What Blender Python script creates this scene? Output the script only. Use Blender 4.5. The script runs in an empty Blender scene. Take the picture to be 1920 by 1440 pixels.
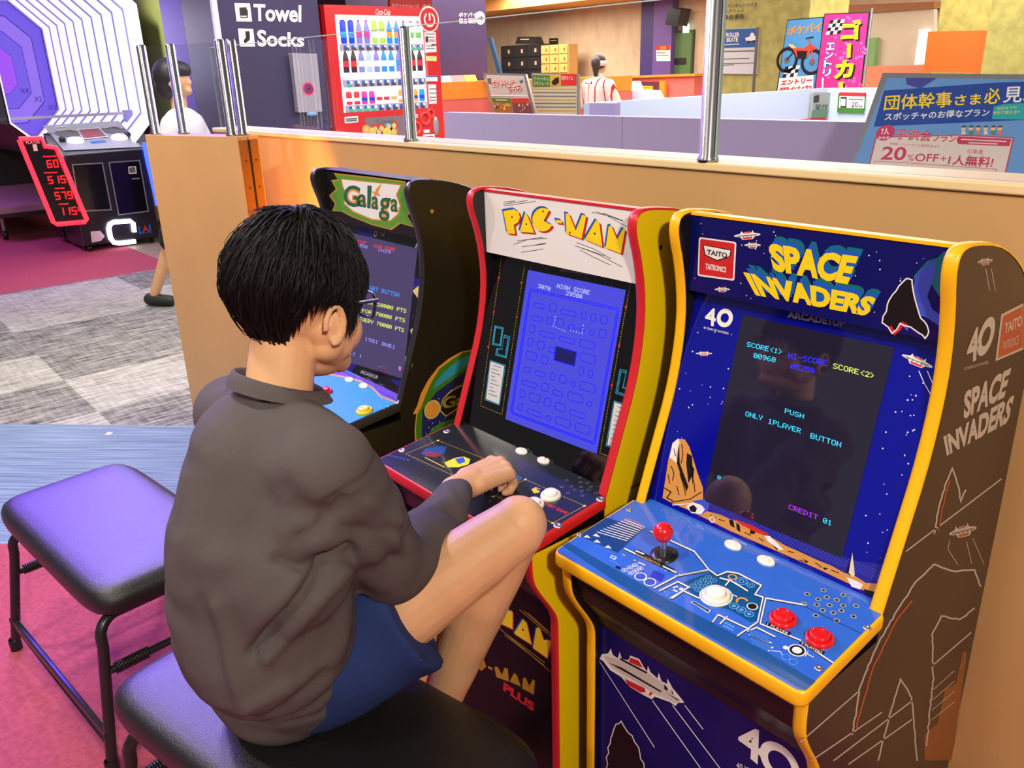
import bpy, math, random
import numpy as np
from mathutils import Vector, Matrix
from mathutils.geometry import tessellate_polygon

S = bpy.context.scene
COL = S.collection
random.seed(7)

# ------------------------------------------------------------------ camera
CAMP = Vector((0.4416, -0.8638, 1.4814))
EX = Vector((0.65101574, 0.24932518, -0.71694872))
EY = Vector((0.75855559, -0.24826339, 0.60246054))
EZ = Vector((-0.02778354, -0.93605675, -0.35075038))
FPX = 1552.8                       # focal length for a frame 1920 wide
cam_data = bpy.data.cameras.new('camera')
cam_data.sensor_fit = 'HORIZONTAL'
cam_data.sensor_width = 36.0
cam_data.lens = 36.0 * FPX / 1920.0
cam_data.clip_start = 0.02
cam_data.clip_end = 100
cam = bpy.data.objects.new('camera', cam_data)
COL.objects.link(cam)
cr = Vector((EX.x, EY.x, EZ.x)); cd = Vector((EX.y, EY.y, EZ.y)); cf = Vector((EX.z, EY.z, EZ.z))
M = Matrix.Identity(4)
for i in range(3):
    M[i][0] = cr[i]; M[i][1] = -cd[i]; M[i][2] = -cf[i]; M[i][3] = CAMP[i]
cam.matrix_world = M
S.camera = cam

# ------------------------------------------------------------------ world, view, lamps
S.view_settings.view_transform = 'Standard'
S.view_settings.look = 'None'
S.view_settings.gamma = 1.0
S.view_settings.use_curve_mapping = False
S.view_settings.exposure = 0.0
S.cycles.use_denoising = True
S.cycles.max_bounces = 6
S.cycles.sample_clamp_indirect = 6.0
S.cycles.caustics_reflective = False
S.cycles.caustics_refractive = False
w = bpy.data.worlds.new('world'); S.world = w
w.use_nodes = True
bg = w.node_tree.nodes['Background']
bg.inputs[0].default_value = (0.64, 0.58, 0.60, 1)
bg.inputs[1].default_value = 0.20


def lamp(name, loc, size, power, color=(1, .86, .68), target=None, kind='AREA', spread=None, shape='DISK', sy=None):
    d = bpy.data.lights.new(name, kind)
    d.energy = power
    d.color = color
    if kind == 'AREA':
        d.shape = shape
        d.size = size
        if sy: d.size_y = sy
        if spread: d.spread = spread
    else:
        d.shadow_soft_size = size
    if kind == 'SPOT':
        d.spot_size = spread or 1.2
        d.spot_blend = 0.5
    o = bpy.data.objects.new(name, d)
    COL.objects.link(o)
    o.location = loc
    t = Vector(target) if target else Vector((loc[0], loc[1], 0))
    o.rotation_euler = (t - Vector(loc)).to_track_quat('-Z', 'Y').to_euler()
    return o


# ceiling downlights over the play area
lamp('downlight', (-1.1, -1.0, 3.0), 0.22, 30, (1, .90, .78))
lamp('downlight', (-2.7, -1.5, 3.0), 0.22, 36, (1, .90, .80))
lamp('downlight', (2.0, -1.3, 2.7), 0.25, 86, (1, .86, .68), target=(-.4, .3, .9))
lamp('downlight', (-3.4, -0.5, 3.0), 0.3, 44, (1, .88, .74))
lamp('downlight', (-0.3, -2.9, 3.0), 0.4, 40, (1, .90, .78))
lamp('downlight', (-4.6, 0.6, 3.1), 0.4, 75, (1, .93, .72))
# unseen purple lights, added for the benches' violet sheen and the magenta floor
lamp('purple_fill_light', (-6.1, 0.45, 3.4), 3.6, 52, (.17, .06, 1), target=(-1.5, -.5, .45), shape='RECTANGLE', sy=1.7, spread=.8)
lamp('purple_fill_light', (-8.4, -0.2, 3.3), 1.5, 60, (.35, .16, 1), shape='RECTANGLE', sy=1.5)
lamp('purple_fill_light', (-9.3, -1.2, 3.2), 1.6, 45, (.75, .16, .9), shape='RECTANGLE', sy=2.0)
# the reception hall behind the partition
lamp('hall_light', (-7.8, 7.2, 2.85), 2.6, 400, (1, .91, .80), shape='RECTANGLE', sy=5)
lamp('hall_light', (-3.0, 4.6, 2.85), 1.6, 230, (1, .93, .86), shape='RECTANGLE', sy=3)
lamp('hall_light', (-3.0, 9.5, 2.85), 2.2, 330, (1, .90, .78), shape='RECTANGLE', sy=4)
lamp('hall_light', (-4.6, 2.4, 2.9), 1.0, 40, (.86, .80, 1), shape='RECTANGLE', sy=1)
lamp('hall_light', (-11.5, 9.2, 2.85), 2.0, 260, (1, .86, .70), shape='RECTANGLE', sy=2)
lamp('lime_wall_fill', (-7.2, 0.9, 2.9), 0.15, 240, (1, .95, .8), target=(-8.0, 2.3, 1.9), kind='SPOT', spread=1.0)  # unseen spot, added to bring out the lime wall against the purple light
# orange glow on the end of the partition behind the folding screen
lamp('amber_lamp', (-2.22, 0.40, 0.80), 0.05, 45, (1, .36, .0), target=(-2.50, 0.66, 1.02), kind='SPOT', spread=1.1)


# ------------------------------------------------------------------ colour and materials
def C(r, g, b):
    f = lambda c: (c / 255 / 12.92) if c / 255 <= .04045 else ((c / 255 + .055) / 1.055) ** 2.4
    return (f(r), f(g), f(b))


_mats = {}


def mat(name, rgb=(200, 200, 200), rough=0.5, metal=0.0, coat=0.0, spec=0.5, emit=None, es=1.0):
    """plain principled material; rgb as 8-bit display values"""
    if name in _mats: return _mats[name]
    m = bpy.data.materials.new(name)
    m.use_nodes = True
    b = m.node_tree.nodes['Principled BSDF']
    b.inputs['Base Color'].default_value = (*C(*rgb), 1)
    b.inputs['Roughness'].default_value = rough
    b.inputs['Metallic'].default_value = metal
    b.inputs['Specular IOR Level'].default_value = spec
    b.inputs['Coat Weight'].default_value = coat
    b.inputs['Coat Roughness'].default_value = 0.04
    if emit:
        b.inputs['Emission Color'].default_value = (*C(*emit), 1)
        b.inputs['Emission Strength'].default_value = es
    _mats[name] = m
    return m


def nodes(m):
    nt = m.node_tree
    return nt, nt.nodes, nt.links, nt.nodes['Principled BSDF']


def noisy(m, scale=30, amount=0.15, bump=0.0, bscale=None, stretch=(1, 1, 1), detail=4):
    """break the colour up a little with object-space noise and add a fine bump"""
    nt, N, L, b = nodes(m)
    tc = N.new('ShaderNodeTexCoord'); mp = N.new('ShaderNodeMapping')
    mp.inputs['Scale'].default_value = stretch
    L.new(tc.outputs['Object'], mp.inputs[0])
    n = N.new('ShaderNodeTexNoise'); n.inputs['Scale'].default_value = scale; n.inputs['Detail'].default_value = detail
    L.new(mp.outputs[0], n.inputs['Vector'])
    c = b.inputs['Base Color'].default_value[:]
    r = N.new('ShaderNodeValToRGB')
    r.color_ramp.elements[0].position = 0.3; r.color_ramp.elements[1].position = 0.7
    r.color_ramp.elements[0].color = tuple(x * (1 - amount) for x in c[:3]) + (1,)
    r.color_ramp.elements[1].color = tuple(min(1, x * (1 + amount)) for x in c[:3]) + (1,)
    L.new(n.outputs['Fac'], r.inputs[0]); L.new(r.outputs[0], b.inputs['Base Color'])
    if bump:
        n2 = N.new('ShaderNodeTexNoise'); n2.inputs['Scale'].default_value = bscale or scale * 4; n2.inputs['Detail'].default_value = 3
        L.new(mp.outputs[0], n2.inputs['Vector'])
        bp = N.new('ShaderNodeBump'); bp.inputs['Strength'].default_value = bump; bp.inputs['Distance'].default_value = 0.004
        L.new(n2.outputs['Fac'], bp.inputs['Height']); L.new(bp.outputs[0], b.inputs['Normal'])
    return m


def glass_mat(name, tint=(.97, .98, 1), refl=1.0):
    m = bpy.data.materials.new(name); m.use_nodes = True
    nt = m.node_tree; N = nt.nodes; L = nt.links
    N.remove(N['Principled BSDF'])
    t = N.new('ShaderNodeBsdfTransparent'); t.inputs[0].default_value = (*tint, 1)
    g = N.new('ShaderNodeBsdfGlossy'); g.inputs['Roughness'].default_value = 0.01; g.inputs['Color'].default_value = (refl, refl, refl, 1)
    lw_ = N.new('ShaderNodeLayerWeight'); lw_.inputs[0].default_value = .5
    pw = N.new('ShaderNodeMath'); pw.operation = 'POWER'; pw.inputs[1].default_value = 5; L.new(lw_.outputs['Facing'], pw.inputs[0])
    f = N.new('ShaderNodeMath'); f.operation = 'MULTIPLY_ADD'; f.inputs[1].default_value = .9; f.inputs[2].default_value = .04; L.new(pw.outputs[0], f.inputs[0])
    x = N.new('ShaderNodeMixShader')
    L.new(f.outputs[0], x.inputs[0]); L.new(t.outputs[0], x.inputs[1]); L.new(g.outputs[0], x.inputs[2])
    L.new(x.outputs[0], N['Material Output'].inputs[0])
    return m


# ------------------------------------------------------------------ rays through the photograph's frame
def ray(px, py):
    d = (px - 960.0, py - 720.0, FPX)
    return Vector((EX.dot(Vector(d)), EY.dot(Vector(d)), EZ.dot(Vector(d))))


class Plane:
    def __init__(s, p, n): s.p = Vector(p); s.n = Vector(n).normalized()
    lim = None
    def at(s, px, py, off=0.0):
        d = ray(px, py)
        t = (s.p - CAMP).dot(s.n) / d.dot(s.n)
        q = CAMP + d * t + s.n * off
        if s.lim: q.x = min(max(q.x, s.lim[0]), s.lim[1])
        return q


def PX(v, s=1): return Plane((v, 0, 0), (s, 0, 0))
def PY(v): return Plane((0, v, 0), (0, -1, 0))
def PZ(v): return Plane((0, 0, v), (0, 0, 1))


# ------------------------------------------------------------------ text outlines (the program's built-in lettering)
_tc = {}


def glyphs(s, bold=0.0, shear=0.0):
    k = (s, bold, shear)
    if k in _tc: return _tc[k]
    cu = bpy.data.curves.new('lettering', 'FONT')
    cu.body = s; cu.offset = bold; cu.shear = shear; cu.resolution_u = 3; cu.fill_mode = 'FRONT'
    o = bpy.data.objects.new('lettering', cu); COL.objects.link(o)
    dg = bpy.context.evaluated_depsgraph_get()
    me = o.evaluated_get(dg).to_mesh()
    v = np.array([x.co[:2] for x in me.vertices]); f = [tuple(p.vertices) for p in me.polygons]
    o.evaluated_get(dg).to_mesh_clear()
    bpy.data.objects.remove(o); bpy.data.curves.remove(cu)
    lo = v.min(0); hi = v.max(0)
    asp = (hi[0] - lo[0]) / max(1e-6, hi[1] - lo[1])
    _tc[k] = ((v - lo) / np.maximum(hi - lo, 1e-6), f, asp)
    return _tc[k]


F57 = {'0': '3E5149453E', '1': '00427F4000', '2': '4261514946', '3': '2141454B31', '4': '1814127F10', '5': '2745454539', '6': '3C4A494930', '7': '0171090503',
       '8': '3649494936', '9': '064949291E', 'A': '7E1111117E', 'B': '7F49494936', 'C': '3E41414122', 'D': '7F4141221C', 'E': '7F49494941', 'F': '7F09090901',
       'G': '3E4149497A', 'H': '7F0808087F', 'I': '00417F4100', 'L': '7F40404040', 'M': '7F020C027F', 'N': '7F0408107F', 'O': '3E4141413E', 'P': '7F09090906',
       'R': '7F09192946', 'S': '4649494931', 'T': '01017F0101', 'U': '3F4040403F', 'V': '1F2040201F', 'X': '6314081463', 'Y': '0708700807', '<': '0008142241',
       '>': '4122140800', '-': '0808080808', '&': '3649562050', '.': '0060600000', ' ': '0000000000'}


def bit_rects(s):
    """blocky screen characters as rectangles (x0,y0,x1,y1) in a cell of 0..1"""
    out = []; W = len(s) * 6 - 1
    for i, ch in enumerate(s):
        h = F57.get(ch, '0000000000')
        for c in range(5):
            b = int(h[2 * c:2 * c + 2], 16); r = 0
            while r < 7:
                if b >> r & 1:
                    e = r
                    while e < 7 and b >> e & 1: e += 1
                    x = i * 6 + c
                    out.append((x / W, 1 - e / 7, (x + 1.08) / W, 1 - r / 7)); r = e
                else: r += 1
    return out


# ------------------------------------------------------------------ mesh builder
class MB:
    def __init__(s): s.v = []; s.f = []; s.fm = []; s.fs = []; s.mats = []
    def mi(s, m):
        if m not in s.mats: s.mats.append(m)
        return s.mats.index(m)
    def add(s, vs, fs, m, smooth=False):
        b = len(s.v); s.v += [tuple(x) for x in vs]; k = s.mi(m)
        for f in fs: s.f.append(tuple(b + i for i in f)); s.fm.append(k); s.fs.append(smooth)
    def box(s, a, b, m, R=None):
        lo = [min(a[i], b[i]) for i in range(3)]; hi = [max(a[i], b[i]) for i in range(3)]
        vs = [Vector((x, y, z)) for x in (lo[0], hi[0]) for y in (lo[1], hi[1]) for z in (lo[2], hi[2])]
        if R: vs = [R @ v for v in vs]
        s.add(vs, [(0, 1, 3, 2), (4, 6, 7, 5), (0, 4, 5, 1), (2, 3, 7, 6), (0, 2, 6, 4), (1, 5, 7, 3)], m)
    def face(s, pts, m):
        pts = [Vector(p) for p in pts]
        if len(pts) == 3 or len(pts) == 4: s.add(pts, [tuple(range(len(pts)))], m)
        else:
            s.add(pts, [tuple(t) for t in tessellate_polygon([pts])], m)
    def extrude(s, pts, d, m, side=None):
        """closed solid from a planar outline swept by vector d"""
        pts = [Vector(p) for p in pts]; d = Vector(d); n = len(pts)
        tri = tessellate_polygon([pts])
        s.add(pts + [p + d for p in pts], [tuple(t) for t in tri] + [tuple(n + i for i in reversed(t)) for t in tri], m)
        s.add(pts + [p + d for p in pts], [(i, (i + 1) % n, n + (i + 1) % n, n + i) for i in range(n)], side or m)
    def tube(s, pts, r, m, n=10, smooth=True):
        pts = [Vector(p) for p in pts]; k = len(pts)
        rs = list(r) if isinstance(r, (list, tuple)) else [r] * k
        vs = []; prev = None
        for i, p in enumerate(pts):
            t = (pts[min(i + 1, k - 1)] - pts[max(i - 1, 0)]).normalized()
            if prev is None:
                u = t.orthogonal().normalized()
            else:
                u = (prev - t * prev.dot(t)).normalized()
            prev = u; w_ = t.cross(u)
            for j in range(n):
                a = 2 * math.pi * j / n
                vs.append(p + (u * math.cos(a) + w_ * math.sin(a)) * rs[i])
        fs = []
        for i in range(k - 1):
            for j in range(n):
                fs.append((i * n + j, i * n + (j + 1) % n, (i + 1) * n + (j + 1) % n, (i + 1) * n + j))
        s.add(vs, fs, m, smooth)
        s.add(vs[:n], [tuple(reversed(range(n)))], m); s.add(vs[-n:], [tuple(range(n))], m)
    def cyl(s, p0, p1, r0, r1, m, n=24): s.tube([p0, p1], [r0, r1], m, n)
    def lathe(s, prof, c, m, ax=(0, 0, 1), n=28, smooth=True):
        ax = Vector(ax).normalized(); u = ax.orthogonal().normalized(); w_ = ax.cross(u); c = Vector(c)
        vs = []
        for r, h in prof:
            for j in range(n):
                a = 2 * math.pi * j / n
                vs.append(c + ax * h + (u * math.cos(a) + w_ * math.sin(a)) * max(r, 1e-5))
        fs = [(i * n + j, i * n + (j + 1) % n, (i + 1) * n + (j + 1) % n, (i + 1) * n + j) for i in range(len(prof) - 1) for j in range(n)]
        s.add(vs, fs, m, smooth)
    def ball(s, c, r, m, n=20, k=12, R=None):
        c = Vector(c); r = Vector(r) if isinstance(r, (tuple, list, Vector)) else Vector((r, r, r)); vs = []
        for i in range(k + 1):
            th = math.pi * i / k
            for j in range(n):
                a = 2 * math.pi * j / n
                q = Vector((r.x * math.sin(th) * math.cos(a), r.y * math.sin(th) * math.sin(a), r.z * math.cos(th)))
                vs.append(c + (R @ q if R else q))
        fs = [(i * n + j, (i + 1) * n + j, (i + 1) * n + (j + 1) % n, i * n + (j + 1) % n) for i in range(k) for j in range(n)]
        s.add(vs, fs, m, True)
    # --- flat print, laid on a plane in thin layers
    def quadmap(s, pl, q, off):
        a, b, c, d = q       # top-left, top-right, bottom-right, bottom-left, frame pixels
        def f(u, v):
            x = (a[0] * (1 - u) + b[0] * u) * v + (d[0] * (1 - u) + c[0] * u) * (1 - v)
            y = (a[1] * (1 - u) + b[1] * u) * v + (d[1] * (1 - u) + c[1] * u) * (1 - v)
            return pl.at(x, y, off)
        return f
    def text(s, pl, q, st, m, layer=1, bold=0.0, shear=0.0, e=.00016):
        v, f, _ = glyphs(st, bold, shear); g = s.quadmap(pl, q, e * layer)
        s.add([g(x, y) for x, y in v], f, m)
    def bits(s, pl, q, st, m, layer=1, e=.00016):
        g = s.quadmap(pl, q, e * layer)
        for x0, y0, x1, y1 in bit_rects(st): s.add([g(x0, y0), g(x1, y0), g(x1, y1), g(x0, y1)], [(0, 1, 2, 3)], m)
    def poly(s, pl, pts, m, layer=1, e=.00016): s.face([pl.at(x, y, e * layer) for x, y in pts], m)
    def line(s, pl, pts, wpx, m, layer=1, closed=False, e=.00016):
        P = []
        for q in pts:
            q = Vector(q)
            if not P or (q - P[-1]).length > .05: P.append(q)
        if closed and (P[0] - P[-1]).length < .05: P.pop()
        n = len(P)
        if n < 2: return
        L_, R_ = [], []
        for i, p in enumerate(P):
            d0 = (p - P[i - 1]) if (i or closed) else (P[1] - p); d1 = (P[(i + 1) % n] - p) if (i < n - 1 or closed) else (p - P[i - 1])
            d0 = d0.normalized(); d1 = d1.normalized(); n0 = Vector((-d0.y, d0.x)); n1 = Vector((-d1.y, d1.x)); m_ = n0 + n1
            m_ = n0 if m_.length < .2 else m_.normalized()
            k = wpx / 2 / max(.45, m_.dot(n0))
            ext = Vector((0, 0)) if closed or 0 < i < n - 1 else (-d1 if i == 0 else d0) * wpx * .3
            L_.append(p + m_ * k + ext); R_.append(p - m_ * k + ext)
        vs = [pl.at(q.x, q.y, e * layer) for q in L_ + R_]
        s.add(vs, [(i, (i + 1) % n, n + (i + 1) % n, n + i) for i in range(n if closed else n - 1)], m)
    def disc(s, pl, c, r, m, layer=1, n=20, inner=0.0, e=.00016, a0=0, a1=360):
        """round mark of radius r metres about the frame point c"""
        o = pl.at(*c, e * layer); u = (pl.at(c[0] + 2, c[1]) - pl.at(*c)).normalized(); w_ = pl.n.cross(u)
        rim = lambda q: [o + (u * math.cos(math.radians(a0 + (a1 - a0) * i / n)) + w_ * math.sin(math.radians(a0 + (a1 - a0) * i / n))) * q for i in range(n + 1)]
        R1 = rim(r)
        if inner:
            R0 = rim(inner)
            for i in range(n): s.add([R0[i], R0[i + 1], R1[i + 1], R1[i]], [(0, 1, 2, 3)], m)
        else:
            for i in range(n): s.add([o, R1[i], R1[i + 1]], [(0, 1, 2)], m)
    def build(s, name, parent=None, bev=0.0, label=None, sub=0):
        me = bpy.data.meshes.new(name)
        root = parent
        while root is not None and root.parent is not None: root = root.parent
        L = root.location if root is not None else Vector((0, 0, 0))
        me.from_pydata([(x - L.x, y - L.y, z - L.z) for x, y, z in s.v], [], s.f)
        for m in s.mats: me.materials.append(m)
        me.polygons.foreach_set('material_index', s.fm); me.polygons.foreach_set('use_smooth', s.fs)
        me.update()
        o = bpy.data.objects.new(name, me); COL.objects.link(o)
        if parent is not None: o.parent = parent
        if label: o['label'] = label
        if bev:
            wd = o.modifiers.new('weld', 'WELD'); wd.merge_threshold = 1e-5
            b = o.modifiers.new('bevel', 'BEVEL'); b.width = bev; b.segments = 3; b.limit_method = 'ANGLE'; b.angle_limit = math.radians(40)
        return o


def tag(o, label, cat, group=None):
    o['label'] = label; o['category'] = cat
    if group: o['group'] = group
    return o


def thing(name, label, cat, loc, group=None):
    o = bpy.data.objects.new(name, None); COL.objects.link(o)
    o.location = loc; o.empty_display_size = 0.05
    return tag(o, label, cat, group)


def struct(mb, name, bev=0.0):
    o = mb.build(name, bev=bev); o['kind'] = 'structure'; return o


def K(ox, oy, s, pts):
    """points read off a crop of the photograph -> frame pixels"""
    return [(ox + x * s, oy + y * s) for x, y in pts]


BLACK = mat('black_laminate', (20, 19, 20), .35)
WHITE = mat('white_ink', (235, 235, 232), .45)
CHROME = mat('chrome', (190, 190, 196), .22, 1.0)
STEEL = mat('brushed_steel', (190, 190, 192), .35, 1.0)
PLASTIC = mat('black_plastic', (24, 24, 26), .3)

# ================================================================== SETTING
def carpet_tile():
    m = mat('grey_carpet_tile', (150, 148, 152), .95, spec=.1)
    nt, N, L, b = nodes(m)
    tc = N.new('ShaderNodeTexCoord')
    sc = N.new('ShaderNodeVectorMath'); sc.operation = 'MULTIPLY'; sc.inputs[1].default_value = (1 / .62, 1 / 1.0, 1)
    L.new(tc.outputs['Object'], sc.inputs[0])
    fl = N.new('ShaderNodeVectorMath'); fl.operation = 'FLOOR'; L.new(sc.outputs[0], fl.inputs[0])
    wn = N.new('ShaderNodeTexWhiteNoise'); wn.noise_dimensions = '3D'; L.new(fl.outputs[0], wn.inputs['Vector'])
    outs = []
    for sx, sy in ((5, 42), (42, 5)):
        mp = N.new('ShaderNodeMapping'); mp.inputs['Scale'].default_value = (sx, sy, 1); mp.inputs['Rotation'].default_value = (0, 0, .12)
        L.new(tc.outputs['Object'], mp.inputs[0])
        n = N.new('ShaderNodeTexNoise'); n.inputs['Scale'].default_value = 1; n.inputs['Detail'].default_value = 5; n.inputs['Roughness'].default_value = .65
        L.new(mp.outputs[0], n.inputs['Vector']); outs.append(n)
    mx = N.new('ShaderNodeMix'); mx.data_type = 'FLOAT'
    gt = N.new('ShaderNodeMath'); gt.operation = 'GREATER_THAN'; gt.inputs[1].default_value = .5; L.new(wn.outputs['Value'], gt.inputs[0])
    mx.inputs[0].default_value = .72
    L.new(outs[0].outputs['Fac'], mx.inputs[2]); L.new(outs[1].outputs['Fac'], mx.inputs[3])
    ad = N.new('ShaderNodeMath'); ad.operation = 'MULTIPLY_ADD'; ad.inputs[1].default_value = .12; L.new(gt.outputs[0], ad.inputs[0]); L.new(mx.outputs[0], ad.inputs[2])
    r = N.new('ShaderNodeValToRGB'); L.new(ad.outputs[0], r.inputs[0])
    e = r.color_ramp.elements
    e[0].position = .38; e[0].color = (*C(70, 70, 73), 1); e[1].position = .74; e[1].color = (*C(186, 186, 182), 1)
    L.new(r.outputs[0], b.inputs['Base Color'])
    return m


def stripe_carpet():
    m = mat('blue_striped_carpet', (96, 126, 168), .95, spec=.1)
    nt, N, L, b = nodes(m)
    tc = N.new('ShaderNodeTexCoord'); mp = N.new('ShaderNodeMapping')
    vr = N.new('ShaderNodeVectorRotate'); vr.rotation_type = 'Z_AXIS'; vr.inputs['Angle'].default_value = math.radians(-45)
    L.new(tc.outputs['Object'], vr.inputs['Vector']); mp.inputs['Scale'].default_value = (2.5, 95, 1)
    L.new(vr.outputs[0], mp.inputs[0])
    n = N.new('ShaderNodeTexNoise'); n.inputs['Scale'].default_value = 1; n.inputs['Detail'].default_value = 3
    L.new(mp.outputs[0], n.inputs['Vector'])
    r = N.new('ShaderNodeValToRGB'); L.new(n.outputs['Fac'], r.inputs[0])
    e = r.color_ramp.elements
    e[0].position = .28; e[0].color = (*C(84, 104, 136), 1); e[1].position = .74; e[1].color = (*C(142, 162, 184), 1)
    L.new(r.outputs[0], b.inputs['Base Color'])
    return m


RED_CARPET = noisy(mat('red_carpet', (170, 80, 98), .95, spec=.1), 60, .16, .35, 300)
GREY_CARPET = carpet_tile()
BLUE_CARPET = stripe_carpet()
# floor: carpets laid edge to edge; the blue strip runs at 45 degrees between grey tile and red carpet
f = MB()
gx = lambda y: -3.889 + (y + .389) * 1.018          # grey / blue seam
rx = lambda y: -2.643 + (y + .617) * 1.018          # blue / red seam
Y0, Y1 = -7.0, .8
f.face([(-6.87, Y0, 0), (gx(Y0), Y0, 0), (gx(Y1), Y1, 0), (-6.87, Y1, 0)] if gx(Y0) > -6.87 else [(-6.87, -3.317, 0), (gx(Y1), Y1, 0), (-6.87, Y1, 0)], GREY_CARPET)
f.face([(-6.87, -3.317, 0), (-6.87, -4.77, 0), (rx(Y1), Y1, 0), (gx(Y1), Y1, 0)], BLUE_CARPET)
f.face([(-6.87, -4.77, 0), (-6.87, Y0, 0), (4, Y0, 0), (4, Y1, 0), (rx(Y1), Y1, 0)], RED_CARPET)
f.face([(-6.87, Y1, 0), (4, Y1, 0), (4, 1.5, 0), (-6.87, 1.5, 0)], GREY_CARPET)
f.face([(-6.87, Y0, 0), (-6.87, 1.5, 0), (-20, 1.5, 0), (-20, Y0, 0)], RED_CARPET)
f.face([(-20, 1.5, 0), (4, 1.5, 0), (4, 13, 0), (-20, 13, 0)], noisy(mat('hall_floor', (150, 130, 112), .6), 8, .1))
struct(f, 'floor')

# ------------------------------------------------------------------ the partition with its glass screen
TAN = noisy(mat('tan_laminate', (204, 160, 106), .42, spec=.35), 3, .05)
TANEDGE = mat('pale_edge_strip', (242, 212, 160), .45)
GLASS = glass_mat('clear_screen')
GEDGE = mat('screen_edge', (188, 205, 205), .2)
part = thing('partition_wall', 'long tan half-height partition with chrome posts and clear screens, behind the arcade cabinets', 'partition', (-1, .73, 0))
b = MB(); b.box((-3.42, .66, 0), (2.6, .80, 1.272), TAN); b.build('panel', part)
b = MB(); b.box((-3.42, .652, 1.272), (2.6, .808, 1.29), TANEDGE); b.build('top_rail', part, bev=.004)
posts = [-1.85, -.70, .46, 1.62]


def post(mb, x, y, z0, z1, r=.019):
    mb.lathe([(0, z0), (r * 1.25, z0), (r * 1.25, z0 + .006), (r, z0 + .012), (r, z1 - .006), (r * .8, z1), (0, z1)], (x, y, 0), CHROME)


for x in posts:
    b = MB(); post(b, x, .673, 1.29, 1.625); b.build('post', part)
edges = [-3.38] + posts
for x0, x1 in zip(edges, edges[1:]):
    b = MB(); b.box((x0 + .024, .669, 1.292), (x1 - .022, .677, 1.622), GLASS); b.box((x0 + .024, .669, 1.622), (x1 - .022, .677, 1.6245), GEDGE); b.box((x0 + .0215, .669, 1.292), (x0 + .024, .677, 1.6245), GEDGE); b.build('glass_pane', part)

# two leaves of a folding screen parked against the end of the partition
ang = math.radians(16.3)
fold = thing('folding_partition', 'tan folding partition of two hinged leaves, folded flat at the left end of the long partition', 'partition', (-2.7, .5, 0))
Rf = Matrix.Translation((-2.665, .445, 0)) @ Matrix.Rotation(ang, 4, 'Z')
for k in range(2):
    y0, y1 = k * .052, k * .052 + .048
    b = MB(); b.box((-.565, y0, 0.02), (0, y1, 1.29), TAN, Rf); lf = b.build('leaf', fold, bev=.002)
    b = MB()
    for x in ((-.525, -.415)[k], -.055):
        p = Rf @ Vector((x, (y0 + y1) / 2, 0)); q = MB(); post(q, p.x, p.y, 1.29, 1.628, .018); q.build('post', lf)
    b = MB(); b.box(((-.505, -.395)[k], (y0 + y1) / 2 - .004, 1.292), (-.075, (y0 + y1) / 2 + .004, 1.62), GLASS, Rf); b.build('glass_pane', lf)
b = MB(); HG = mat('hinge_brass', (150, 108, 58), .45, .6)
b.box((.0, .006, .05), (.002, .046, 1.275), HG, Rf); b.box((.0, .054, .05), (.002, .094, 1.275), HG, Rf)
b.cyl(Rf @ Vector((.003, .05, .05)), Rf @ Vector((.003, .05, 1.275)), .004, .004, mat('hinge_pin', (60, 44, 28), .4, .8), 8)
for i in range(12):
    for yy in (.026, .074):
        z = 1.2 - i * .1
        b.cyl(Rf @ Vector((.001, yy, z)), Rf @ Vector((.0035, yy, z)), .0045, .004, mat('screw', (92, 70, 44), .4, .8), 8)
b.build('piano_hinge', fold)

# ================================================================== ARCADE CABINETS
PROF = [(.085, 0), (.085, .47), (.083, .495), (.072, .52), (.037, .575), (.025, .6), (.021, .625), (.021, .662),
        (.212, .662), (.212, .70), (.232, .755), (.262, .835), (.290, .91), (.307, .98), (.315, 1.05), (.311, 1.11), (.299, 1.165), (.287, 1.20), (.283, 1.222),
        (.287, 1.239), (.300, 1.247), (.33, 1.248), (.41, 1.236), (.475, 1.213), (.535, 1.178), (.59, 1.13), (.63, 1.07), (.648, 1.0), (.648, 0)]


def smooth_prof(P):
    """round the polyline with one corner-cutting pass, keeping the sharp deck notch and foot"""
    out = []
    for i, p in enumerate(P):
        a, c = P[i - 1], P[(i + 1) % len(P)]
        if i in (0, 7, 8, 9, len(P) - 1): out.append(p)
        else:
            out.append((p[0] * .75 + a[0] * .25, p[1] * .75 + a[1] * .25)); out.append((p[0] * .75 + c[0] * .25, p[1] * .75 + c[1] * .25))
    return out


PROFS = smooth_prof(PROF)
MARQ = .318      # depth of the marquee face
def mon_y(z): return .345 - (1.10 - z) * .29


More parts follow.
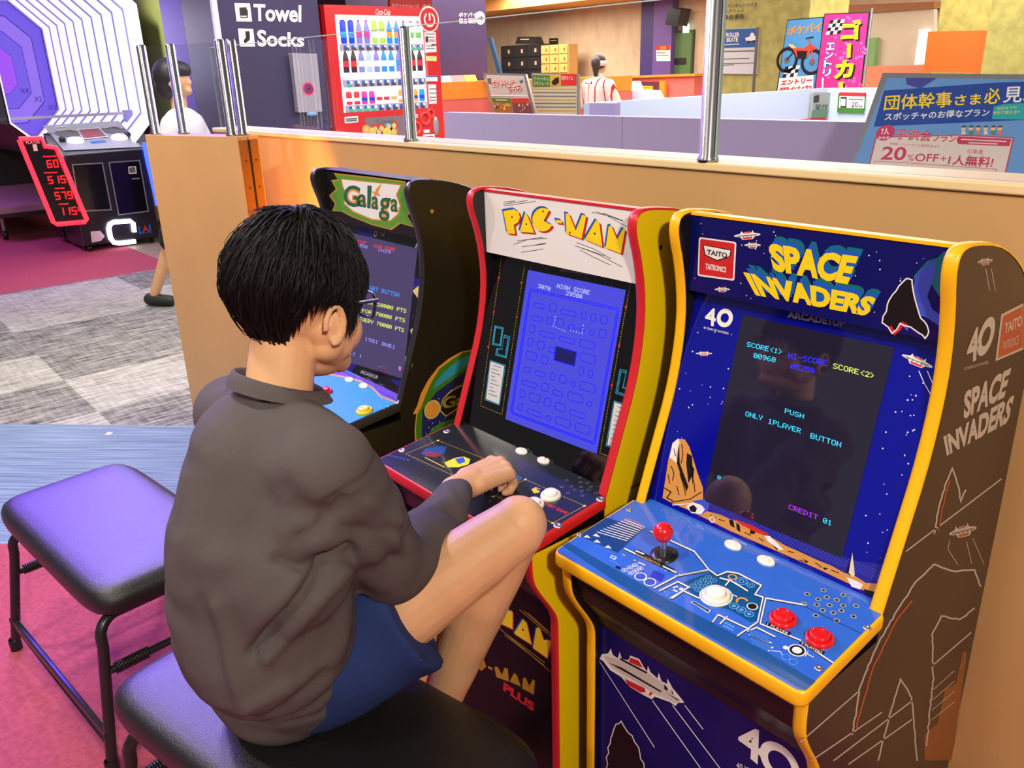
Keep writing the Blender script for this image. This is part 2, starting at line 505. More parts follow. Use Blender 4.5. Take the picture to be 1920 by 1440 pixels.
class Cab:
    def __init__(s, label, x0, x1, dy, trim, outer, inner):
        s.x0, s.x1, s.dy = x0, x1, dy
        s.root = thing('arcade_cabinet', label, 'arcade machine', ((x0 + x1) / 2, .35 + dy, 0), 'arcade cabinets along the partition')
        T = .018
        s.side = {}
        for nm, xa, xb, om in (('left', x0, x0 + T, outer), ('right', x1 - T, x1, outer)):
            b = MB(); xm = (xa + xb) / 2
            for u0, u1, mm in ((xa, xm, om if nm == 'left' else inner), (xm, xb, inner if nm == 'left' else om)): b.extrude([(u0, y + dy, z) for y, z in PROFS], (u1 - u0, 0, 0), mm, inner)
            sp = b.build('side_panel', s.root)
            s.side[nm] = sp
            b = MB(); n = len(PROFS)
            # edge moulding: a slightly proud strip along the visible front and top
            pts = PROFS[:-2]
            for part_ in (pts[:pts.index((.021, .662)) + 1], pts[pts.index((.212, .70)):]):
                vs = []
                for i, (y, z) in enumerate(part_):
                    a = part_[max(i - 1, 0)]; c = part_[min(i + 1, len(part_) - 1)]
                    t = Vector((c[0] - a[0], c[1] - a[1])).normalized(); nn = Vector((-t.y, t.x))     # outward
                    for xx, o in ((xa - .001, -.001), (xa - .001, .0015), (xa + .004, .0035), (xb - .004, .0035), (xb + .001, .0015), (xb + .001, -.001)):
                        vs.append((xx, y + dy + nn.x * o, z + nn.y * o))
                fs = [(i * 6 + j, i * 6 + j + 1, (i + 1) * 6 + j + 1, (i + 1) * 6 + j) for i in range(len(part_) - 1) for j in range(5)]
                b.add(vs, fs, trim, True)
            b.build('edge_trim', sp)
        s.T = T; s.trim = trim
        b = MB(); b.box((x0 + T, .60 + dy, .03), (x1 - T, .612 + dy, 1.15), BLACK); b.build('back_panel', s.root)
        s.xi, s.xj = x0 + T + .0005, x1 - T - .0005; DSL = .11
        s.pm = Plane((0, MARQ + dy, 1.2), (0, -1, 0))                     # marquee
        s.ps = Plane((0, mon_y(1.1) + dy, 1.10), (0, -1, .29))           # screen panel
        s.pd = Plane((0, dy, .69), (0, -DSL, 1))                             # control deck
        s.pl = Plane((0, .097 + dy, .3), (0, -1, 0))                     # lower front
        for q in (s.pm, s.ps, s.pl): q.lim = (s.xi + .001, s.xj - .001)
        s.pd.lim = (x0 - .002, x1 + .002)
        s.pr = Plane((x1, 0, 0), (1, 0, 0))                              # right side
    def marquee(s, base, edge=True, z0=1.108):
        b = MB(); b.box((s.xi, MARQ + s.dy, z0), (s.xj, MARQ + s.dy + .016, 1.246), base)
        if edge: b.box((s.xi, MARQ + s.dy - .002, 1.2425), (s.xj, MARQ + s.dy + .016, 1.2475), s.trim)
        else: b.box((s.xi, MARQ + s.dy, 1.2425), (s.xj, MARQ + s.dy + .05, 1.2475), base)
        return b
    def screen_panel(s, base):
        b = MB(); y1, z1, y0, z0 = mon_y(1.12) + s.dy, 1.12, mon_y(.68) + s.dy, .68
        b.extrude([(s.xi, y0, z0), (s.xi, y1, z1), (s.xi, y1 + .016, z1), (s.xi, y0 + .016, z0)], (s.xj - s.xi, 0, 0), base)
        b.box((s.xi, y1 + .0, 1.105), (s.xj, MARQ + s.dy + .016, 1.1195), BLACK)
        return b
    def deck(s, top, fascia):
        x0, x1, dy = s.x0 - .003, s.x1 + .003, s.dy
        def rr(o, r=.014):       # rounded front corners
            P = []
            for cx_, sg in ((x0 + r, -1), (x1 - r, 1)):
                rng = range(0, 7) if sg < 0 else range(6, -1, -1)
                for i in rng:
                    a = math.pi / 2 * i / 6
                    P.append((cx_ + sg * math.cos(a) * (r + o), dy + r - math.sin(a) * (r + o)))
            P += [(x1 + o, .235 + dy - .024), (s.xj, .235 + dy - .024), (s.xj, .242 + dy), (s.xi, .242 + dy), (s.xi, .235 + dy - .024), (x0 - o, .235 + dy - .024)]
            return P
        DZ = lambda y: .11 * (y - dy)
        b = MB(); b.extrude([(x, y, .664 + DZ(y)) for x, y in rr(-.002)], (0, 0, .026), top, s.trim)
        d = b.build('control_deck', s.root)
        b = MB(); P = rr(-.0015)[:14]; P = [(x0 + .0015, .21 + dy)] + P + [(x1 - .0015, .21 + dy)]; n = len(P)
        vs = []
        for i, (x, y) in enumerate(P):
            a = P[max(i - 1, 0)]; c = P[min(i + 1, n - 1)]
            t = Vector((c[0] - a[0], c[1] - a[1])).normalized(); nn = Vector((t.y, -t.x))
            for z, o in ((.663, 0), (.6635, .0022), (.668, .004), (.685, .004), (.6895, .0022), (.6895, 0)):
                vs.append((x + nn.x * o, y + nn.y * o, z + DZ(y)))
        b.add(vs, [(i * 6 + j, i * 6 + j + 1, (i + 1) * 6 + j + 1, (i + 1) * 6 + j) for i in range(n - 1) for j in range(5)], s.trim, True)
        b.build('edge_trim', d)
        # fascia under the deck follows the side panels inwards
        b = MB(); q = [(.033, .663), (.033, .62), (.046, .58), (.082, .528), (.094, .50), (.106, .50), (.094, .535), (.06, .585), (.045, .625), (.045, .664)]
        b.extrude([(s.xi, y + dy, z) for y, z in q], (s.xj - s.xi, 0, 0), fascia)
        b.build('fascia', s.root)
        return d
    def lower(s, base):
        b = MB(); b.box((s.xi, .097 + s.dy, .02), (s.xj, .109 + s.dy, .502), base); return b
    def side_art(s): return MB()


DN = Vector((0, -.11, 1)).normalized()


def button(root, c, r, m, name='push_button', label=None, h=.010):
    b = MB(); x, y, z = c
    b.lathe([(r, 0), (r, .003), (r * .93, .006), (r * .74, .0065), (r * .72, .005), (r * .70, .005)], (x, y, z), m, ax=DN)
    o = b.build(name, root, label=label)
    b = MB(); b.lathe([(r * .69, .002), (r * .69, h), (r * .62, h + .002), (r * .3, h + .001), (0, h + .0006)], (x, y, z), m, ax=DN); b.build('plunger', o)
    return o


def deck_screw(b, c, r=.006):
    b.lathe([(r, 0), (r * .9, .0015), (r * .3, .002), (r * .28, .001), (0, .001)], c, STEEL, ax=DN, n=12)


def rocker(root, c, m):
    """small oval white switch"""
    b = MB(); x, y, z = c
    ring = lambda a, bb, h: [(x + a * math.cos(t * math.pi / 12), y + bb * math.sin(t * math.pi / 12), z + h + .0105 * bb / .0105 * .11 * math.sin(t * math.pi / 12)) for t in range(24)]
    R_ = [ring(.016, .0105, 0), ring(.016, .0105, .003), ring(.013, .008, .005), ring(.010, .006, .003)]
    vs = sum(R_, []); fs = [(i * 24 + j, i * 24 + (j + 1) % 24, (i + 1) * 24 + (j + 1) % 24, (i + 1) * 24 + j) for i in range(3) for j in range(24)] + [tuple(72 + j for j in range(24))]
    b.add(vs, fs, m, True)
    b.ball((x, y, z + .004), (.006, .0045, .004), m, 12, 6)
    return b.build('rocker_switch', root)


def joystick(root, c, m, label=None):
    b = MB(); x, y, z = c; c = Vector(c)
    b.lathe([(.024, 0), (.023, .003), (.012, .005), (0, .005)], c, PLASTIC, ax=DN)
    o = b.build('joystick', root, label=label)
    b = MB(); b.cyl(c + DN * .004, c + DN * .034, .006, .006, STEEL, 14); b.build('shaft', o)
    b = MB(); b.ball(c + DN * .047, .0175, m, 24, 16); b.build('ball_top', o)


GL = .14         # gloss of the printed panels
YELT = mat('yellow_edge', (252, 190, 20), .35)
REDT = mat('red_edge', (205, 36, 44), .35)
BLKT = mat('black_edge', (38, 40, 44), .3)
NAVY = mat('navy_print', (12, 18, 96), .25, spec=.4)
YEL = mat('yellow_print', (250, 215, 25), .4)
RED = mat('red_print', (205, 38, 40), .4)
BLU = mat('blue_print', (18, 90, 190), .4)
CYAN = mat('cyan_print', (40, 150, 190), .4)
TEAL = mat('teal_print', (8, 105, 125), .4)
PERI = mat('periwinkle_print', (62, 82, 200), .4)
INK = mat('black_ink', (14, 12, 14), .4)
ORG = mat('ochre_print', (222, 150, 62), .4)
GRN = mat('green_print', (58, 120, 30), .4)
GOLD = mat('gold_print', (176, 140, 40), .4)
GREYI = mat('grey_ink', (95, 95, 100), .5)
WBTN = mat('white_button', (240, 238, 228), .25)
RBTN = mat('red_button', (225, 24, 28), .2, coat=.5)
YBTN = mat('yellow_button', (235, 205, 25), .25)


def ufo(b, pl, c, sx, sy, tilt, layer=2, L=WHITE, R=RED, D=INK):
    """a plain striped flying saucer"""
    ca, sa = math.cos(math.radians(tilt)), math.sin(math.radians(tilt))
    g = lambda pts: [(c[0] + (x * sx) * ca - (y * sy) * sa, c[1] + (x * sx) * sa + (y * sy) * ca) for x, y in pts]
    b.poly(pl, g([(-1, -.12), (-.55, -.32), (-.42, -.75), (-.3, -.34), (-.2, -.55), (.25, -.55), (.32, -.34), (.45, -.8), (.52, -.34), (1, -.12), (1.02, .12), (.6, .3), (.4, .72), (-.4, .72), (-.55, .3), (-1.02, .1)]), L, layer)
    b.poly(pl, g([(-.2, -.5), (.22, -.5), (.28, -.32), (-.26, -.32)]), R, layer + 1)
    b.poly(pl, g([(-.42, .34), (.42, .34), (.32, .64), (-.32, .64)]), R, layer + 1)
    b.poly(pl, g([(-.85, -.02), (.85, -.02), (.8, .08), (-.8, .08)]), D, layer + 1)
    for q in (-.6, -.3, 0, .3, .6): b.poly(pl, g([(q - .05, .14), (q + .08, .14), (q + .08, .24), (q - .05, .24)]), D, layer + 1)


def crag(b, pl, pts, layer=2, fill=INK, edge=WHITE, rim=RED, w=2.5):
    """a jagged black rock with a pale outline and a red lit rim"""
    rnd = random.Random(len(pts) * 7 + int(pts[0][0])); P = []
    for i, p in enumerate(pts):
        q = pts[(i + 1) % len(pts)]
        n = max(2, int(math.hypot(q[0] - p[0], q[1] - p[1]) / 9))
        for k in range(n):
            t = k / n; P.append((p[0] + (q[0] - p[0]) * t + rnd.uniform(-2, 2), p[1] + (q[1] - p[1]) * t + rnd.uniform(-2, 2)))
    b.poly(pl, P, fill, layer)
    cx_ = sum(p[0] for p in P) / len(P)
    if rim:
        left = [p for p in P if p[0] < cx_]
        b.line(pl, [(x + w * 1.8, y) for x, y in P[-len(left) // 1:] if x < cx_], w * 2.2, rim, layer + 1)
    b.line(pl, P, w, edge, layer + 2, closed=True)


def stars(b, pl, quad, n, seed, m=WHITE, r=.0011, layer=1):
    rnd = random.Random(seed); a, c, d, e_ = quad
    for _ in range(n):
        u, v = rnd.random(), rnd.random()
        x = (a[0] * (1 - u) + c[0] * u) * (1 - v) + (e_[0] * (1 - u) + d[0] * u) * v
        y = (a[1] * (1 - u) + c[1] * u) * (1 - v) + (e_[1] * (1 - u) + d[1] * u) * v
        b.disc(pl, (x, y), r * rnd.uniform(.5, 1.2), m, layer, 6)


# ------------------------------------------------------------------ right cabinet (blue, yellow edge)
BROWN = noisy(mat('dark_brown_side', (46, 40, 35), .3, spec=.5), 6, .12)
si = Cab('blue arcade cabinet with yellow edging and big yellow title lettering, rightmost of the row', -.483, 0, 0, YELT, BROWN, BLACK)
b = si.marquee(NAVY); P = si.pm
c7 = lambda *p: K(1220, 380, .3125, p)
stars(b, P, c7((270, 95), (1830, 320), (1780, 760), (240, 520)), 60, 3)
b.poly(P, c7((300, 207), (505, 235), (515, 245), (503, 460), (495, 468), (290, 440), (282, 430), (290, 215)), WHITE, 2)
b.poly(P, c7((304, 217), (500, 243), (505, 250), (494, 452), (488, 457), (295, 430), (291, 424), (298, 224)), RED, 3)
b.poly(P, c7((314, 250), (488, 283), (478, 325), (400, 350), (325, 315)), INK, 4)
b.poly(P, c7((320, 256), (481, 287), (473, 321), (400, 343), (331, 311)), WHITE, 5)
b.text(P, c7((340, 280), (462, 302), (460, 333), (339, 310)), 'TAITO', INK, 6, bold=.03)
b.text(P, c7((331, 363), (455, 386), (453, 420), (330, 398)), 'TAITRONICS', WHITE, 5, bold=.03)
for off, m_, l in (((30, -45), TEAL, 2), ((18, -25), BLU, 3), ((0, 0), YEL, 4)):
    o = lambda *p: c7(*[(x + off[0], y + off[1]) for x, y in p])
    b.text(P, o((700, 240), (1250, 322), (1182, 492), (738, 410)), 'SPACE', m_, l, bold=.055)
    b.text(P, o((555, 414), (1362, 570), (1300, 682), (632, 556)), 'INVADERS', m_, l, bold=.055)
ufo(b, P, c7((580, 195))[0], 24, 11, -4); ufo(b, P, c7((612, 255))[0], 15, 8, 0); ufo(b, P, c7((430, 520))[0], 14, 7, 0)
b.poly(P, c7((1580, 440), (1660, 350), (1720, 330), (1760, 290), (1830, 312), (1790, 600), (1730, 560), (1680, 480), (1640, 600), (1600, 640)), TEAL, 1)
b.poly(P, c7((1600, 430), (1650, 380), (1700, 345), (1712, 420), (1660, 560), (1690, 640), (1765, 690), (1735, 740), (1640, 680), (1590, 690), (1540, 770), (1500, 730)), PERI, 2)
crag(b, P, c7((1390, 720), (1420, 610), (1470, 525), (1530, 450), (1575, 460), (1580, 560), (1610, 660), (1672, 770), (1650, 812), (1560, 740), (1500, 725), (1450, 780)), 3)
b.build('marquee', si.root)
# screen surround
DEEP = mat('deep_blue_print', (8, 14, 150), GL, spec=.5, coat=.6)
b = si.screen_panel(DEEP); P = si.ps
c8 = lambda *p: K(1180, 760, .27083, p)
stars(b, P, c7((310, 560), (540, 680), (420, 1270), (170, 1270)), 16, 5, r=.0014); stars(b, P, [(1690, 700), (1750, 720), (1660, 1060), (1600, 1030)], 30, 6, r=.0012)
stars(b, P, [(1270, 690), (1340, 720), (1300, 840), (1260, 830)], 8, 8, r=.0012)
# dotted band and desert along the bottom
b.poly(P, [(1325, 938), (1580, 1048), (1662, 1060), (1640, 1108), (1560, 1060), (1330, 958)], mat('violet_band', (44, 40, 150), GL, coat=.6), 1)
for i in range(60):
    for j in range(5):
        b.disc(P, (1334 + i * 5.6 + j * 2.2, 945 + i * 2.25 + j * 5.2), .0011, PERI, 2, 6)
DES = mat('desert_print', (216, 150, 74), .3, coat=.4)
b.poly(P, c8((230, 640), (270, 380), (300, 260), (345, 232), (385, 236), (415, 285), (440, 360), (470, 460), (510, 570), (512, 660), (530, 730), (640, 760), (700, 790), (760, 800), (900, 880), (960, 900), (1080, 970), (1150, 1000), (1300, 1070), (1400, 1110), (1490, 1160), (1560, 1180), (1640, 1230), (1770, 1250), (1740, 1330), (1640, 1290), (1300, 1130), (1000, 1000), (700, 870), (500, 770), (400, 720), (300, 680)), DES, 2)
b.poly(P, c8((300, 262), (340, 228), (350, 260), (325, 340), (330, 400), (280, 360)), WHITE, 3)
for q in (((345, 260), (330, 400), (395, 600), (410, 560), (350, 400)), ((400, 330), (435, 350), (440, 480), (410, 540), (395, 400)), ((425, 400), (450, 440), (440, 560)),
          ((690, 790), (720, 795), (730, 850), (700, 830)), ((740, 810), (765, 830), (770, 880), (745, 860)), ((840, 850), (880, 860), (870, 890), (835, 890)), ((980, 900), (1040, 990), (1020, 1000), (960, 930)),
          ((1540, 1030), (1500, 1150), (1530, 1180)), ((1620, 1270), (1730, 1300), (1720, 1330), (1640, 1310)), ((1340, 1120), (1380, 1130), (1350, 1140)), ((1240, 1080), (1200, 1060), (1230, 1090))):
    b.poly(P, c8(*q), INK, 3)
b.poly(P, c8((735, 790), (850, 830), (965, 890), (950, 905), (860, 870), (760, 815)), RED, 4)
b.poly(P, c8((935, 900), (975, 905), (1070, 1000), (1040, 1000), (960, 940)), WHITE, 4)
b.poly(P, c8((1545, 1020), (1520, 1160), (1550, 1190), (1562, 1170)), mat('pale_rock', (225, 215, 195), .4), 4)
b.poly(P, c8((1505, 1190), (1560, 1210), (1620, 1240), (1600, 1275), (1540, 1255)), WHITE, 4)
b.poly(P, c8((400, 700), (450, 660), (520, 650), (555, 670), (550, 720), (500, 760), (460, 750)), PERI, 3)
b.poly(P, c8((395, 700), (440, 670), (500, 690), (525, 720), (500, 755), (430, 745)), WHITE, 4)
b.poly(P, c8((415, 705), (445, 688), (470, 712), (460, 740), (425, 735)), INK, 5)
for q in (((310, 300), (320, 350)), ((365, 270), (372, 340), (360, 400)), ((290, 420), (310, 470), (300, 520)), ((350, 470), (372, 540), (390, 620)), ((430, 480), (450, 540), (455, 600)), ((270, 480), (280, 540)), ((330, 560), (345, 620)), ((620, 790), (660, 800)), ((900, 920), (930, 940)), ((1100, 1010), (1140, 1020)), ((1180, 1070), (1230, 1090)), ((1400, 1140), (1450, 1160)), ((560, 760), (600, 780)), ((800, 880), (840, 900)), ((1290, 1090), (1330, 1120))): b.line(P, c8(*q), 1.6, INK, 3)
b.line(P, c8((240, 570), (290, 600), (260, 640), (300, 660)), 2, INK, 4); b.line(P, c8((290, 670), (420, 650), (500, 600)), 1.6, INK, 5); b.line(P, c8((300, 690), (430, 680)), 1.6, WHITE, 5)
for cc in ((575, 790),): b.disc(P, c8(cc)[0], .006, WHITE, 3, inner=.004)
ufo(b, P, c7((320, 905))[0], 15, 6, 0); ufo(b, P, c7((1600, 950))[0], 30, 13, 22)
b.line(P, c7((1610, 1010), (1640, 1080), (1680, 1150)), 1.5, WHITE, 2); b.line(P, c7((1660, 1010), (1690, 1080), (1720, 1120)), 1.5, WHITE, 2)
# anniversary badge: a 4 and a plain disc for the 0
b.text(P, c7((328, 620), (395, 640), (388, 745), (326, 728)), '4', WHITE, 2, bold=.02)
b.disc(P, c7((445, 692))[0], .0165, WHITE, 2, 28, inner=.0085)
b.text(P, c7((318, 742), (468, 778), (467, 792), (317, 756)), '40 YEARS OF INVADERS', WHITE, 2)
b.text(P, c7((822, 650), (1168, 708), (1165, 748), (820, 690)), 'ARCADE1UP', mat('silver_ink', (150, 150, 158), .4), 2, bold=.04)
sp = b.build('screen_panel', si.root)
b = MB(); Q = [(1393, 590), (1678, 652), (1579, 1047), (1319, 938)]
SCR = mat('dark_screen', (16, 14, 22), .04, spec=.8, coat=1.0, emit=(40, 34, 58), es=.55)
b.poly(P, Q, SCR, 3)
gl = lambda n, rgb, es=1.3: mat('lit_' + n, (5, 5, 5), .4, emit=rgb, es=es)
LC, LB, LY, LP, LW = gl('cyan', (60, 215, 255), 1.2), gl('blue', (40, 40, 255)), gl('lime', (235, 255, 90), 1.1), gl('violet', (180, 40, 255)), gl('pale', (215, 225, 255), .9)
b.bits(P, c7((580, 835), (795, 882), (788, 912), (577, 862)), 'SCORE<1>', LC, 4)
b.bits(P, c7((620, 900), (752, 930), (748, 960), (617, 930)), '00960', LC, 4)
b.bits(P, c7((828, 900), (1060, 945), (1056, 980), (825, 933)), 'HI-SCORE', LB, 4)
b.bits(P, c7((842, 965), (985, 993), (983, 1024), (840, 996)), '05250', LB, 4)
b.bits(P, c7((1098, 962), (1348, 1025), (1343, 1056), (1094, 993)), 'SCORE<2>', LY, 4)
b.bits(P, c8((1080, 20), (1212, 62), (1207, 93), (1076, 52)), 'PUSH', LC, 4)
b.bits(P, c8((808, 40), (925, 72), (921, 105), (804, 73)), 'ONLY', LC, 4)
b.bits(P, c8((965, 90), (1190, 160), (1186, 195), (960, 125)), '1PLAYER', LC, 4)
b.bits(P, c8((1258, 190), (1470, 256), (1464, 292), (1253, 226)), 'BUTTON', LC, 4)
b.bits(P, c8((613, 483), (635, 489), (632, 515), (610, 508)), '0', LC, 4)
b.bits(P, c8((1108, 684), (1308, 760), (1302, 792), (1102, 716)), 'CREDIT', LP, 4)
b.bits(P, c8((1345, 776), (1405, 800), (1400, 834), (1340, 811)), '01', LC, 4)
b.build('screen', sp)
# control deck
DBLU = mat('deck_blue', (52, 108, 212), .12, spec=.5, coat=.7)
DDK = mat('deck_dark_blue', (18, 84, 150), .2, coat=.6)
d = si.deck(DBLU, BLACK); P = si.pd
b = MB(); c9 = lambda *p: K(1020, 930, .34375, p)
b.poly(P, c9((82, 262), (108, 238), (640, 545), (1180, 830), (1500, 1020), (1425, 1062), (1080, 865), (500, 540)), DDK, 1)
b.poly(P, c9((340, 118), (545, 178), (400, 310), (190, 215)), mat('deck_slate', (22, 66, 120), .2, coat=.6), 2)
for i in range(9):
    t = i / 9; a = (440 - t * 170, 130 + t * 75); e_ = (550 - t * 110, 172 + t * 82)
    b.line(P, c9(a, e_), 1.2, WHITE, 3)
b.text(P, c9((445, 118), (540, 158), (530, 178), (436, 136)), 'INSTRUCTIONS', ORG, 3)
for q in ((285, 215), (235, 222), (290, 248), (350, 278)): b.poly(P, c9((q[0] - 20, q[1] + 3), (q[0], q[1] - 9), (q[0] + 20, q[1] + 10)), WHITE, 3)
# white panel lines
LNS = [((440, 290), (700, 412), (720, 420)), ((580, 195), (820, 305), (900, 405), (715, 440)), ((720, 440), (890, 408)), ((900, 405), (945, 437)), ((600, 505), (740, 432)),
       ((945, 437), (1000, 415), (1060, 425), (1185, 490), (1150, 540)), ((1150, 540), (1195, 555), (1165, 690), (1055, 765)), ((1180, 695), (1210, 560), (1425, 598)),
       ((630, 520), (730, 470), (790, 500), (690, 560)), ((700, 560), (760, 520), (845, 560)), ((920, 690), (950, 650), (1130, 735)), ((960, 700), (1000, 660)), ((1180, 700), (1400, 790)), ((1400, 795), (1590, 920)),
       ((1110, 740), (1160, 720), (1260, 770)), ((1120, 760), (1240, 805)), ((960, 450), (1020, 465), (1110, 520)), ((1020, 455), (990, 490))]
for q in LNS: b.line(P, c9(*q), 4.2, INK, 2); b.line(P, [(x, y - .6) for x, y in c9(*q)], 2.6, WHITE, 3)
b.line(P, c9((820, 305), (1190, 470)), 0.01, INK, 2)
b.poly(P, c9((760, 470), (900, 418), (985, 420), (1060, 432), (1175, 495), (1145, 545), (1188, 560), (1160, 680), (1130, 690), (1010, 620), (880, 590), (850, 560), (780, 510)), mat('deck_teal', (10, 82, 140), .2, coat=.6), 1)
b.poly(P, c9((490, 292), (520, 296), (712, 400), (690, 412), (500, 318)), INK, 3); b.text(P, c9((552, 330), (640, 368), (632, 384), (545, 345)), 'CONTROL', ORG, 4)
b.line(P, c9((500, 300), (545, 318)), 2.4, WHITE, 4); b.line(P, c9((650, 385), (700, 408)), 2.4, WHITE, 4)
for i, q in enumerate(((440, 405), (470, 390), (497, 378), (475, 420), (500, 408), (525, 396))): b.disc(P, c9(q)[0], .0052, WHITE, 3, inner=.0042); b.line(P, c9((q[0] - 8, q[1]), (q[0] + 8, q[1])), .9, WHITE, 3); b.line(P, c9((q[0], q[1] - 7), (q[0], q[1] + 7)), .9, WHITE, 3)
for q in ((527, 440), (578, 470)): b.disc(P, c9(q)[0], .0105, WHITE, 3, inner=.0085); b.disc(P, c9(q)[0], .007, PERI, 3)
b.poly(P, c9((600, 405), (660, 430), (640, 470), (575, 440)), mat('deck_indigo', (44, 60, 190), .2), 2)
b.poly(P, c9((395, 380), (420, 390), (412, 402), (388, 392)), INK, 3); b.line(P, c9((370, 325), (395, 337), (385, 347), (362, 335)), 1.5, WHITE, 3, closed=True)
for i in range(3): b.line(P, c9((362 + i * 12, 352 + i * 6), (395 + i * 8, 366 + i * 8)), 1.2, mat('deck_sky', (92, 160, 225), .3), 3)
b.line(P, c9((430, 320), (440, 325)), 2.5, ORG, 3); b.line(P, c9((515, 362), (550, 378)), 2.0, WHITE, 3); b.line(P, c9((490, 350), (500, 354)), 2.5, ORG, 3)
SKY = mat('deck_sky')
for r_ in range(2):
    for k in range(4): b.disc(P, c9((812 + k * 28 + r_ * 28, 492 - k * 16 + r_ * 18))[0], .0058, SKY, 3, inner=.0045); b.disc(P, c9((812 + k * 28 + r_ * 28, 492 - k * 16 + r_ * 18))[0], .002, SKY, 3, 8)
for q, r_ in (((1077, 466), .010), ((1128, 488), .0065)): b.disc(P, c9(q)[0], r_, SKY, 3, inner=r_ * .8); b.disc(P, c9(q)[0], r_ * .5, SKY, 3, inner=r_ * .3)
b.disc(P, c9((1028, 443))[0], .0075, ORG, 3, inner=.005); b.disc(P, c9((1080, 575))[0], .0095, ORG, 3, inner=.006, a0=0, a1=200)
b.disc(P, c9((1136, 603))[0], .0085, WHITE, 3); b.disc(P, c9((1136, 603))[0], .0068, INK, 4)
for q in ((1035, 600), (1077, 622), (1118, 645)): b.disc(P, c9(q)[0], .0075, SKY, 3, inner=.0058); b.disc(P, c9(q)[0], .0035, SKY, 3)
b.disc(P, c9((938, 545))[0], .026, WHITE, 2, inner=.0235)
for q in ((950, 500), (962, 505)): b.line(P, c9(q, (q[0] + 90, q[1] + 45)), 1.8, WHITE, 3)
b.poly(P, c9((800, 580), (815, 573), (910, 625), (895, 640)), WHITE, 3); b.poly(P, c9((806, 580), (816, 576), (904, 625), (893, 635)), INK, 4); b.text(P, c9((826, 588), (888, 620), (882, 628), (820, 595)), 'SELECTION', SKY, 5)
for q in ((710, 500), (725, 495), (710, 515), (722, 520)): b.disc(P, c9(q)[0], .0022, WHITE, 3, 8)
b.disc(P, c9((748, 508))[0], .0035, WHITE, 3, 10)
b.line(P, c9((655, 520), (685, 530), (670, 545)), 1.3, SKY, 3, closed=True)
for i in range(4):
    q = (1120 + i * 6, 745 - 10 + i * 22); b.line(P, c9(q, (q[0] + 100, q[1] + 38)), 4.5, SKY, 3); b.line(P, c9(q, (q[0] + 100, q[1] + 38)), 3.0, DBLU, 4)
for r_ in range(2):
    for k in range(4): b.line(P, c9((985 + k * 14 + r_ * -6, 690 + k * 7 + r_ * 16), (993 + k * 14 + r_ * -6, 697 + k * 7 + r_ * 16)), 3, SKY, 3)
for q, st in (((1215, 685), '1 PLAYER'), ((1400, 790), '2 PLAYERS')):
    b.poly(P, c9(q, (q[0] + 135, q[1] + 62), (q[0] + 120, q[1] + 78), (q[0] - 8, q[1] + 16)), INK, 3)
    b.text(P, c9((q[0] + 6, q[1] + 8), (q[0] + 120, q[1] + 62), (q[0] + 113, q[1] + 74), (q[0] + 2, q[1] + 20)), st, WHITE, 4)
b.disc(P, c9((1380, 843))[0], .0125, WHITE, 3); b.disc(P, c9((1380, 843))[0], .0105, INK, 4); b.disc(P, c9((1380, 843))[0], .0068, WHITE, 5)
b.disc(P, c9((1318, 828))[0], .004, WHITE, 3, 12)
for q in ((1320, 880), (1360, 905)): b.disc(P, c9(q)[0], .0062, SKY, 3, inner=.005)
for q in ((1245, 828), (1228, 843)): b.disc(P, c9(q)[0], .0018, WHITE, 3, 8)
b.line(P, c9((1235, 845), (1290, 850), (1300, 868)), 1.2, WHITE, 3); b.line(P, c9((1420, 855), (1470, 880)), 1.6, WHITE, 3); b.line(P, c9((1440, 850), (1425, 875)), 1.6, WHITE, 3)
b.line(P, c9((1425, 605), (1770, 770)), 1.2, mat('deck_seam', (30, 60, 130), .3), 3)
for q in ((1436, 535), (1524, 515), (1632, 540), (1496, 565), (1542, 553), (1596, 568), (1418, 590), (1488, 594), (1558, 596), (1632, 598), (1702, 600), (1520, 624), (1577, 637), (1622, 626), (1483, 652), (1688, 658), (1597, 680)):
    b.disc(P, c9(q)[0], .0048, mat('hole_rim', (170, 176, 186), .35, .3), 2, 12); b.disc(P, c9(q)[0], .0024, INK, 3, 10)
b.text(P, c9((1034, 230), (1106, 262), (1102, 270), (1028, 238)), 'OPTION', WHITE, 3); b.text(P, c9((1222, 323), (1280, 346), (1276, 354), (1217, 331)), '-VOL+', WHITE, 3)
for q in ((465, 75), (190, 210), (1762, 720), (1497, 940)): deck_screw(b, P.at(*c9(q)[0]))
b.build('deck_print', d)
at = lambda q: P.at(*c9(q)[0])
joystick(si.root, at((655, 322)), RBTN, 'red ball-topped joystick')
button(si.root, at((938, 548)), .0225, WBTN, label='white push button')
button(si.root, at((1303, 675)), .0205, RBTN, label='red push button'); button(si.root, at((1503, 782)), .0205, RBTN, label='red push button')
rocker(si.root, at((1030, 272)), WBTN); rocker(si.root, at((1210, 357)), WBTN)
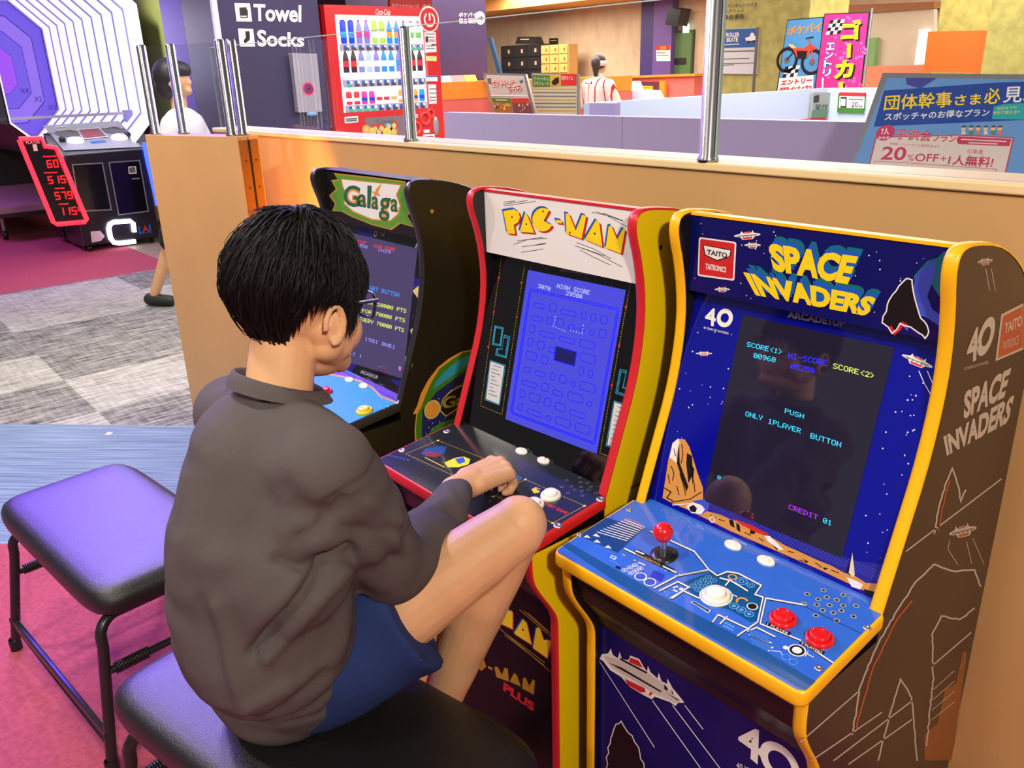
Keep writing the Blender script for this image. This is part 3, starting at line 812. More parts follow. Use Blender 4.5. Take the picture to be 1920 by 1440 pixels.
# lower front
b = si.lower(NAVY); P = si.pl; ca = lambda *p: K(1040, 1160, .26042, p)
b.poly(P, ca((315, 285), (340, 255), (385, 250), (405, 215), (418, 260), (455, 285), (468, 240), (485, 290), (530, 300), (545, 265), (610, 290), (640, 345), (665, 380), (672, 340), (690, 385), (740, 430), (750, 390), (770, 450), (810, 470), (812, 430), (850, 500), (900, 560), (935, 605), (890, 605), (870, 628), (830, 600), (720, 560), (700, 580), (640, 550), (540, 490), (480, 420), (400, 370), (350, 305)), WHITE, 1)
b.poly(P, ca((352, 268), (420, 280), (600, 345), (760, 450), (850, 540), (905, 600), (870, 610), (720, 540), (560, 440), (400, 350)), mat('saucer_grey', (205, 203, 195), .4), 2)
for q in (((385, 315), (480, 350), (600, 420), (770, 520), (765, 530), (600, 435), (470, 362)), ((470, 280), (670, 385), (660, 395), (470, 295)), ((790, 470), (815, 500), (812, 520), (790, 505)), ((840, 505), (858, 545), (845, 540)), ((800, 530), (900, 585), (890, 590))): b.poly(P, ca(*q), INK, 3)
b.poly(P, ca((545, 280), (605, 300), (635, 350), (610, 345), (535, 310)), RED, 3); b.poly(P, ca((505, 430), (650, 500), (655, 530), (620, 530), (530, 480)), RED, 3); b.poly(P, ca((690, 525), (710, 535), (690, 555), (678, 548)), RED, 3)
for q in (((318, 305), (718, 925)), ((705, 590), (1060, 1090)), ((850, 625), (1200, 1090)), ((938, 625), (1068, 795))): b.line(P, ca(*q), 1.5, WHITE, 1)
crag(b, P, ca((372, 1180), (380, 1000), (402, 860), (440, 760), (478, 742), (520, 800), (556, 840), (600, 930), (640, 1040), (668, 1180)), 2, w=2)
b.text(P, ca((1330, 740), (1495, 815), (1485, 1070), (1318, 930)), '4', WHITE, 1, bold=.03)
b.disc(P, ca((1620, 1040))[0], .036, WHITE, 1, 40, inner=.021)
b.text(P, ca((1310, 1030), (1780, 1260), (1775, 1300), (1308, 1075)), '40 YEARS OF INVADERS', WHITE, 1)
b.build('lower_panel', si.root)
# right side print: pale line work and lettering
SIDEI = mat('side_line_ink', (186, 176, 162), .5); SIDER = mat('side_red_ink', (176, 84, 50), .5); SIDEO = mat('side_ochre_ink', (140, 88, 44), .5)
b = MB(); P = si.pr; cb = lambda *p: K(1480, 440, .694, p)
b.text(P, cb((482, 262), (514, 246), (508, 338), (478, 350)), '4', SIDEI, 2, bold=.03)
b.disc(P, cb((531, 275))[0], .030, SIDEI, 2, 24, inner=.015)
b.text(P, cb((472, 358), (537, 340), (537, 348), (471, 367)), '40 YEARS OF INVADERS', SIDEI, 2)
b.poly(P, cb((572, 215), (632, 185), (632, 310), (556, 342)), SIDEI, 2); b.poly(P, cb((577, 220), (630, 193), (630, 304), (562, 334)), SIDER, 3)
b.text(P, cb((582, 240), (628, 216), (627, 246), (580, 268)), 'TAITO', SIDEI, 4, bold=.03); b.text(P, cb((576, 290), (620, 270), (617, 296), (573, 314)), 'TAITRONICS', SIDEI, 4)
b.text(P, cb((472, 425), (600, 358), (580, 440), (470, 500)), 'SPACE', SIDEI, 2, bold=.045); b.text(P, cb((415, 545), (610, 430), (590, 508), (425, 598)), 'INVADERS', SIDEI, 2, bold=.045)
ufo(b, P, cb((528, 72))[0], 14, 10, -8, 2, SIDEI, SIDER, BROWN); ufo(b, P, cb((468, 800))[0], 26, 16, -14, 2, SIDEI, SIDER, BROWN)
for q in (((530, 92), (540, 150)), ((545, 92), (556, 152)), ((432, 825), (428, 850), (455, 892)), ((478, 828), (492, 888)), ((495, 820), (525, 890))): b.line(P, cb(*q), 1.2, SIDEI, 2)
for q in (((315, 855), (572, 660)), ((30, 1370), (185, 1235)), ((385, 1165), (490, 1075)), ((120, 1420), (330, 1260)), ((60, 1420), (250, 1290)), ((160, 1430), (330, 1310))): b.line(P, cb(*q), 2.6, SIDEI, 2)
def rough(pts, seed, a=2.2):
    a *= .55
    rnd = random.Random(seed); o = []
    for p, q in zip(pts, pts[1:]):
        n = max(2, int(math.hypot(q[0] - p[0], q[1] - p[1]) / 10))
        o += [(p[0] + (q[0] - p[0]) * k / n + rnd.uniform(-a, a), p[1] + (q[1] - p[1]) * k / n + rnd.uniform(-a, a)) for k in range(n)]
    return o + [pts[-1]]
b.line(P, cb(*rough([(392, 806), (402, 740), (420, 680), (440, 632), (456, 680), (462, 720), (476, 690)], 1)), 3, SIDEI, 2)
b.line(P, cb(*rough([(402, 800), (412, 740), (432, 665)], 2)), 2.4, SIDER, 2)
b.line(P, cb(*rough([(170, 1350), (190, 1220), (240, 1100), (300, 1000), (340, 940), (390, 890), (440, 910), (500, 905), (516, 950)], 3, 3)), 3.2, SIDEI, 2)
b.line(P, cb(*rough([(500, 1010), (460, 1040), (410, 1030), (385, 1080), (388, 1200), (370, 1380)], 4, 3)), 3, SIDEI, 2)
b.line(P, cb(*rough([(180, 1330), (225, 1170), (290, 1040), (330, 990)], 6, 2)), 3.2, SIDER, 2); b.line(P, cb(*rough([(240, 1420), (270, 1300), (300, 1200), (330, 1250), (345, 1420)], 7, 2)), 3, SIDEI, 2)
b.poly(P, cb((365, 1350), (400, 1320), (420, 1230), (450, 1210), (470, 1125), (480, 1130), (440, 1420), (365, 1420)), SIDEO, 1)
for i in range(4): b.line(P, cb((385, 1310 - i * 26), (445, 1262 - i * 28)), 1.4, SIDEI, 2)
b.build('side_print', si.side['right'])

# ------------------------------------------------------------------ middle cabinet (black front, red edge, yellow side)
YSIDE = mat('yellow_side', (238, 206, 14), .3, spec=.5)
PAPER = mat('white_marquee', (232, 231, 230), .4)
pm = Cab('black arcade cabinet with red edging, yellow sides and white title sign, before the boy', -1.023, -.535, -.03, REDT, YSIDE, BLACK)
b = pm.marquee(PAPER); P = pm.pm; ce = lambda *p: K(860, 330, .39568, p)
def letters(b, P, tr, shapes, offs):
    for off, m_, l in offs:
        for sh in shapes: b.poly(P, tr(*[(x + off[0], y + off[1]) for x, y in sh]), m_, l)
arc = [(400 + 50 * math.cos(math.radians(a)), 207 + 56 * math.sin(math.radians(a))) for a in range(28, 322, 14)]
LET = [[(212, 166), (262, 157), (285, 170), (292, 196), (284, 218), (262, 232), (270, 275), (232, 272)],
       [(316, 172), (328, 190), (360, 270), (290, 264)],
       arc + [(404, 212)],
       [(460, 206), (488, 211), (492, 226), (464, 221)],
       [(507, 176), (524, 180), (556, 258), (586, 182), (606, 190), (584, 298), (511, 272)],
       [(652, 208), (668, 222), (682, 336), (598, 300)],
       [(712, 238), (724, 234), (752, 300), (778, 250), (790, 256), (770, 368), (697, 340)]]
letters(b, P, ce, LET, (((-7, -9), BLU, 2), ((9, 8), RED, 2), ((-1.5, -1.5), INK, 3), ((2, 2), INK, 3), ((0, 0), YEL, 4)))
for q in ((254, 195), (322, 228), (401, 168), (646, 273), (528, 268)): b.disc(P, ce(q)[0], .0022, INK, 5, 10)
for q in (((214, 124), (268, 118)), ((212, 134), (326, 116)), ((216, 142), (364, 120)), ((632, 172), (700, 186), (805, 245)), ((650, 168), (780, 214)), ((686, 175), (778, 212)), ((262, 324), (330, 300), (420, 296)), ((280, 308), (400, 290)), ((300, 335), (410, 322)),
          ((296, 362), (400, 346)), ((345, 330), (415, 318)), ((560, 316), (640, 345), (722, 392)), ((566, 335), (660, 370), (776, 432)), ((575, 350), (640, 385), (720, 422)), ((552, 330), (690, 378))): b.line(P, ce(*q), 1.0, INK, 1)
b.text(P, ce((800, 262), (824, 266), (823, 279), (799, 275)), 'TM', INK, 1)
b.build('marquee', pm.root)
b = pm.screen_panel(mat('black_gloss', (9, 9, 11), .1, spec=.5, coat=.5)); P = pm.ps
cf_ = lambda *p: K(860, 480, .27778, p); cg = lambda *p: K(1090, 480, .27778, p)
def dots(b, P, a, c, n, m_, r=.0009, l=1):
    for i in range(n + 1): b.disc(P, (a[0] + (c[0] - a[0]) * i / n, a[1] + (c[1] - a[1]) * i / n), r, m_, l, 6)
for a, c, n in ((cf_((290, 10))[0], cf_((148, 1010))[0], 70), (cf_((450, 30))[0], cf_((292, 1070))[0], 72), (cf_((148, 1010))[0], cf_((292, 1070))[0], 14), (cg((335, 165))[0], cg((125, 1330))[0], 80), (cg((125, 1330))[0], cg((255, 1380))[0], 12)): dots(b, P, a, c, n, YEL)
for q in (cf_((272, 150))[0], cf_((425, 180))[0], cf_((238, 378))[0], cf_((392, 412))[0], cf_((200, 612))[0], cg((302, 343))[0], cg((256, 604))[0], cg((206, 873))[0]): b.disc(P, q, .003, RED, 2, 10)
def outline(b, P, pts, m_=CYAN, w1=1.4): b.line(P, pts, w1, m_, 1, closed=True)
for tr, q in ((cf_, [(245, 472), (302, 485), (283, 608), (228, 598)]), (cf_, [(308, 535), (345, 545), (322, 688), (250, 668), (258, 625), (292, 632)]), (cg, [(336, 738), (408, 755), (385, 902), (310, 880)]), (cg, [(262, 765), (305, 775), (280, 888), (332, 905), (325, 955), (232, 925)])):
    pts = tr(*q); outline(b, P, pts); cx_, cy_ = sum(p[0] for p in pts) / len(pts), sum(p[1] for p in pts) / len(pts)
    outline(b, P, [(cx_ + (x - cx_) * .78, cy_ + (y - cy_) * .86) for x, y in pts])
CARD = mat('instruction_card', (205, 208, 210), .4)
for tr, q, lines in ((cf_, [(212, 702), (318, 736), (277, 1010), (176, 972)], 9), (cg, [(220, 975), (358, 1022), (290, 1330), (164, 1282)], 8)):
    pts = tr(*q); cx_, cy_ = sum(p[0] for p in pts) / 4, sum(p[1] for p in pts) / 4
    b.poly(P, pts, CYAN, 1); b.poly(P, [(cx_ + (x - cx_) * .93, cy_ + (y - cy_) * .965) for x, y in pts], INK, 2); b.poly(P, [(cx_ + (x - cx_) * .87, cy_ + (y - cy_) * .94) for x, y in pts], CARD, 3)
    a_, b_, c_, d_ = pts
    for i in range(lines):
        v = .1 + .8 * i / lines; l0 = (a_[0] + (d_[0] - a_[0]) * v, a_[1] + (d_[1] - a_[1]) * v); r0 = (b_[0] + (c_[0] - b_[0]) * v, b_[1] + (c_[1] - b_[1]) * v)
        s0, s1 = (.25, .75) if i == 0 else (.2, .45 + .3 * ((i * 7) % 3) / 2)
        b.line(P, [(l0[0] + (r0[0] - l0[0]) * s0, l0[1] + (r0[1] - l0[1]) * s0), (l0[0] + (r0[0] - l0[0]) * s1, l0[1] + (r0[1] - l0[1]) * s1)], 1.2, GREYI, 4)
for q in ((250, 1122), (243, 1152)): b.disc(P, cg(q)[0], .003, RED, 5, 10)
b.disc(P, cg((237, 1187))[0], .003, YEL, 5, 10)
for x in (345, 420, 620, 650, 700, 730): b.line(P, ce((x, 395 + (x - 345) * .16), (x - 4, 440 + (x - 345) * .2)), 1, TEAL, 1)
b.text(P, ce((484, 428), (622, 447), (619, 472), (482, 452)), 'ARCADE1UP', mat('silver_ink'), 2, bold=.04)
sp = b.build('screen_panel', pm.root)
b = MB(); Q = ce((330, 445), (793, 540), (655, 1317), (222, 1152))
b.poly(P, Q, mat('blue_lit_screen', (20, 20, 60), .05, spec=.5, coat=.8, emit=(80, 80, 236), es=.85), 3)
MZ = mat('lit_maze_line', (5, 5, 5), .4, emit=(24, 24, 255), es=1.15)
g = b.quadmap(P, Q, 0)
def sq(u, v):
    a, c, d_, e_ = Q
    return ((a[0] * (1 - u) + c[0] * u) * v + (e_[0] * (1 - u) + d_[0] * u) * (1 - v), (a[1] * (1 - u) + c[1] * u) * v + (e_[1] * (1 - u) + d_[1] * u) * (1 - v))
def uvrect(u0, v0, u1, v1, w_=1.6):
    r = .012; pts = [(u0 + r, v0), (u1 - r, v0), (u1, v0 + r), (u1, v1 - r), (u1 - r, v1), (u0 + r, v1), (u0, v1 - r), (u0, v0 + r)]
    b.line(P, [sq(*p) for p in pts], w_, MZ, 4, closed=True)
uvrect(.06, .06, .95, .87, 1.8); uvrect(.045, .05, .965, .882, 1.8)
# a plain generic grid of rounded blocks stands in for the game's own playfield
rnd = random.Random(12)
for r_ in range(9):
    v0 = .09 + r_ * .085; u = .11
    while u < .86:
        w_ = rnd.choice((.07, .11, .16, .05)); h = rnd.choice((.03, .045, .05))
        if u + w_ > .91: break
        if not (.40 < u + w_ / 2 < .62 and .42 < v0 < .55): uvrect(u, v0, u + w_, v0 + h, 1.4)
        u += w_ + .05
b.poly(P, [sq(*p) for p in ((.40, .47), (.62, .47), (.62, .56), (.40, .56))], gl('navy', (20, 20, 120), .6), 4)
b.line(P, [sq(*p) for p in ((.40, .47), (.62, .47), (.62, .56), (.40, .56))], 1.6, MZ, 5, closed=True)
b.bits(P, ce((380, 512), (437, 526), (434, 544), (377, 530)), '3070', LW, 5); b.bits(P, ce((470, 510), (624, 543), (620, 563), (466, 530)), 'HIGH SCORE', LW, 5); b.bits(P, ce((512, 545), (588, 562), (585, 582), (508, 564)), '29580', LW, 5)
for i in range(5): b.disc(P, sq(.34 + i * .03, .68 - .003 * i), .0014, LW, 5, 6); b.disc(P, sq(.52 + i * .03, .68), .0014, LW, 5, 6)
for i in range(3): b.disc(P, sq(.345, .70 + i * .02), .0014, LW, 5, 6); b.disc(P, sq(.64, .69 + i * .02), .0014, LW, 5, 6)
b.build('screen', sp)
d = pm.deck(mat('charcoal_deck', (34, 38, 44), .18, spec=.5, coat=.6), BLACK); P = pm.pd
b = MB(); ch = lambda *p: K(640, 780, .30208, p)
for a, c, n in (((600, 152), (1000, 310), 44), ((400, 235), (600, 152), 24), ((400, 235), (700, 372), 36), ((700, 372), (840, 300), 14), ((1142, 394), (1510, 558), 38), ((1510, 558), (1312, 665), 24), ((945, 490), (1312, 665), 40), ((945, 490), (1142, 394), 22)): dots(b, P, ch(a)[0], ch(c)[0], n, YEL, .0010)
for q in ((600, 152), (700, 372), (1142, 394), (1510, 558), (1312, 665), (945, 490)): b.disc(P, ch(q)[0], .003, YEL, 2, 10)
b.poly(P, ch((495, 235), (520, 205), (600, 186), (655, 190), (640, 230), (590, 258), (530, 250)), mat('deck_patch_blue', (20, 70, 140), .3), 1)
b.poly(P, ch((510, 225), (560, 222), (630, 235), (590, 257), (530, 250)), mat('deck_patch_red', (130, 40, 44), .3), 2)
b.poly(P, ch((640, 290), (700, 262), (760, 252), (800, 268), (790, 300), (730, 318), (660, 318)), YEL, 1); b.poly(P, ch((705, 268), (760, 255), (770, 285), (730, 300)), BLU, 2)
b.line(P, ch((520, 258), (640, 318)), 1.2, YEL, 1)
b.line(P, ch((720, 380), (790, 350)), 2, CYAN, 1); b.line(P, ch((720, 380), (960, 490), (1120, 385), (1040, 350)), 2.4, BLU, 1); b.line(P, ch((740, 382), (960, 478), (1095, 388)), 1.4, CYAN, 1)
b.text(P, ch((1258, 530), (1412, 598), (1395, 612), (1242, 545)), 'START GAME', RED, 1, bold=.02); b.text(P, ch((290, 236), (428, 272), (422, 284), (284, 248)), 'JOYSTICK', BLU, 1)
b.poly(P, ch((1180, 455), (1205, 442), (1238, 452), (1230, 475), (1195, 480)), YEL, 1); b.poly(P, ch((1205, 452), (1238, 452), (1232, 470)), BLU, 2)
b.text(P, ch((1128, 196), (1182, 216), (1178, 224), (1124, 204)), 'OPTION', WHITE, 1); b.text(P, ch((1258, 252), (1310, 270), (1306, 278), (1254, 260)), '-VOL+', WHITE, 1)
for q in ((1398, 400), (1480, 382), (1568, 398), (1608, 438), (1368, 440), (1428, 438), (1486, 412), (1526, 416), (1488, 440), (1548, 440), (1448, 458), (1534, 458), (1492, 466), (1408, 480), (1578, 480), (1495, 496)): b.disc(P, ch(q)[0], .0038, STEEL, 2, 12); b.disc(P, ch(q)[0], .0024, INK, 3, 8)
for q in ((655, 95), (378, 212), (1630, 525), (1345, 680)): deck_screw(b, P.at(*ch(q)[0]), .009)
b.build('deck_print', d)
at = lambda q: P.at(*ch(q)[0])
button(pm.root, at((1300, 498)), .0205, WBTN, label='white push button'); button(pm.root, at((1195, 555)), .0205, WBTN, label='white push button')
rocker(pm.root, at((1118, 222)), WBTN); rocker(pm.root, at((1254, 280)), WBTN)
JOY = (-.722, .052, .69 + .11 * .082)
joystick(pm.root, JOY, RBTN)
b = pm.lower(mat('black_satin', (12, 11, 13), .38, spec=.25)); P = pm.pl; ci = lambda *p: K(640, 1000, .3125, p)
for off, m_, l in (((-5, -8), BLU, 1), ((6, 8), RED, 1), ((0, 0), YEL, 2)):
    o = lambda *p: ci(*[(x + off[0], y + off[1]) for x, y in p])
    b.poly(P, o((860, 400), (880, 400), (935, 505), (955, 440), (1028, 470), (1028, 575), (850, 490)), m_, l)
    b.poly(P, o((1090, 515), (1112, 535), (1142, 668), (1036, 600)), m_, l); b.poly(P, o((1170, 570), (1190, 566), (1215, 640), (1240, 640), (1262, 645), (1235, 748), (1150, 688)), m_, l)
b.disc(P, ci((1090, 578))[0], .003, INK, 3, 10)
for q in (((1070, 458), (1280, 640)), ((1095, 465), (1285, 630)), ((1120, 478), (1250, 595)), ((950, 570), (1260, 835)), ((965, 585), (1220, 775)), ((980, 610), (1215, 790))): b.line(P, ci(*q), 1.2, GOLD, 1)
D2 = mat('dim_gold_print', (180, 135, 25), .4)
for q in (((775, 640), (840, 640), (820, 670), (850, 740), (870, 800), (840, 826), (790, 770)), ((880, 795), (905, 805), (908, 822), (884, 812)), ((918, 800), (938, 800), (965, 850), (978, 806), (1000, 812), (1005, 890), (930, 862)), ((1038, 835), (1055, 855), (1078, 920), (1010, 890)), ((1090, 868), (1105, 865), (1128, 915), (1150, 875), (1162, 885), (1155, 968), (1085, 930))): b.poly(P, ci(*q), D2, 1)
b.text(P, ci((975, 890), (1160, 1020), (1155, 1072), (970, 942)), 'PLUS', RED, 1, bold=.05)
b.build('lower_panel', pm.root)
b = MB(); P = pm.pr
b.disc(P, (1248, 905), .06, BLU, 1, 30, inner=.052); b.line(P, [(1190, 940), (1206, 890), (1222, 858), (1235, 842)], 1.2, INK, 1); b.line(P, [(1196, 930), (1214, 880), (1228, 850)], 1.2, INK, 1); b.line(P, [(1183, 915), (1210, 900)], 3, RED, 2)
b.build('side_print', pm.side['right']); b = MB(); b.disc(P, (1239, 464), .0045, INK, 1, 12); b.build('screw', pm.side['right'])

# ------------------------------------------------------------------ left cabinet (black, green title)
ga = Cab('all-black arcade cabinet with green title sign, half hidden behind the boy, leftmost of the row', -1.722, -1.235, -.04, BLKT, BLACK, BLACK)
b = ga.marquee(BLACK, edge=False); P = ga.pm; cj = lambda *p: K(540, 290, .39583, p)
FR = [(222, 92), (380, 108), (555, 130), (540, 175), (582, 168), (572, 225), (602, 262), (560, 285), (592, 340), (530, 322), (488, 352), (400, 330), (300, 290), (258, 268), (215, 265), (228, 232), (200, 195), (232, 165), (210, 125), (240, 120)]
cen = (400, 222)
sc_ = lambda k, ky: [(cen[0] + (x - cen[0]) * k, cen[1] + (y - cen[1]) * ky) for x, y in FR]
b.poly(P, cj(*sc_(1.03, 1.04)), GOLD, 1); b.poly(P, cj(*sc_(.985, .975)), mat('leaf_green', (88, 150, 50), .4), 2)
b.poly(P, cj((250, 112), (540, 140), (520, 190), (538, 240), (528, 285), (488, 318), (400, 312), (310, 275), (262, 232), (272, 190), (255, 150)), GOLD, 3)
b.poly(P, cj((256, 118), (534, 145), (512, 190), (530, 240), (520, 280), (486, 311), (400, 305), (312, 268), (268, 230), (280, 190), (262, 150)), PAPER, 4)
for bo, m_, l in ((.06, ORG, 5), (.015, mat('sea_green', (30, 100, 72), .4), 6)):
    b.text(P, cj((268, 140), (345, 150), (338, 252), (262, 240)), 'G', m_, l, bold=bo)
    b.text(P, cj((336, 185), (375, 190), (372, 252), (333, 246)), 'a', m_, l, bold=bo); b.text(P, cj((378, 145), (398, 148), (392, 256), (376, 252)), 'l', m_, l, bold=bo)
    b.text(P, cj((398, 195), (432, 200), (428, 262), (395, 256)), 'a', m_, l, bold=bo); b.text(P, cj((435, 200), (490, 206), (480, 318), (430, 308)), 'g', m_, l, bold=bo); b.text(P, cj((490, 208), (524, 212), (520, 275), (486, 268)), 'a', m_, l, bold=bo)
b.poly(P, cj((445, 135), (428, 178), (440, 196), (418, 192), (408, 200), (410, 185), (398, 175), (415, 175), (420, 160)), ORG, 7)
b.build('marquee', ga.root)
GDK = mat('space_print', (16, 14, 26), GL, spec=.5, coat=.6)
b = ga.screen_panel(GDK); P = ga.ps
for q in (((300, 350), (360, 345), (430, 380), (380, 400)), ((600, 400), (640, 380), (660, 440), (620, 470)), ((560, 560), (640, 600), (600, 640)), ((250, 970), (330, 985), (300, 1030), (240, 1010)), ((480, 1060), (545, 1075), (520, 1100))): b.poly(P, cj(*q), mat('deep_violet_print', (34, 30, 130), .3), 1)
b.disc(P, cj((595, 1002))[0], .021, mat('moon_print', (170, 196, 50), .4), 2, 26)
for q in ((585, 985), (602, 1010), (590, 1020)): b.disc(P, cj(q)[0], .003, GRN, 3, 8)
b.text(P, cj((606, 390), (662, 402), (658, 455), (602, 440)), 'AR', mat('mint_print', (170, 230, 190), .4), 2, bold=.02)
PALE = mat('pale_gold_print', (200, 190, 120), .4)
for q in (((590, 645), (620, 620), (645, 640), (640, 670), (615, 680)), ((635, 700), (660, 690), (655, 730)), ((580, 830), (600, 820), (612, 860), (595, 935), (582, 930), (592, 870))): b.poly(P, cj(*q), PALE, 2)
b.line(P, cj((610, 830), (640, 790), (650, 830), (620, 870)), 2, mat('magenta_print', (170, 30, 110), .4), 2)
for q in ((415, 375), (450, 370)): b.disc(P, cj(q)[0], .008, PALE, 2, 14, inner=.006)
stars(b, P, cj((560, 640), (640, 600), (600, 960), (560, 1060)), 14, 9)
b.text(P, cj((345, 1018), (428, 1048), (425, 1065), (342, 1035)), 'ARCADE1UP', mat('silver_ink'), 2, bold=.04)
sp = b.build('screen_panel', ga.root)
b = MB(); Q = cj((235, 355), (615, 445), (545, 1062), (165, 945))
b.poly(P, Q, mat('violet_lit_screen', (24, 18, 34), .05, spec=.5, coat=.8, emit=(74, 62, 104), es=.95), 3)
LR = gl('red', (255, 50, 60), 1.1); LS = gl('azure', (50, 150, 255), 1.2); LV = gl('periwinkle', (150, 150, 255), 1.1)
b.bits(P, cj((408, 424), (510, 442), (508, 458), (406, 439)), 'HIGH SCORE', LR, 4); b.bits(P, cj((428, 444), (488, 455), (486, 470), (426, 458)), '149370', LV, 4); b.bits(P, cj((330, 402), (372, 412), (370, 426), (328, 416)), '1UP', LR, 4); b.bits(P, cj((330, 420), (378, 431), (376, 445), (328, 434)), '6550', LV, 4)
b.bits(P, cj((290, 598), (528, 655), (526, 675), (287, 616)), 'PUSH START BUTTON', LS, 4)
b.bits(P, cj((300, 672), (562, 732), (560, 750), (297, 688)), '1ST FOR 20000 PTS', LY, 4); b.bits(P, cj((290, 715), (556, 777), (554, 795), (287, 731)), '2ND FOR 70000 PTS', LY, 4); b.bits(P, cj((220, 738), (551, 823), (549, 841), (217, 755)), 'AND FOR EVERY 70000 PTS', LY, 4)
b.bits(P, cj((220, 820), (510, 905), (508, 922), (217, 836)), 'GALAGA & 1981 BNEI', LV, 4); b.bits(P, cj((230, 918), (352, 948), (350, 962), (228, 932)), 'CREDIT 1', LV, 4)
b.poly(P, cj((526, 1002), (537, 1005), (536, 1018), (531, 1026), (525, 1015)), gl('pink', (235, 120, 230), .9), 4)
b.build('screen', sp)
d = ga.deck(mat('sky_deck', (18, 140, 205), .5, spec=.3), BLACK); P = ga.pd
b = MB()
b.poly(P, cj((185, 990), (560, 1140), (562, 1200), (530, 1180), (490, 1165), (440, 1140), (400, 1100), (340, 1065), (270, 1050), (170, 1030)), mat('deck_ink', (28, 30, 34), .2, coat=.6), 1)
b.line(P, cj((170, 1035), (270, 1055), (340, 1072), (400, 1105), (440, 1145), (530, 1182)), 4, GOLD, 2)
b.line(P, cj((340, 1285), (560, 1195)), 5, GRN, 1); b.line(P, cj((330, 1270), (470, 1230), (545, 1185)), 3, GOLD, 2)
stars(b, P, cj((430, 1150), (520, 1180), (480, 1225), (400, 1200)), 22, 4)
for q in ((538, 1185),): deck_screw(b, P.at(*cj(q)[0]))
b.build('deck_print', d)
at = lambda q: P.at(*cj(q)[0])
button(ga.root, at((362, 1216)), .021, YBTN, label='yellow push button'); joystick(ga.root, at((20, 1085)), RBTN, 'red ball-topped joystick'); button(ga.root, at((177, 1126)), .02, RBTN, label='red push button')
rocker(ga.root, at((290, 1068)), WBTN); rocker(ga.root, at((358, 1097)), WBTN)
ga.lower(BLACK).build('lower_panel', ga.root)
b = MB(); P = ga.pr; ck = lambda *p: K(760, 630, .14583, p)
b.poly(P, ck((900, 165), (1050, 180), (1150, 260), (1150, 800), (900, 1500), (130, 1500), (120, 1200), (140, 1000), (95, 1005), (150, 900), (200, 740), (290, 570), (420, 400), (560, 290), (720, 200)), ORG, 1)
b.poly(P, ck((900, 182), (1040, 195), (1130, 280), (1100, 700), (880, 1500), (150, 1500), (135, 1200), (150, 1010), (210, 900), (260, 760), (330, 600), (440, 420), (600, 300), (740, 215)), GRN, 2)
b.poly(P, ck((870, 245), (1000, 240), (830, 350), (700, 450), (480, 600), (350, 690), (400, 580), (520, 440), (680, 310), (800, 255)), CYAN, 3)
b.poly(P, ck((860, 360), (1010, 330), (1010, 900), (820, 1500), (240, 1500), (210, 1250), (220, 950), (300, 850), (400, 720), (560, 600), (740, 470)), mat('night_print', (22, 30, 100), .4), 3)
b.poly(P, ck((640, 1065), (760, 1060), (700, 1200), (560, 1180), (470, 1240), (380, 1300), (270, 1300), (340, 1200), (450, 1110)), GRN, 4); b.poly(P, ck((640, 1150), (720, 1150), (700, 1260), (380, 1260), (450, 1200), (540, 1160)), RED, 5)
stars(b, P, ck((300, 880), (760, 520), (700, 1000), (250, 1280)), 60, 11, r=.0014, layer=4)
b.disc(P, ck((345, 945))[0], .026, PALE, 5, 24); b.disc(P, ck((345, 945))[0], .022, ORG, 6, 24)
b.poly(P, ck((440, 960), (470, 820), (560, 720), (690, 640), (800, 610), (960, 620), (900, 900), (690, 920), (520, 1040)), PALE, 5); b.poly(P, ck((450, 950), (480, 820), (570, 730), (700, 650), (800, 625), (940, 640), (880, 880), (690, 905), (520, 1020)), INK, 6)
b.text(P, ck((480, 790), (1150, 640), (1120, 880), (460, 985)), 'Galaga', mat('olive_print', (150, 130, 50), .4), 7, bold=.03)
b.build('side_print', ga.side['right']); b = MB(); b.disc(P, (810, 396), .005, STEEL, 1, 12); b.build('screw', ga.side['right'])

# ================================================================== THE HALL BEHIND AND THE GAME ON THE LEFT
def slab(name, pl, pts, th, m, parent=None, floor=False, label=None, bev=0.0, front=None):
    """a board cut to an outline read on a plane, with real thickness behind it; floor=True takes it down to the ground"""
    b = MB(); P = [pl.at(x, y) for x, y in pts]
    if floor: P = P + [Vector((P[-1].x, P[-1].y, 0)), Vector((P[0].x, P[0].y, 0))]
    b.extrude(P, -pl.n * th, m)
    if front: front(b)
    return b


E3 = .003
PURP = noisy(mat('dark_purple_wall', (44, 36, 78), .5), 4, .06)
VIO = mat('violet_wall', (96, 66, 190), .6)
LIME = mat('lime_wall', (190, 200, 120), .7)
STONE = noisy(mat('patterned_tan_wall', (198, 176, 146), .7), 5, .14, 0, stretch=(1, 1, .5))
MOSS = noisy(mat('mottled_green_wall', (170, 165, 90), .7), 9, .22)
ORANGE = mat('orange_panel', (238, 140, 30), .5)
CORAL = mat('coral_panel', (226, 108, 98), .5)
LAV = mat('lavender_panel', (168, 160, 204), .5)
SKYB = mat('pale_blue_panel', (188, 206, 232), .5)
COKE = mat('vending_red', (205, 22, 26), .3, coat=.4)
SILV = mat('silver_frame', (175, 180, 182), .35, .7)

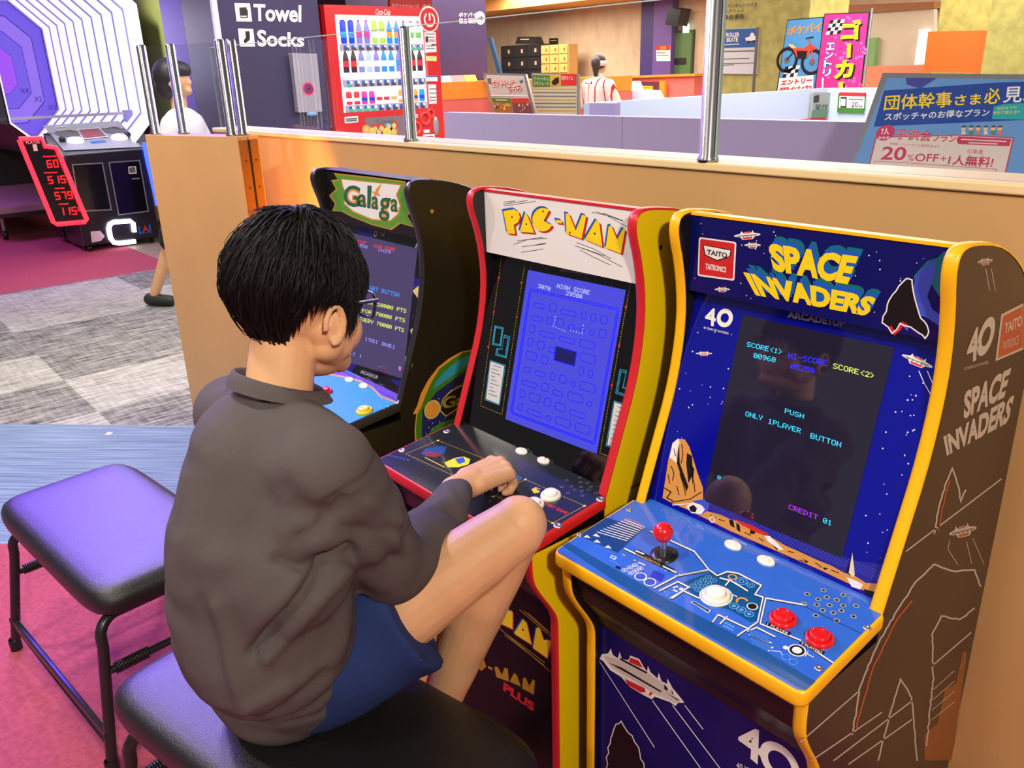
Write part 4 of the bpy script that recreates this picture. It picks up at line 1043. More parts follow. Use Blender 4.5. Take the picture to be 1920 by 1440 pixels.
# --- walls of the far side, all square to the partition
b = MB(); b.box((-18, 11.2, 0), (-1.5, 11.35, 3.0), STONE); struct(b, 'wall_back')
b = MB(); b.box((-3.2, 8.4, 0), (-2.6, 8.9, 3.0), MOSS); struct(b, 'pillar_moss')
b = MB()
b.box((-6.6, 1.80, 0), (-6.0, 2.66, 3.2), PURP); struct(b, 'wall_purple')
b = MB(); b.box((PY(1.802).at(307, 60).x, 1.802, 0), (-6.61, 1.95, 3.2), VIO); struct(b, 'wall_violet')
b = MB(); b.box((-9.6, 2.30, 0), (-6.9, 2.4, 3.2), LIME)
struct(b, 'wall_lime')
b = MB(); b.box((-6.02, 1.795, 0), (-5.985, 1.835, 3.2), mat('corner_strip', (210, 205, 225), .4)); struct(b, 'trim_1')
b = MB(); b.box((-9.6, 4.2, 0), (-8.2, PX(-8.2).at(912, 60).y, 3.2), noisy(mat('plum_wall', (52, 36, 84), .5), 4, .06)); struct(b, 'wall_plum')
# ceiling over the hall with small lit downlights
b = MB(); CEIL = noisy(mat('amber_ceiling', (226, 168, 96), .6), 2, .05)
b.box((-18, 2.7, 3.0), (3, 11.3, 3.1), CEIL); b.box((-18, 10.2, 2.62), (-6.5, 11.2, 3.0), CEIL); struct(b, 'ceiling')
LAMPM = mat('downlight_lens', (255, 245, 220), .5, emit=(255, 240, 205), es=6)
for q in ((1190, 2), (1301, 2)):
    p = PZ(2.98).at(*q) if q[1] > 60 else PY(10.15).at(*q)
    t = thing('ceiling_downlight', ('left' if q[0] < 1250 else 'right') + ' of two small lit downlights in the amber ceiling', 'light', (p.x, 10.5, 2.62))
    c_ = MB(); c_.lathe([(.06, 0), (.06, -.012), (.05, -.016)], (p.x, 10.5, 2.62), SILV); c_.build('rim', t)
    c_ = MB(); c_.lathe([(.05, -.015), (0, -.02)], (p.x, 10.5, 2.62), LAMPM); c_.build('lens', t)

# --- TOWEL / SOCKS lettering on the purple wall
P = PX(-6.0); cB = lambda *p: K(400, 0, .260417, p)
b = MB()
b.text(P, cB((287, 28), (632, 38), (632, 162), (292, 152)), 'Towel', WHITE, 1, bold=.03, e=E3); b.text(P, cB((312, 212), (655, 240), (652, 338), (318, 336)), 'Socks', WHITE, 1, bold=.03, e=E3)
b.poly(P, cB((150, 22), (262, 25), (278, 156), (166, 154)), WHITE, 1, e=E3); b.poly(P, cB((176, 205), (285, 208), (300, 336), (190, 335)), WHITE, 1, e=E3)
b.poly(P, cB((185, 55), (237, 52), (240, 112), (190, 112)), INK, 2, e=E3); b.line(P, cB((195, 118), (200, 126), (245, 124), (242, 70)), 1.6, INK, 2, e=E3)
b.poly(P, cB((228, 225), (258, 225), (262, 270), (258, 290), (228, 312), (215, 300), (220, 285), (232, 272)), INK, 2, e=E3)
o = b.build('wall_sign'); tag(o, 'large white Towel and Socks lettering with two pictograms on the dark purple wall', 'sign')
# grey dispenser with a glowing ring
t = thing('wall_box', 'tall grey wall box with a glowing red ring, left of the vending machine', 'wall box', (-5.97, 2.4, 1.4))
P = PX(-5.94); b = slab('body', P, cB((570, 385), (745, 385), (782, 800), (615, 806)), .06, mat('grey_casing', (150, 148, 160), .4)); b.build('casing', t, bev=.004)
b = MB(); cc = cB((683, 640))[0]; b.disc(P, cc, .052, mat('ring_glow', (60, 10, 20), .4, emit=(255, 50, 60), es=2.2), 1, 28, inner=.043, e=E3); b.disc(P, cc, .043, mat('ring_core', (120, 30, 100), .3), 1, 24, e=E3); b.disc(P, cc, .012, INK, 2, 12, e=E3); b.build('ring_light', t)
b = MB(); b.ball(P.at(*cB((712, 820))[0]), (.01, .05, .018), mat('blue_cap', (110, 160, 210), .3), 12, 8); b.build('nozzle', t)

# --- vending machine
vx = -6.0
t = thing('vending_machine', 'red drink vending machine with a bright lit window of bottles', 'vending machine', (-6.35, 3.3, 0))
P = PX(vx)
p0 = P.at(603, 6); p1 = P.at(829, 25); yb0, yb1 = p0.y, 3.80; zt = 2.035
b = MB(); b.box((vx - .02, yb0, .06), (vx - .72, yb1, zt), COKE); b.box((vx - .05, yb0 + .02, 0), (vx - .7, yb1 - .02, .06), PLASTIC); b.build('cabinet', t, bev=.01)
b = MB(); wl, wr = P.at(622, 27), P.at(793, 33)
zlo = 1.215; zhi = 1.965
door_y1 = yb1
b.box((vx - .02, yb0, zhi), (vx + .03, yb1, zt), COKE); b.box((vx - .02, yb0, .12), (vx + .03, yb1, zlo), COKE); b.box((vx - .02, yb0, zlo), (vx + .03, wl.y + .01, zhi), COKE); b.box((vx - .02, wr.y, zlo), (vx + .03, yb1, zhi), COKE)
fr = PX(vx + .03)
b.text(fr, cB((1168, 62), (1272, 68), (1272, 110), (1166, 104)), 'Coca-Cola', WHITE, 1, bold=.01, shear=.3, e=E3)
b.disc(fr, cB((1552, 140))[0], .105, WHITE, 1, 32, e=E3); b.disc(fr, cB((1552, 140))[0], .092, COKE, 2, 32, e=E3); b.disc(fr, cB((1552, 142))[0], .06, WHITE, 3, 24, inner=.045, e=E3, a0=120, a1=420); b.line(fr, cB((1550, 95), (1552, 145)), 3.2, WHITE, 4, e=E3)
b.poly(fr, cB((1518, 232), (1600, 232), (1606, 375), (1522, 380)), PAPER, 1, e=E3); b.text(fr, cB((1526, 262), (1542, 262), (1543, 305), (1527, 305)), '1', INK, 2, e=E3); b.text(fr, cB((1546, 280), (1596, 282), (1597, 302), (1547, 302)), '\u672c\u7121\u6599', RED, 2, e=E3)
for i, z in enumerate((245, 268, 330, 350)): b.line(fr, cB((1532, z), (1590, z)), 1.2, GREYI, 2, e=E3)
b.line(fr, cB((1570, 322), (1600, 322)), 2.2, INK, 2, e=E3)
b.poly(fr, cB((1528, 403), (1606, 405), (1607, 440), (1529, 438)), mat('cream_label', (240, 215, 130), .4), 1, e=E3); b.poly(fr, cB((1530, 545), (1612, 545), (1613, 585), (1531, 585)), PAPER, 1, e=E3); b.line(fr, cB((1532, 550), (1612, 550)), 2.2, BLU, 2, e=E3)
b.poly(fr, cB((1545, 608), (1602, 608), (1607, 745), (1553, 748)), PAPER, 1, e=E3)
for z in (640, 670, 700, 722): b.line(fr, cB((1556, z), (1600, z)), 1.6, GREYI, 2, e=E3)
b.poly(fr, cB((942, 842), (1040, 835), (1042, 880), (945, 888)), PAPER, 1, e=E3); b.line(fr, cB((955, 858), (1030, 852)), 2.4, GREYI, 2, e=E3); b.line(fr, cB((955, 872), (1030, 866)), 2.4, GREYI, 2, e=E3)
b.poly(fr, cB((1415, 825), (1470, 822), (1472, 848), (1418, 850)), WHITE, 1, e=E3); b.text(fr, cB((1420, 830), (1468, 828), (1468, 842), (1422, 844)), '\u304a\u91d1', BLU, 2, e=E3)
b.poly(fr, cB((1512, 935), (1555, 932), (1556, 955), (1514, 958)), PAPER, 1, e=E3); b.poly(fr, cB((1508, 968), (1592, 965), (1592, 1000), (1510, 1002)), PAPER, 1, e=E3)
b.line(fr, cB((1520, 985), (1580, 982)), 2, GREYI, 2, e=E3)
b.build('door', t)
b = MB(); b.box((vx - .018, wl.y, zlo), (vx - .012, wr.y, zhi), mat('window_glow', (250, 250, 255), .5, emit=(252, 250, 255), es=1.2)); b.build('window_light', t)
b = MB(); SH = mat('price_rail', (165, 165, 190), .4); dk = mat('rail_button', (70, 66, 84), .4); gb = mat('lit_green_button', (30, 120, 80), .4, emit=(70, 220, 150), es=.7)
rails = ((318, 366), (568, 622), (748, 800))
for za, zb in rails:
    za_, zb_ = P.at(*cB((1190, za))[0]).z, P.at(*cB((1190, zb))[0]).z
    b.box((vx - .012, wl.y + .05, zb_), (vx + .012, wr.y - .02, za_), SH)
    for k in range(11):
        y = wl.y + .075 + k * (wr.y - wl.y - .13) / 10.5
        b.box((vx + .012, y, zb_ + .008), (vx + .018, y + .042, zb_ + .028), gb if (za == 748 and k < 4) or (za == 568 and k == 0) or (za == 318 and k > 8) else dk)
        b.box((vx + .012, y, za_ - .034), (vx + .016, y + .026, za_ - .010), BLU); b.box((vx + .012, y + .026, za_ - .034), (vx + .016, y + .05, za_ - .010), WHITE)
b.build('selection_rail', t)
b = MB(); b.box((vx + .031, 2.98 + .0, .92), (vx + .033, 3.42, 1.165), mat('flap_grey', (120, 108, 112), .3, coat=.5))
g3 = PX(vx + .034)
for i, (q, cl) in enumerate((((1165, 930), RED), ((1210, 925), RED), ((1262, 910), CYAN), ((1140, 955), YEL), ((1190, 950), BLU), ((1250, 955), YEL), ((1296, 948), ORG), ((1100, 935), ORG), ((1300, 905), RED))): b.disc(g3, cB(q)[0], .042, cl, 1 + i % 2, 18, e=.001); b.disc(g3, cB(q)[0], .024, PALE, 3, 12, e=.001)
b.text(g3, cB((1170, 855), (1290, 850), (1292, 885), (1172, 890)), 'Cool', GREYI, 1, bold=.02, e=.001)
b.build('delivery_flap', t)
b = MB()
for q, r_ in (((1520, 850), .062), ((1560, 815), .042), ((1455, 920), .062)): c_ = fr.at(*cB(q)[0]); b.lathe([(r_ * .55, .004), (r_ * .6, .02), (r_ * .9, .024), (r_, .012), (r_, 0)], c_, mat('coin_red', (235, 50, 45), .25, coat=.5), ax=(1, 0, 0), n=24)
b.build('coin_slot', t)
b = MB(); c_ = fr.at(*cB((1602, 905))[0]); b.ball(c_, (.015, .032, .085), mat('lock_grey', (175, 175, 185), .3, .6), 14, 10); b.build('lock', t)


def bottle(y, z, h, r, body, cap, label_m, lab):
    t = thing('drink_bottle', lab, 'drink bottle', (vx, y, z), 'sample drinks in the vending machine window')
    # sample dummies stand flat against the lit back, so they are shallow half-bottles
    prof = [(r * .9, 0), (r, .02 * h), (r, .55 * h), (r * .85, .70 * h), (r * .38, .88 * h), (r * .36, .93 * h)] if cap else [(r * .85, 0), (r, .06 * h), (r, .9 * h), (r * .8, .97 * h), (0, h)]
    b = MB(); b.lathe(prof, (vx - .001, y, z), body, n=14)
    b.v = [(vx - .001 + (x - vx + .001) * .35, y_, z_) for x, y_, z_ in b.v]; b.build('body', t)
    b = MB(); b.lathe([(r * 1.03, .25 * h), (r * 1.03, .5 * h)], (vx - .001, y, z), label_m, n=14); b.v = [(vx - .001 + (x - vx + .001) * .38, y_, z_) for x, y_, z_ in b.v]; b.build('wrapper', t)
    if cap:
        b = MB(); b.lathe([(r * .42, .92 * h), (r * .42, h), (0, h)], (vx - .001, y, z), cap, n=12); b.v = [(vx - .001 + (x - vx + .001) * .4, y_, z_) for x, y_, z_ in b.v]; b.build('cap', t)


def lm(n, rgb, es=.15): return mat('dummy_' + n, rgb, .35, emit=rgb, es=es)  # faint emission in the dummy colours stands in for the window's backlight


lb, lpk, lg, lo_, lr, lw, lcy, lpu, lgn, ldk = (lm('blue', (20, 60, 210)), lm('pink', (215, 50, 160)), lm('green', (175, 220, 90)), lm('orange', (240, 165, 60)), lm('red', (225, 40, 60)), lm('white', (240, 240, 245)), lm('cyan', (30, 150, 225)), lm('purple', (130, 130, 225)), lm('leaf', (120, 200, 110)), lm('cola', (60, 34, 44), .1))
ordn = ['first', 'second', 'third', 'fourth', 'fifth', 'sixth', 'seventh', 'eighth', 'ninth', 'tenth', 'eleventh']
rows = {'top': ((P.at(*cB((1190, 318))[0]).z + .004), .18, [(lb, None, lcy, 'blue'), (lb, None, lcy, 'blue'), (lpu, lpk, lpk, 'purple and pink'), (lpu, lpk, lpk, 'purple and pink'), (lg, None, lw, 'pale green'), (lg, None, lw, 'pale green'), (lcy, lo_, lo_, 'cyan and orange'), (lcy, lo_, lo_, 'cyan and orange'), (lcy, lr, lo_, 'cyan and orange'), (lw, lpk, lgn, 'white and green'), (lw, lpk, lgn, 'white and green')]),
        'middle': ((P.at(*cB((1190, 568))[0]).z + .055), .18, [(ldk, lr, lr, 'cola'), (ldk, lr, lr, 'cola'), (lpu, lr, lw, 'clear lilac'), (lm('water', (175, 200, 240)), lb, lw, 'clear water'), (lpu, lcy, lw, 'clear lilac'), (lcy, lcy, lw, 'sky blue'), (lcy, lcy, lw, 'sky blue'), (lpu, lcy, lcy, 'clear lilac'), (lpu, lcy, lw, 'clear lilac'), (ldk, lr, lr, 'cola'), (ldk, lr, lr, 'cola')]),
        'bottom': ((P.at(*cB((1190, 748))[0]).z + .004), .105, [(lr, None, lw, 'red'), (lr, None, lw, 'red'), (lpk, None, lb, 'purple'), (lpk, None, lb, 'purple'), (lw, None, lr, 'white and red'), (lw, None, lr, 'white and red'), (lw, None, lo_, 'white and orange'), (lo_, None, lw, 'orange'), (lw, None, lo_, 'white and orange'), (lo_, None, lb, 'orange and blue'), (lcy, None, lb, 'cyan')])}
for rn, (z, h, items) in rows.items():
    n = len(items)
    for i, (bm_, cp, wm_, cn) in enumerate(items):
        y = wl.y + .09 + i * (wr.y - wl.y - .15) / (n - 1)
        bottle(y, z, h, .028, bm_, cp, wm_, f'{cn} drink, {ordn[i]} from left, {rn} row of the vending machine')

# sign above the vending machine
P = PX(-6.6)
t = thing('hanging_sign', 'red board with white lettering above the right end of the vending machine', 'sign', P.at(760, 12)[:])
b = slab('', P, cB((1272, -30), (1575, -20), (1575, 58), (1272, 50)), .04, mat('sign_red', (170, 26, 30), .4)); b.text(P, cB((1285, 25), (1480, 32), (1480, 56), (1285, 48)), '\u30b9\u30b1\u30fc\u30c8\u30b7\u30e5\u30fc\u30ba', WHITE, 1, e=E3); b.text(P, cB((1505, 32), (1562, 34), (1562, 56), (1505, 54)), '\u8fd4\u5374', WHITE, 1, e=E3); b.build('board', t)

# sign on plum wall
P = PX(-8.2); cC = lambda *p: K(820, 0, .28125, p)
b = MB(); b.text(P, cC((142, 85), (260, 82), (260, 112), (142, 112)), '\u30dd\u30b1\u30d0\u30a4', WHITE, 1, bold=.02, e=E3); b.text(P, cC((142, 122), (258, 120), (258, 158), (145, 158)), '\u96c6\u5408\u5834\u6240', WHITE, 1, bold=.02, e=E3)
b.disc(P, cC((285, 120))[0], .075, WHITE, 1, 24, e=E3); b.line(P, cC((270, 120), (300, 120)), 2, INK, 2, e=E3); b.line(P, cC((288, 108), (300, 120), (288, 134)), 2, INK, 2, e=E3)
o = b.build('wall_sign'); tag(o, 'small white Japanese lettering with a round arrow on the plum wall', 'sign')

# --- counter in orange and coral
P = PX(-7.6)
pa = P.at(815, 155); pb_ = P.at(1000, 150); zc = pa.z; zs = P.at(822, 188).z
t = thing('reception_counter', 'orange-topped coral reception counter right of the vending machine', 'counter', (-7.8, 6.3, 0))
b = MB(); yk = P.at(800, 155).y; b.box((-7.6, yk, zs), (-8.15, yk + 3.4, zc), ORANGE); b.build('top_band', t)
b = MB(); b.box((-7.605, yk, 0), (-8.14, yk + 3.39, zs), CORAL); b.build('front', t)
for i, (q, cl, cn) in enumerate((((842, 151), (150, 190, 225), 'pale blue'), ((866, 151), (235, 120, 120), 'pink'), ((890, 150), (240, 160, 40), 'orange'))):
    p = P.at(*q); b = MB(); m_ = mat('leaflet_' + cn.replace(' ', '_'), cl, .5); b.extrude([(-7.66, p.y - .09, zc), (-7.70, p.y - .09, zc + .07), (-7.74, p.y - .09, zc)], (0, .18, 0), m_)
    tag(b.build('tent_card'), f'{cn} folded tent card on the orange counter', 'card', 'tent cards on the counter')

# --- low lavender and pale blue barriers
lp = PZ(1.29).at(858, 209); yl = PZ(1.29).at(1310, 222).y
o = MB(); o.box((lp.x, yl, 0), (-.3, yl + .06, 1.29), LAV); xs = PY(yl).at(1166, 250).x; o.box((xs, yl - .001, .2), (xs + .004, yl + .061, 1.2901), mat('panel_seam', (120, 110, 170), .5))
tag(o.build('low_barrier', bev=.012), 'long low lavender barrier panel in front of the reception area', 'barrier')
o = MB(); pq = PZ(1.29).at(1105, 193); pe = PZ(1.29).at(1558, 165)
o.box((pq.x - .05, pq.y, 0), (pq.x, pe.y, 1.29), SKYB); o.box((pq.x, pq.y, 0), (PY(pq.y).at(1153, 192).x, pq.y + .05, 1.29), LAV)
tag(o.build('pale_barrier'), 'pale blue barrier wall running away behind the lavender panel', 'barrier')
b = MB(); b.box((pq.x, pe.y, 0), (pq.x + 1.6, pe.y + .06, 1.29), SKYB); tag(b.build('pale_barrier'), 'pale blue barrier panel carrying the small 20-minute notice', 'barrier')
P = PY(8.2); b = slab('', P, cC((1226, 545), (1248, 605), (1360, 608), (1390, 665)), .4, SKYB, floor=True); tag(b.build('blue_desk'), 'small stepped blue desk end in front of the coral counter', 'desk')

# --- far coral counter with orange top
P = PY(9.2); t = thing('far_counter', 'coral counter with an orange rim beyond the staff member', 'counter', (-7.5, 9.5, 0))
b = slab('', P, cC((1050, 522), (1715, 500)), .5, CORAL, floor=True); b.build('front', t)
b = slab('', PY(9.15), cC((1040, 515), (1718, 490), (1718, 506), (1040, 528)), .6, ORANGE); b.build('rim', t)
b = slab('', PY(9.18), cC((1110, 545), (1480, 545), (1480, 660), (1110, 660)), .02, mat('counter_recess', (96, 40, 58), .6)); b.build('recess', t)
b = slab('', PY(9.1), cC((1480, 540), (1515, 540), (1515, 650), (1480, 650)), .05, ORANGE); b.build('post', t)
b = slab('', PY(9.05), cC((1308, 572), (1432, 575)), .02, mat('notice_yellow', (225, 190, 40), .5), floor=True); P = PY(9.05); b.text(P, cC((1360, 595), (1420, 598), (1420, 625), (1360, 622)), '\u91cd\u8981', RED, 1, e=E3)
for z in (585, 640): b.line(P, cC((1320, z), (1420, z)), 1, GREYI, 1, e=E3)
tag(b.build('yellow_notice'), 'yellow notice propped in front of the far coral counter', 'notice')

# --- lockers against the far wall
P = PY(10.6)
def lockers(label, quad, m_, rows_, cols, hm, nm):
    t = thing(nm, label, 'locker', P.at(*cC(quad[0])[0])[:])
    tl, tr, br, bl = (P.at(*x) for x in cC(*quad)); b = MB(); b.box((tl.x, 10.62, 0), (tr.x, 10.86, tl.z), m_); b.build('carcass', t)
    for r_ in range(rows_):
        for c_ in range(cols):
            w_ = (tr.x - tl.x) / cols; h = (tl.z - bl.z) / rows_; x = tl.x + c_ * w_; z = tl.z - (r_ + 1) * h
            b = MB(); b.box((x + .012, 10.60, z + .012), (x + w_ - .012, 10.62, z + h - .012), m_); d = b.build('door', t)
            b = MB(); b.box((x + w_ * .6, 10.592, z + h * .35), (x + w_ * .72, 10.601, z + h * .65), hm); b.build('handle', d)
    return tl, tr
BLK2 = mat('black_locker', (34, 30, 30), .4); WOOD = noisy(mat('light_wood', (206, 160, 88), .5), 12, .08)
lockers('tall black locker bank against the tan wall, left of the light wooden lockers', ((420, 308), (686, 305), (690, 470), (424, 470)), BLK2, 2, 3, mat('poster_patch', (200, 160, 130), .5), 'locker_bank')
lockers('light wooden locker bank against the tan wall', ((688, 304), (868, 300), (870, 490), (688, 490)), WOOD, 3, 3, mat('locker_lock', (120, 84, 40), .4), 'locker_bank')
b = slab('', P, cC((535, 245), (628, 245), (648, 292), (518, 292)), .25, BLK2); b.line(P, cC((555, 262), (610, 262)), 1.4, PALE, 1, e=E3); tag(b.build('tent_sign'), 'black tent sign standing on top of the black lockers', 'sign')
b = slab('', PY(11.18), cC((746, 254), (802, 254), (802, 300), (746, 300)), .02, BLK2); b.line(PY(11.18), cC((755, 270), (794, 270)), 1.2, PALE, 1, e=E3); tag(b.build('wall_plate'), 'small black plate on the tan wall above the wooden lockers', 'sign')
# purple column, speaker, door, exit lamp, warning notice
P = PY(11.05); tl = P.at(1202, 8); tr_ = P.at(1262, 8)
b = MB(); b.box((tl.x, 11.06, 0), (tl.x + .3, 11.2, 2.62), mat('deep_violet_column', (60, 40, 110), .5)); b.box((tl.x + .3, 11.04, 0), (tr_.x, 11.2, 2.62), mat('violet_column', (104, 74, 150), .5)); struct(b, 'pillar_purple')
P = PY(10.8); b = slab('', P, cC((1545, 52), (1625, 62), (1598, 172), (1522, 160)), .25, PLASTIC); o = b.build('wall_speaker', bev=.01); tag(o, 'black loudspeaker hung high on the purple column', 'speaker')
P = PY(11.18); t = thing('green_door', 'plain green door at the right end of the tan wall', 'door', (-9, 11.18, 0))
tl = P.at(1262, 62); tr_ = P.at(1300, 62); b = MB(); b.box((tl.x, 11.15, 0), (tr_.x, 11.2, tl.z), mat('green_paint', (84, 118, 60), .5)); b.build('leaf', t)
b = MB(); b.box((tl.x - .03, 11.14, 0), (tl.x, 11.2, tl.z + .03), mat('dark_green', (50, 70, 40), .5)); b.box((tr_.x, 11.14, 0), (tr_.x + .03, 11.2, tl.z + .03), mat('dark_green')); b.box((tl.x, 11.14, tl.z), (tr_.x, 11.2, tl.z + .03), mat('dark_green')); b.build('frame', t)
b = MB(); b.box((tl.x + .08, 11.135, 1.55), (tl.x + .32, 11.15, 1.65), BLK2); b.build('name_plate', t)
P = PY(11.1); b = slab('', P, cC((1638, 160), (1670, 158), (1668, 218), (1636, 220)), .04, mat('exit_glow', (200, 240, 220), .4, emit=(190, 255, 225), es=2.2)); tag(b.build('exit_lamp'), 'small lit green-white exit lamp above the green door', 'lamp')
P = PY(11.03); b = slab('', P, cC((1458, 302), (1553, 302), (1552, 408), (1460, 408)), .01, PAPER); b.poly(P, cC((1458, 302), (1553, 302), (1552, 334), (1458, 334)), RED, 1, e=E3); b.text(P, cC((1488, 308), (1525, 308), (1525, 330), (1488, 330)), '\u5371\u967a', YEL, 2, e=E3); b.line(P, cC((1466, 352), (1520, 352)), 1.2, GREYI, 1, e=E3); b.line(P, cC((1466, 370), (1540, 370)), 1.2, GREYI, 1, e=E3)
tag(b.build('warning_notice'), 'small red-headed warning notice on the purple column', 'notice')

# --- leaning blue snowboard-like panel, entry sign, price board
P = PY(9.9); b = slab('', P, cC((335, 255), (358, 250), (576, 1025), (550, 1025)), .04, mat('slate_blue', (40, 70, 105), .4)); tag(b.build('leaning_panel'), 'dark blue panel leaning against the tan wall left of the lockers', 'panel')
P = Plane(PY(5.6).at(920, 150), (0, -1, .22))
t = thing('entry_sign', 'silver-framed poster stand with red Japanese heading, left of the striped-shirt staff', 'sign', (PY(5.6).at(935, 200).x, 5.6, 0))
top = K(820, 0, .28125, [(302, 485), (588, 492), (690, 900), (400, 900)])
b = MB(); b.extrude([P.at(*q) for q in top], -P.n * .03, SILV); b.build('frame', t)
b = MB(); b.poly(P, cC((325, 500), (578, 506), (665, 890), (422, 890)), mat('poster_grey', (190, 192, 186), .5), 1, e=E3)
for bo, m_, l in ((.10, RED, 2), (.012, WHITE, 3)): b.text(P, cC((360, 535), (525, 532), (535, 578), (368, 585)), '\u30a8\u30f3\u30c8\u30ea\u30fc\u306f', m_, l, bold=bo, e=E3); b.text(P, cC((470, 570), (566, 562), (572, 610), (478, 615)), '\u3053\u3061\u3089!', m_, l, bold=bo, e=E3)
b.line(P, cC((360, 636), (600, 640)), 2, WHITE, 2, e=E3); b.poly(P, cC((365, 652), (488, 656), (494, 684), (372, 680)), GRN, 2, e=E3); b.poly(P, cC((490, 656), (610, 656), (618, 684), (496, 684)), RED, 2, e=E3); b.line(P, cC((395, 667), (470, 669)), 1.5, WHITE, 3, e=E3)
b.poly(P, cC((374, 684), (496, 686), (520, 800), (400, 800)), mat('photo_amber', (160, 105, 50), .5), 2, e=E3); b.poly(P, cC((498, 686), (622, 688), (650, 800), (522, 800)), mat('photo_plum', (120, 60, 75), .5), 2, e=E3)
rnd = random.Random(4)
for i in range(22): q = cC((385 + rnd.random() * 235, 695 + rnd.random() * 50))[0]; b.disc(P, q, .008 + .012 * rnd.random(), rnd.choice((YEL, ORG, PALE, INK)), 3, 8, e=E3)
b.poly(P, cC((335, 525), (360, 520), (365, 560), (340, 555)), GREYI, 2, e=E3); b.poly(P, cC((548, 540), (572, 530), (575, 548), (555, 556)), GREYI, 2, e=E3); b.build('poster', t)
P = Plane(PY(6.1).at(1000, 150), (0, -1, .05)); t = thing('price_board', 'price board with green and yellow headings half hidden by the staff member', 'sign', (PY(6.1).at(1015, 200).x, 6.1, 0))
b = MB(); b.extrude([P.at(*q) for q in cC((628, 486), (940, 492), (948, 1350), (648, 1350))], -P.n * .03, SILV); b.build('frame', t)
b = MB(); b.poly(P, cC((636, 495), (932, 500), (932, 1140), (648, 1140)), mat('board_cream', (190, 192, 168), .5), 1, e=E3); b.poly(P, cC((636, 500), (752, 502), (754, 578), (640, 578)), GRN, 2, e=E3); b.poly(P, cC((752, 502), (826, 503), (826, 572), (754, 576)), mat('mustard', (200, 165, 40), .5), 2, e=E3); b.poly(P, cC((826, 492), (930, 494), (930, 570), (828, 572)), RED, 2, e=E3)
b.text(P, cC((646, 512), (748, 514), (748, 538), (647, 536)), '\u30b4\u30fc\u30ab\u30fc\u30c8\u30bf\u30a4\u30e0', WHITE, 3, e=E3); b.text(P, cC((646, 545), (748, 546), (748, 568), (647, 568)), '\u30b9\u30b1\u30b8\u30e5\u30fc\u30eb', WHITE, 3, e=E3); b.text(P, cC((832, 505), (908, 506), (908, 535), (832, 533)), '\u9280\u6cb3\u30bf\u30a4\u30e0', WHITE, 3, e=E3)
b.poly(P, cC((765, 545), (790, 520), (812, 515), (815, 550), (790, 568), (768, 562)), INK, 3, e=E3)
for i in range(7): b.line(P, cC((645, 592 + i * 24), (925, 594 + i * 24)), 1.4, mat('mustard') if i % 3 == 0 else GREYI, 2, e=E3)
b.build('poster', t)

# --- right-hand side: mottled pillar with poster, flags, notices, big easel
P = PY(8.39); cD = lambda *p: K(1320, 0, .3125, p)
P = Plane(PY(7.5).at(1385, 90), (0, -1, 0))
b = MB(); x0_ = P.at(1335, 100).x; x1_ = P.at(1508, 100).x; b.box((x0_, 7.53, 0), (x1_, 8.3, 3.0), MOSS); struct(b, 'pillar_mottled')
b = slab('', P, cD((112, 175), (328, 165), (312, 445), (98, 442)), .025, mat('poster_white', (205, 208, 214), .5)); P2 = P
b.poly(P2, cD((112, 177), (328, 168), (320, 282), (106, 288)), mat('poster_blue', (26, 84, 160), .5), 1, e=E3); b.text(P2, cD((135, 196), (215, 194), (214, 220), (134, 222)), 'ROLLER', WHITE, 2, bold=.03, e=E3); b.text(P2, cD((137, 226), (206, 224), (205, 250), (136, 252)), 'SKATE', WHITE, 2, bold=.03, e=E3); b.line(P2, cD((124, 268), (212, 264)), 1.6, WHITE, 2, e=E3)
b.poly(P2, cD((248, 228), (275, 220), (285, 196), (300, 198), (305, 215), (318, 220), (316, 238), (285, 245), (255, 245)), WHITE, 2, e=E3); b.disc(P2, cD((268, 252))[0], .014, INK, 2, 10, e=E3); b.disc(P2, cD((300, 248))[0], .014, INK, 2, 10, e=E3)
for z, x in ((305, 300), (350, 270), (378, 300), (388, 180)): b.line(P2, cD((112, z + 4), (x, z)), 1.4 if z > 310 else 2.2, GREYI, 1, e=E3)
tag(b.build('roller_skate_poster'), 'blue and white roller skate poster on the mottled green pillar', 'poster')
b = MB(); b.text(P2, cD((120, 25), (320, 15), (320, 38), (120, 48)), '\u30ca\u30a4\u30f3\u30dc\u30c3\u30c8\u30d0\u30a4\u30af', INK, 1, bold=.02, e=E3); b.text(P2, cD((120, 57), (242, 52), (241, 72), (120, 78)), '\u30bb\u30b0\u30a6\u30a7\u30a4', INK, 1, bold=.02, e=E3); b.text(P2, cD((117, 88), (243, 82), (241, 116), (117, 120)), '\u96c6\u5408\u5834\u6240', INK, 1, bold=.02, e=E3)
tag(b.build('wall_lettering'), 'three lines of dark Japanese lettering high on the mottled green pillar', 'sign')
b = MB(); c_ = P.at(*cD((388, 165))[0]); d_ = P.at(*cD((365, 540))[0]); b.cyl((c_.x, 7.3, 0), (c_.x, 7.3, c_.z), .016, .016, mat('grey_pole', (90, 84, 84), .4), 10); tag(b.build('banner_pole'), 'thin grey pole standing in front of the mottled pillar', 'pole')
def flag(nm, label, y, quad, m_, paint):
    P = PY(y); t = thing(nm, label, 'banner', (P.at(*cD(quad[0])[0]).x, y, 0)); b = MB(); b.extrude([P.at(*q) for q in cD(*quad)], (0, .004, 0), INK); b.build('cloth', t)
    b = MB(); cx_, cy_ = sum(p[0] for p in quad) / 4, sum(p[1] for p in quad) / 4; b.poly(P, cD(*[(cx_ + (x - cx_) * .95, cy_ + (y_ - cy_) * .98) for x, y_ in quad]), m_, 1, e=E3); paint(b, P); b.build('print', t)
    a = P.at(*cD(quad[1])[0]); b = MB(); b.cyl((a.x + .01, y + .01, 0), (a.x + .01, y + .01, a.z + .03), .009, .009, SILV, 8); b.build('pole', t)
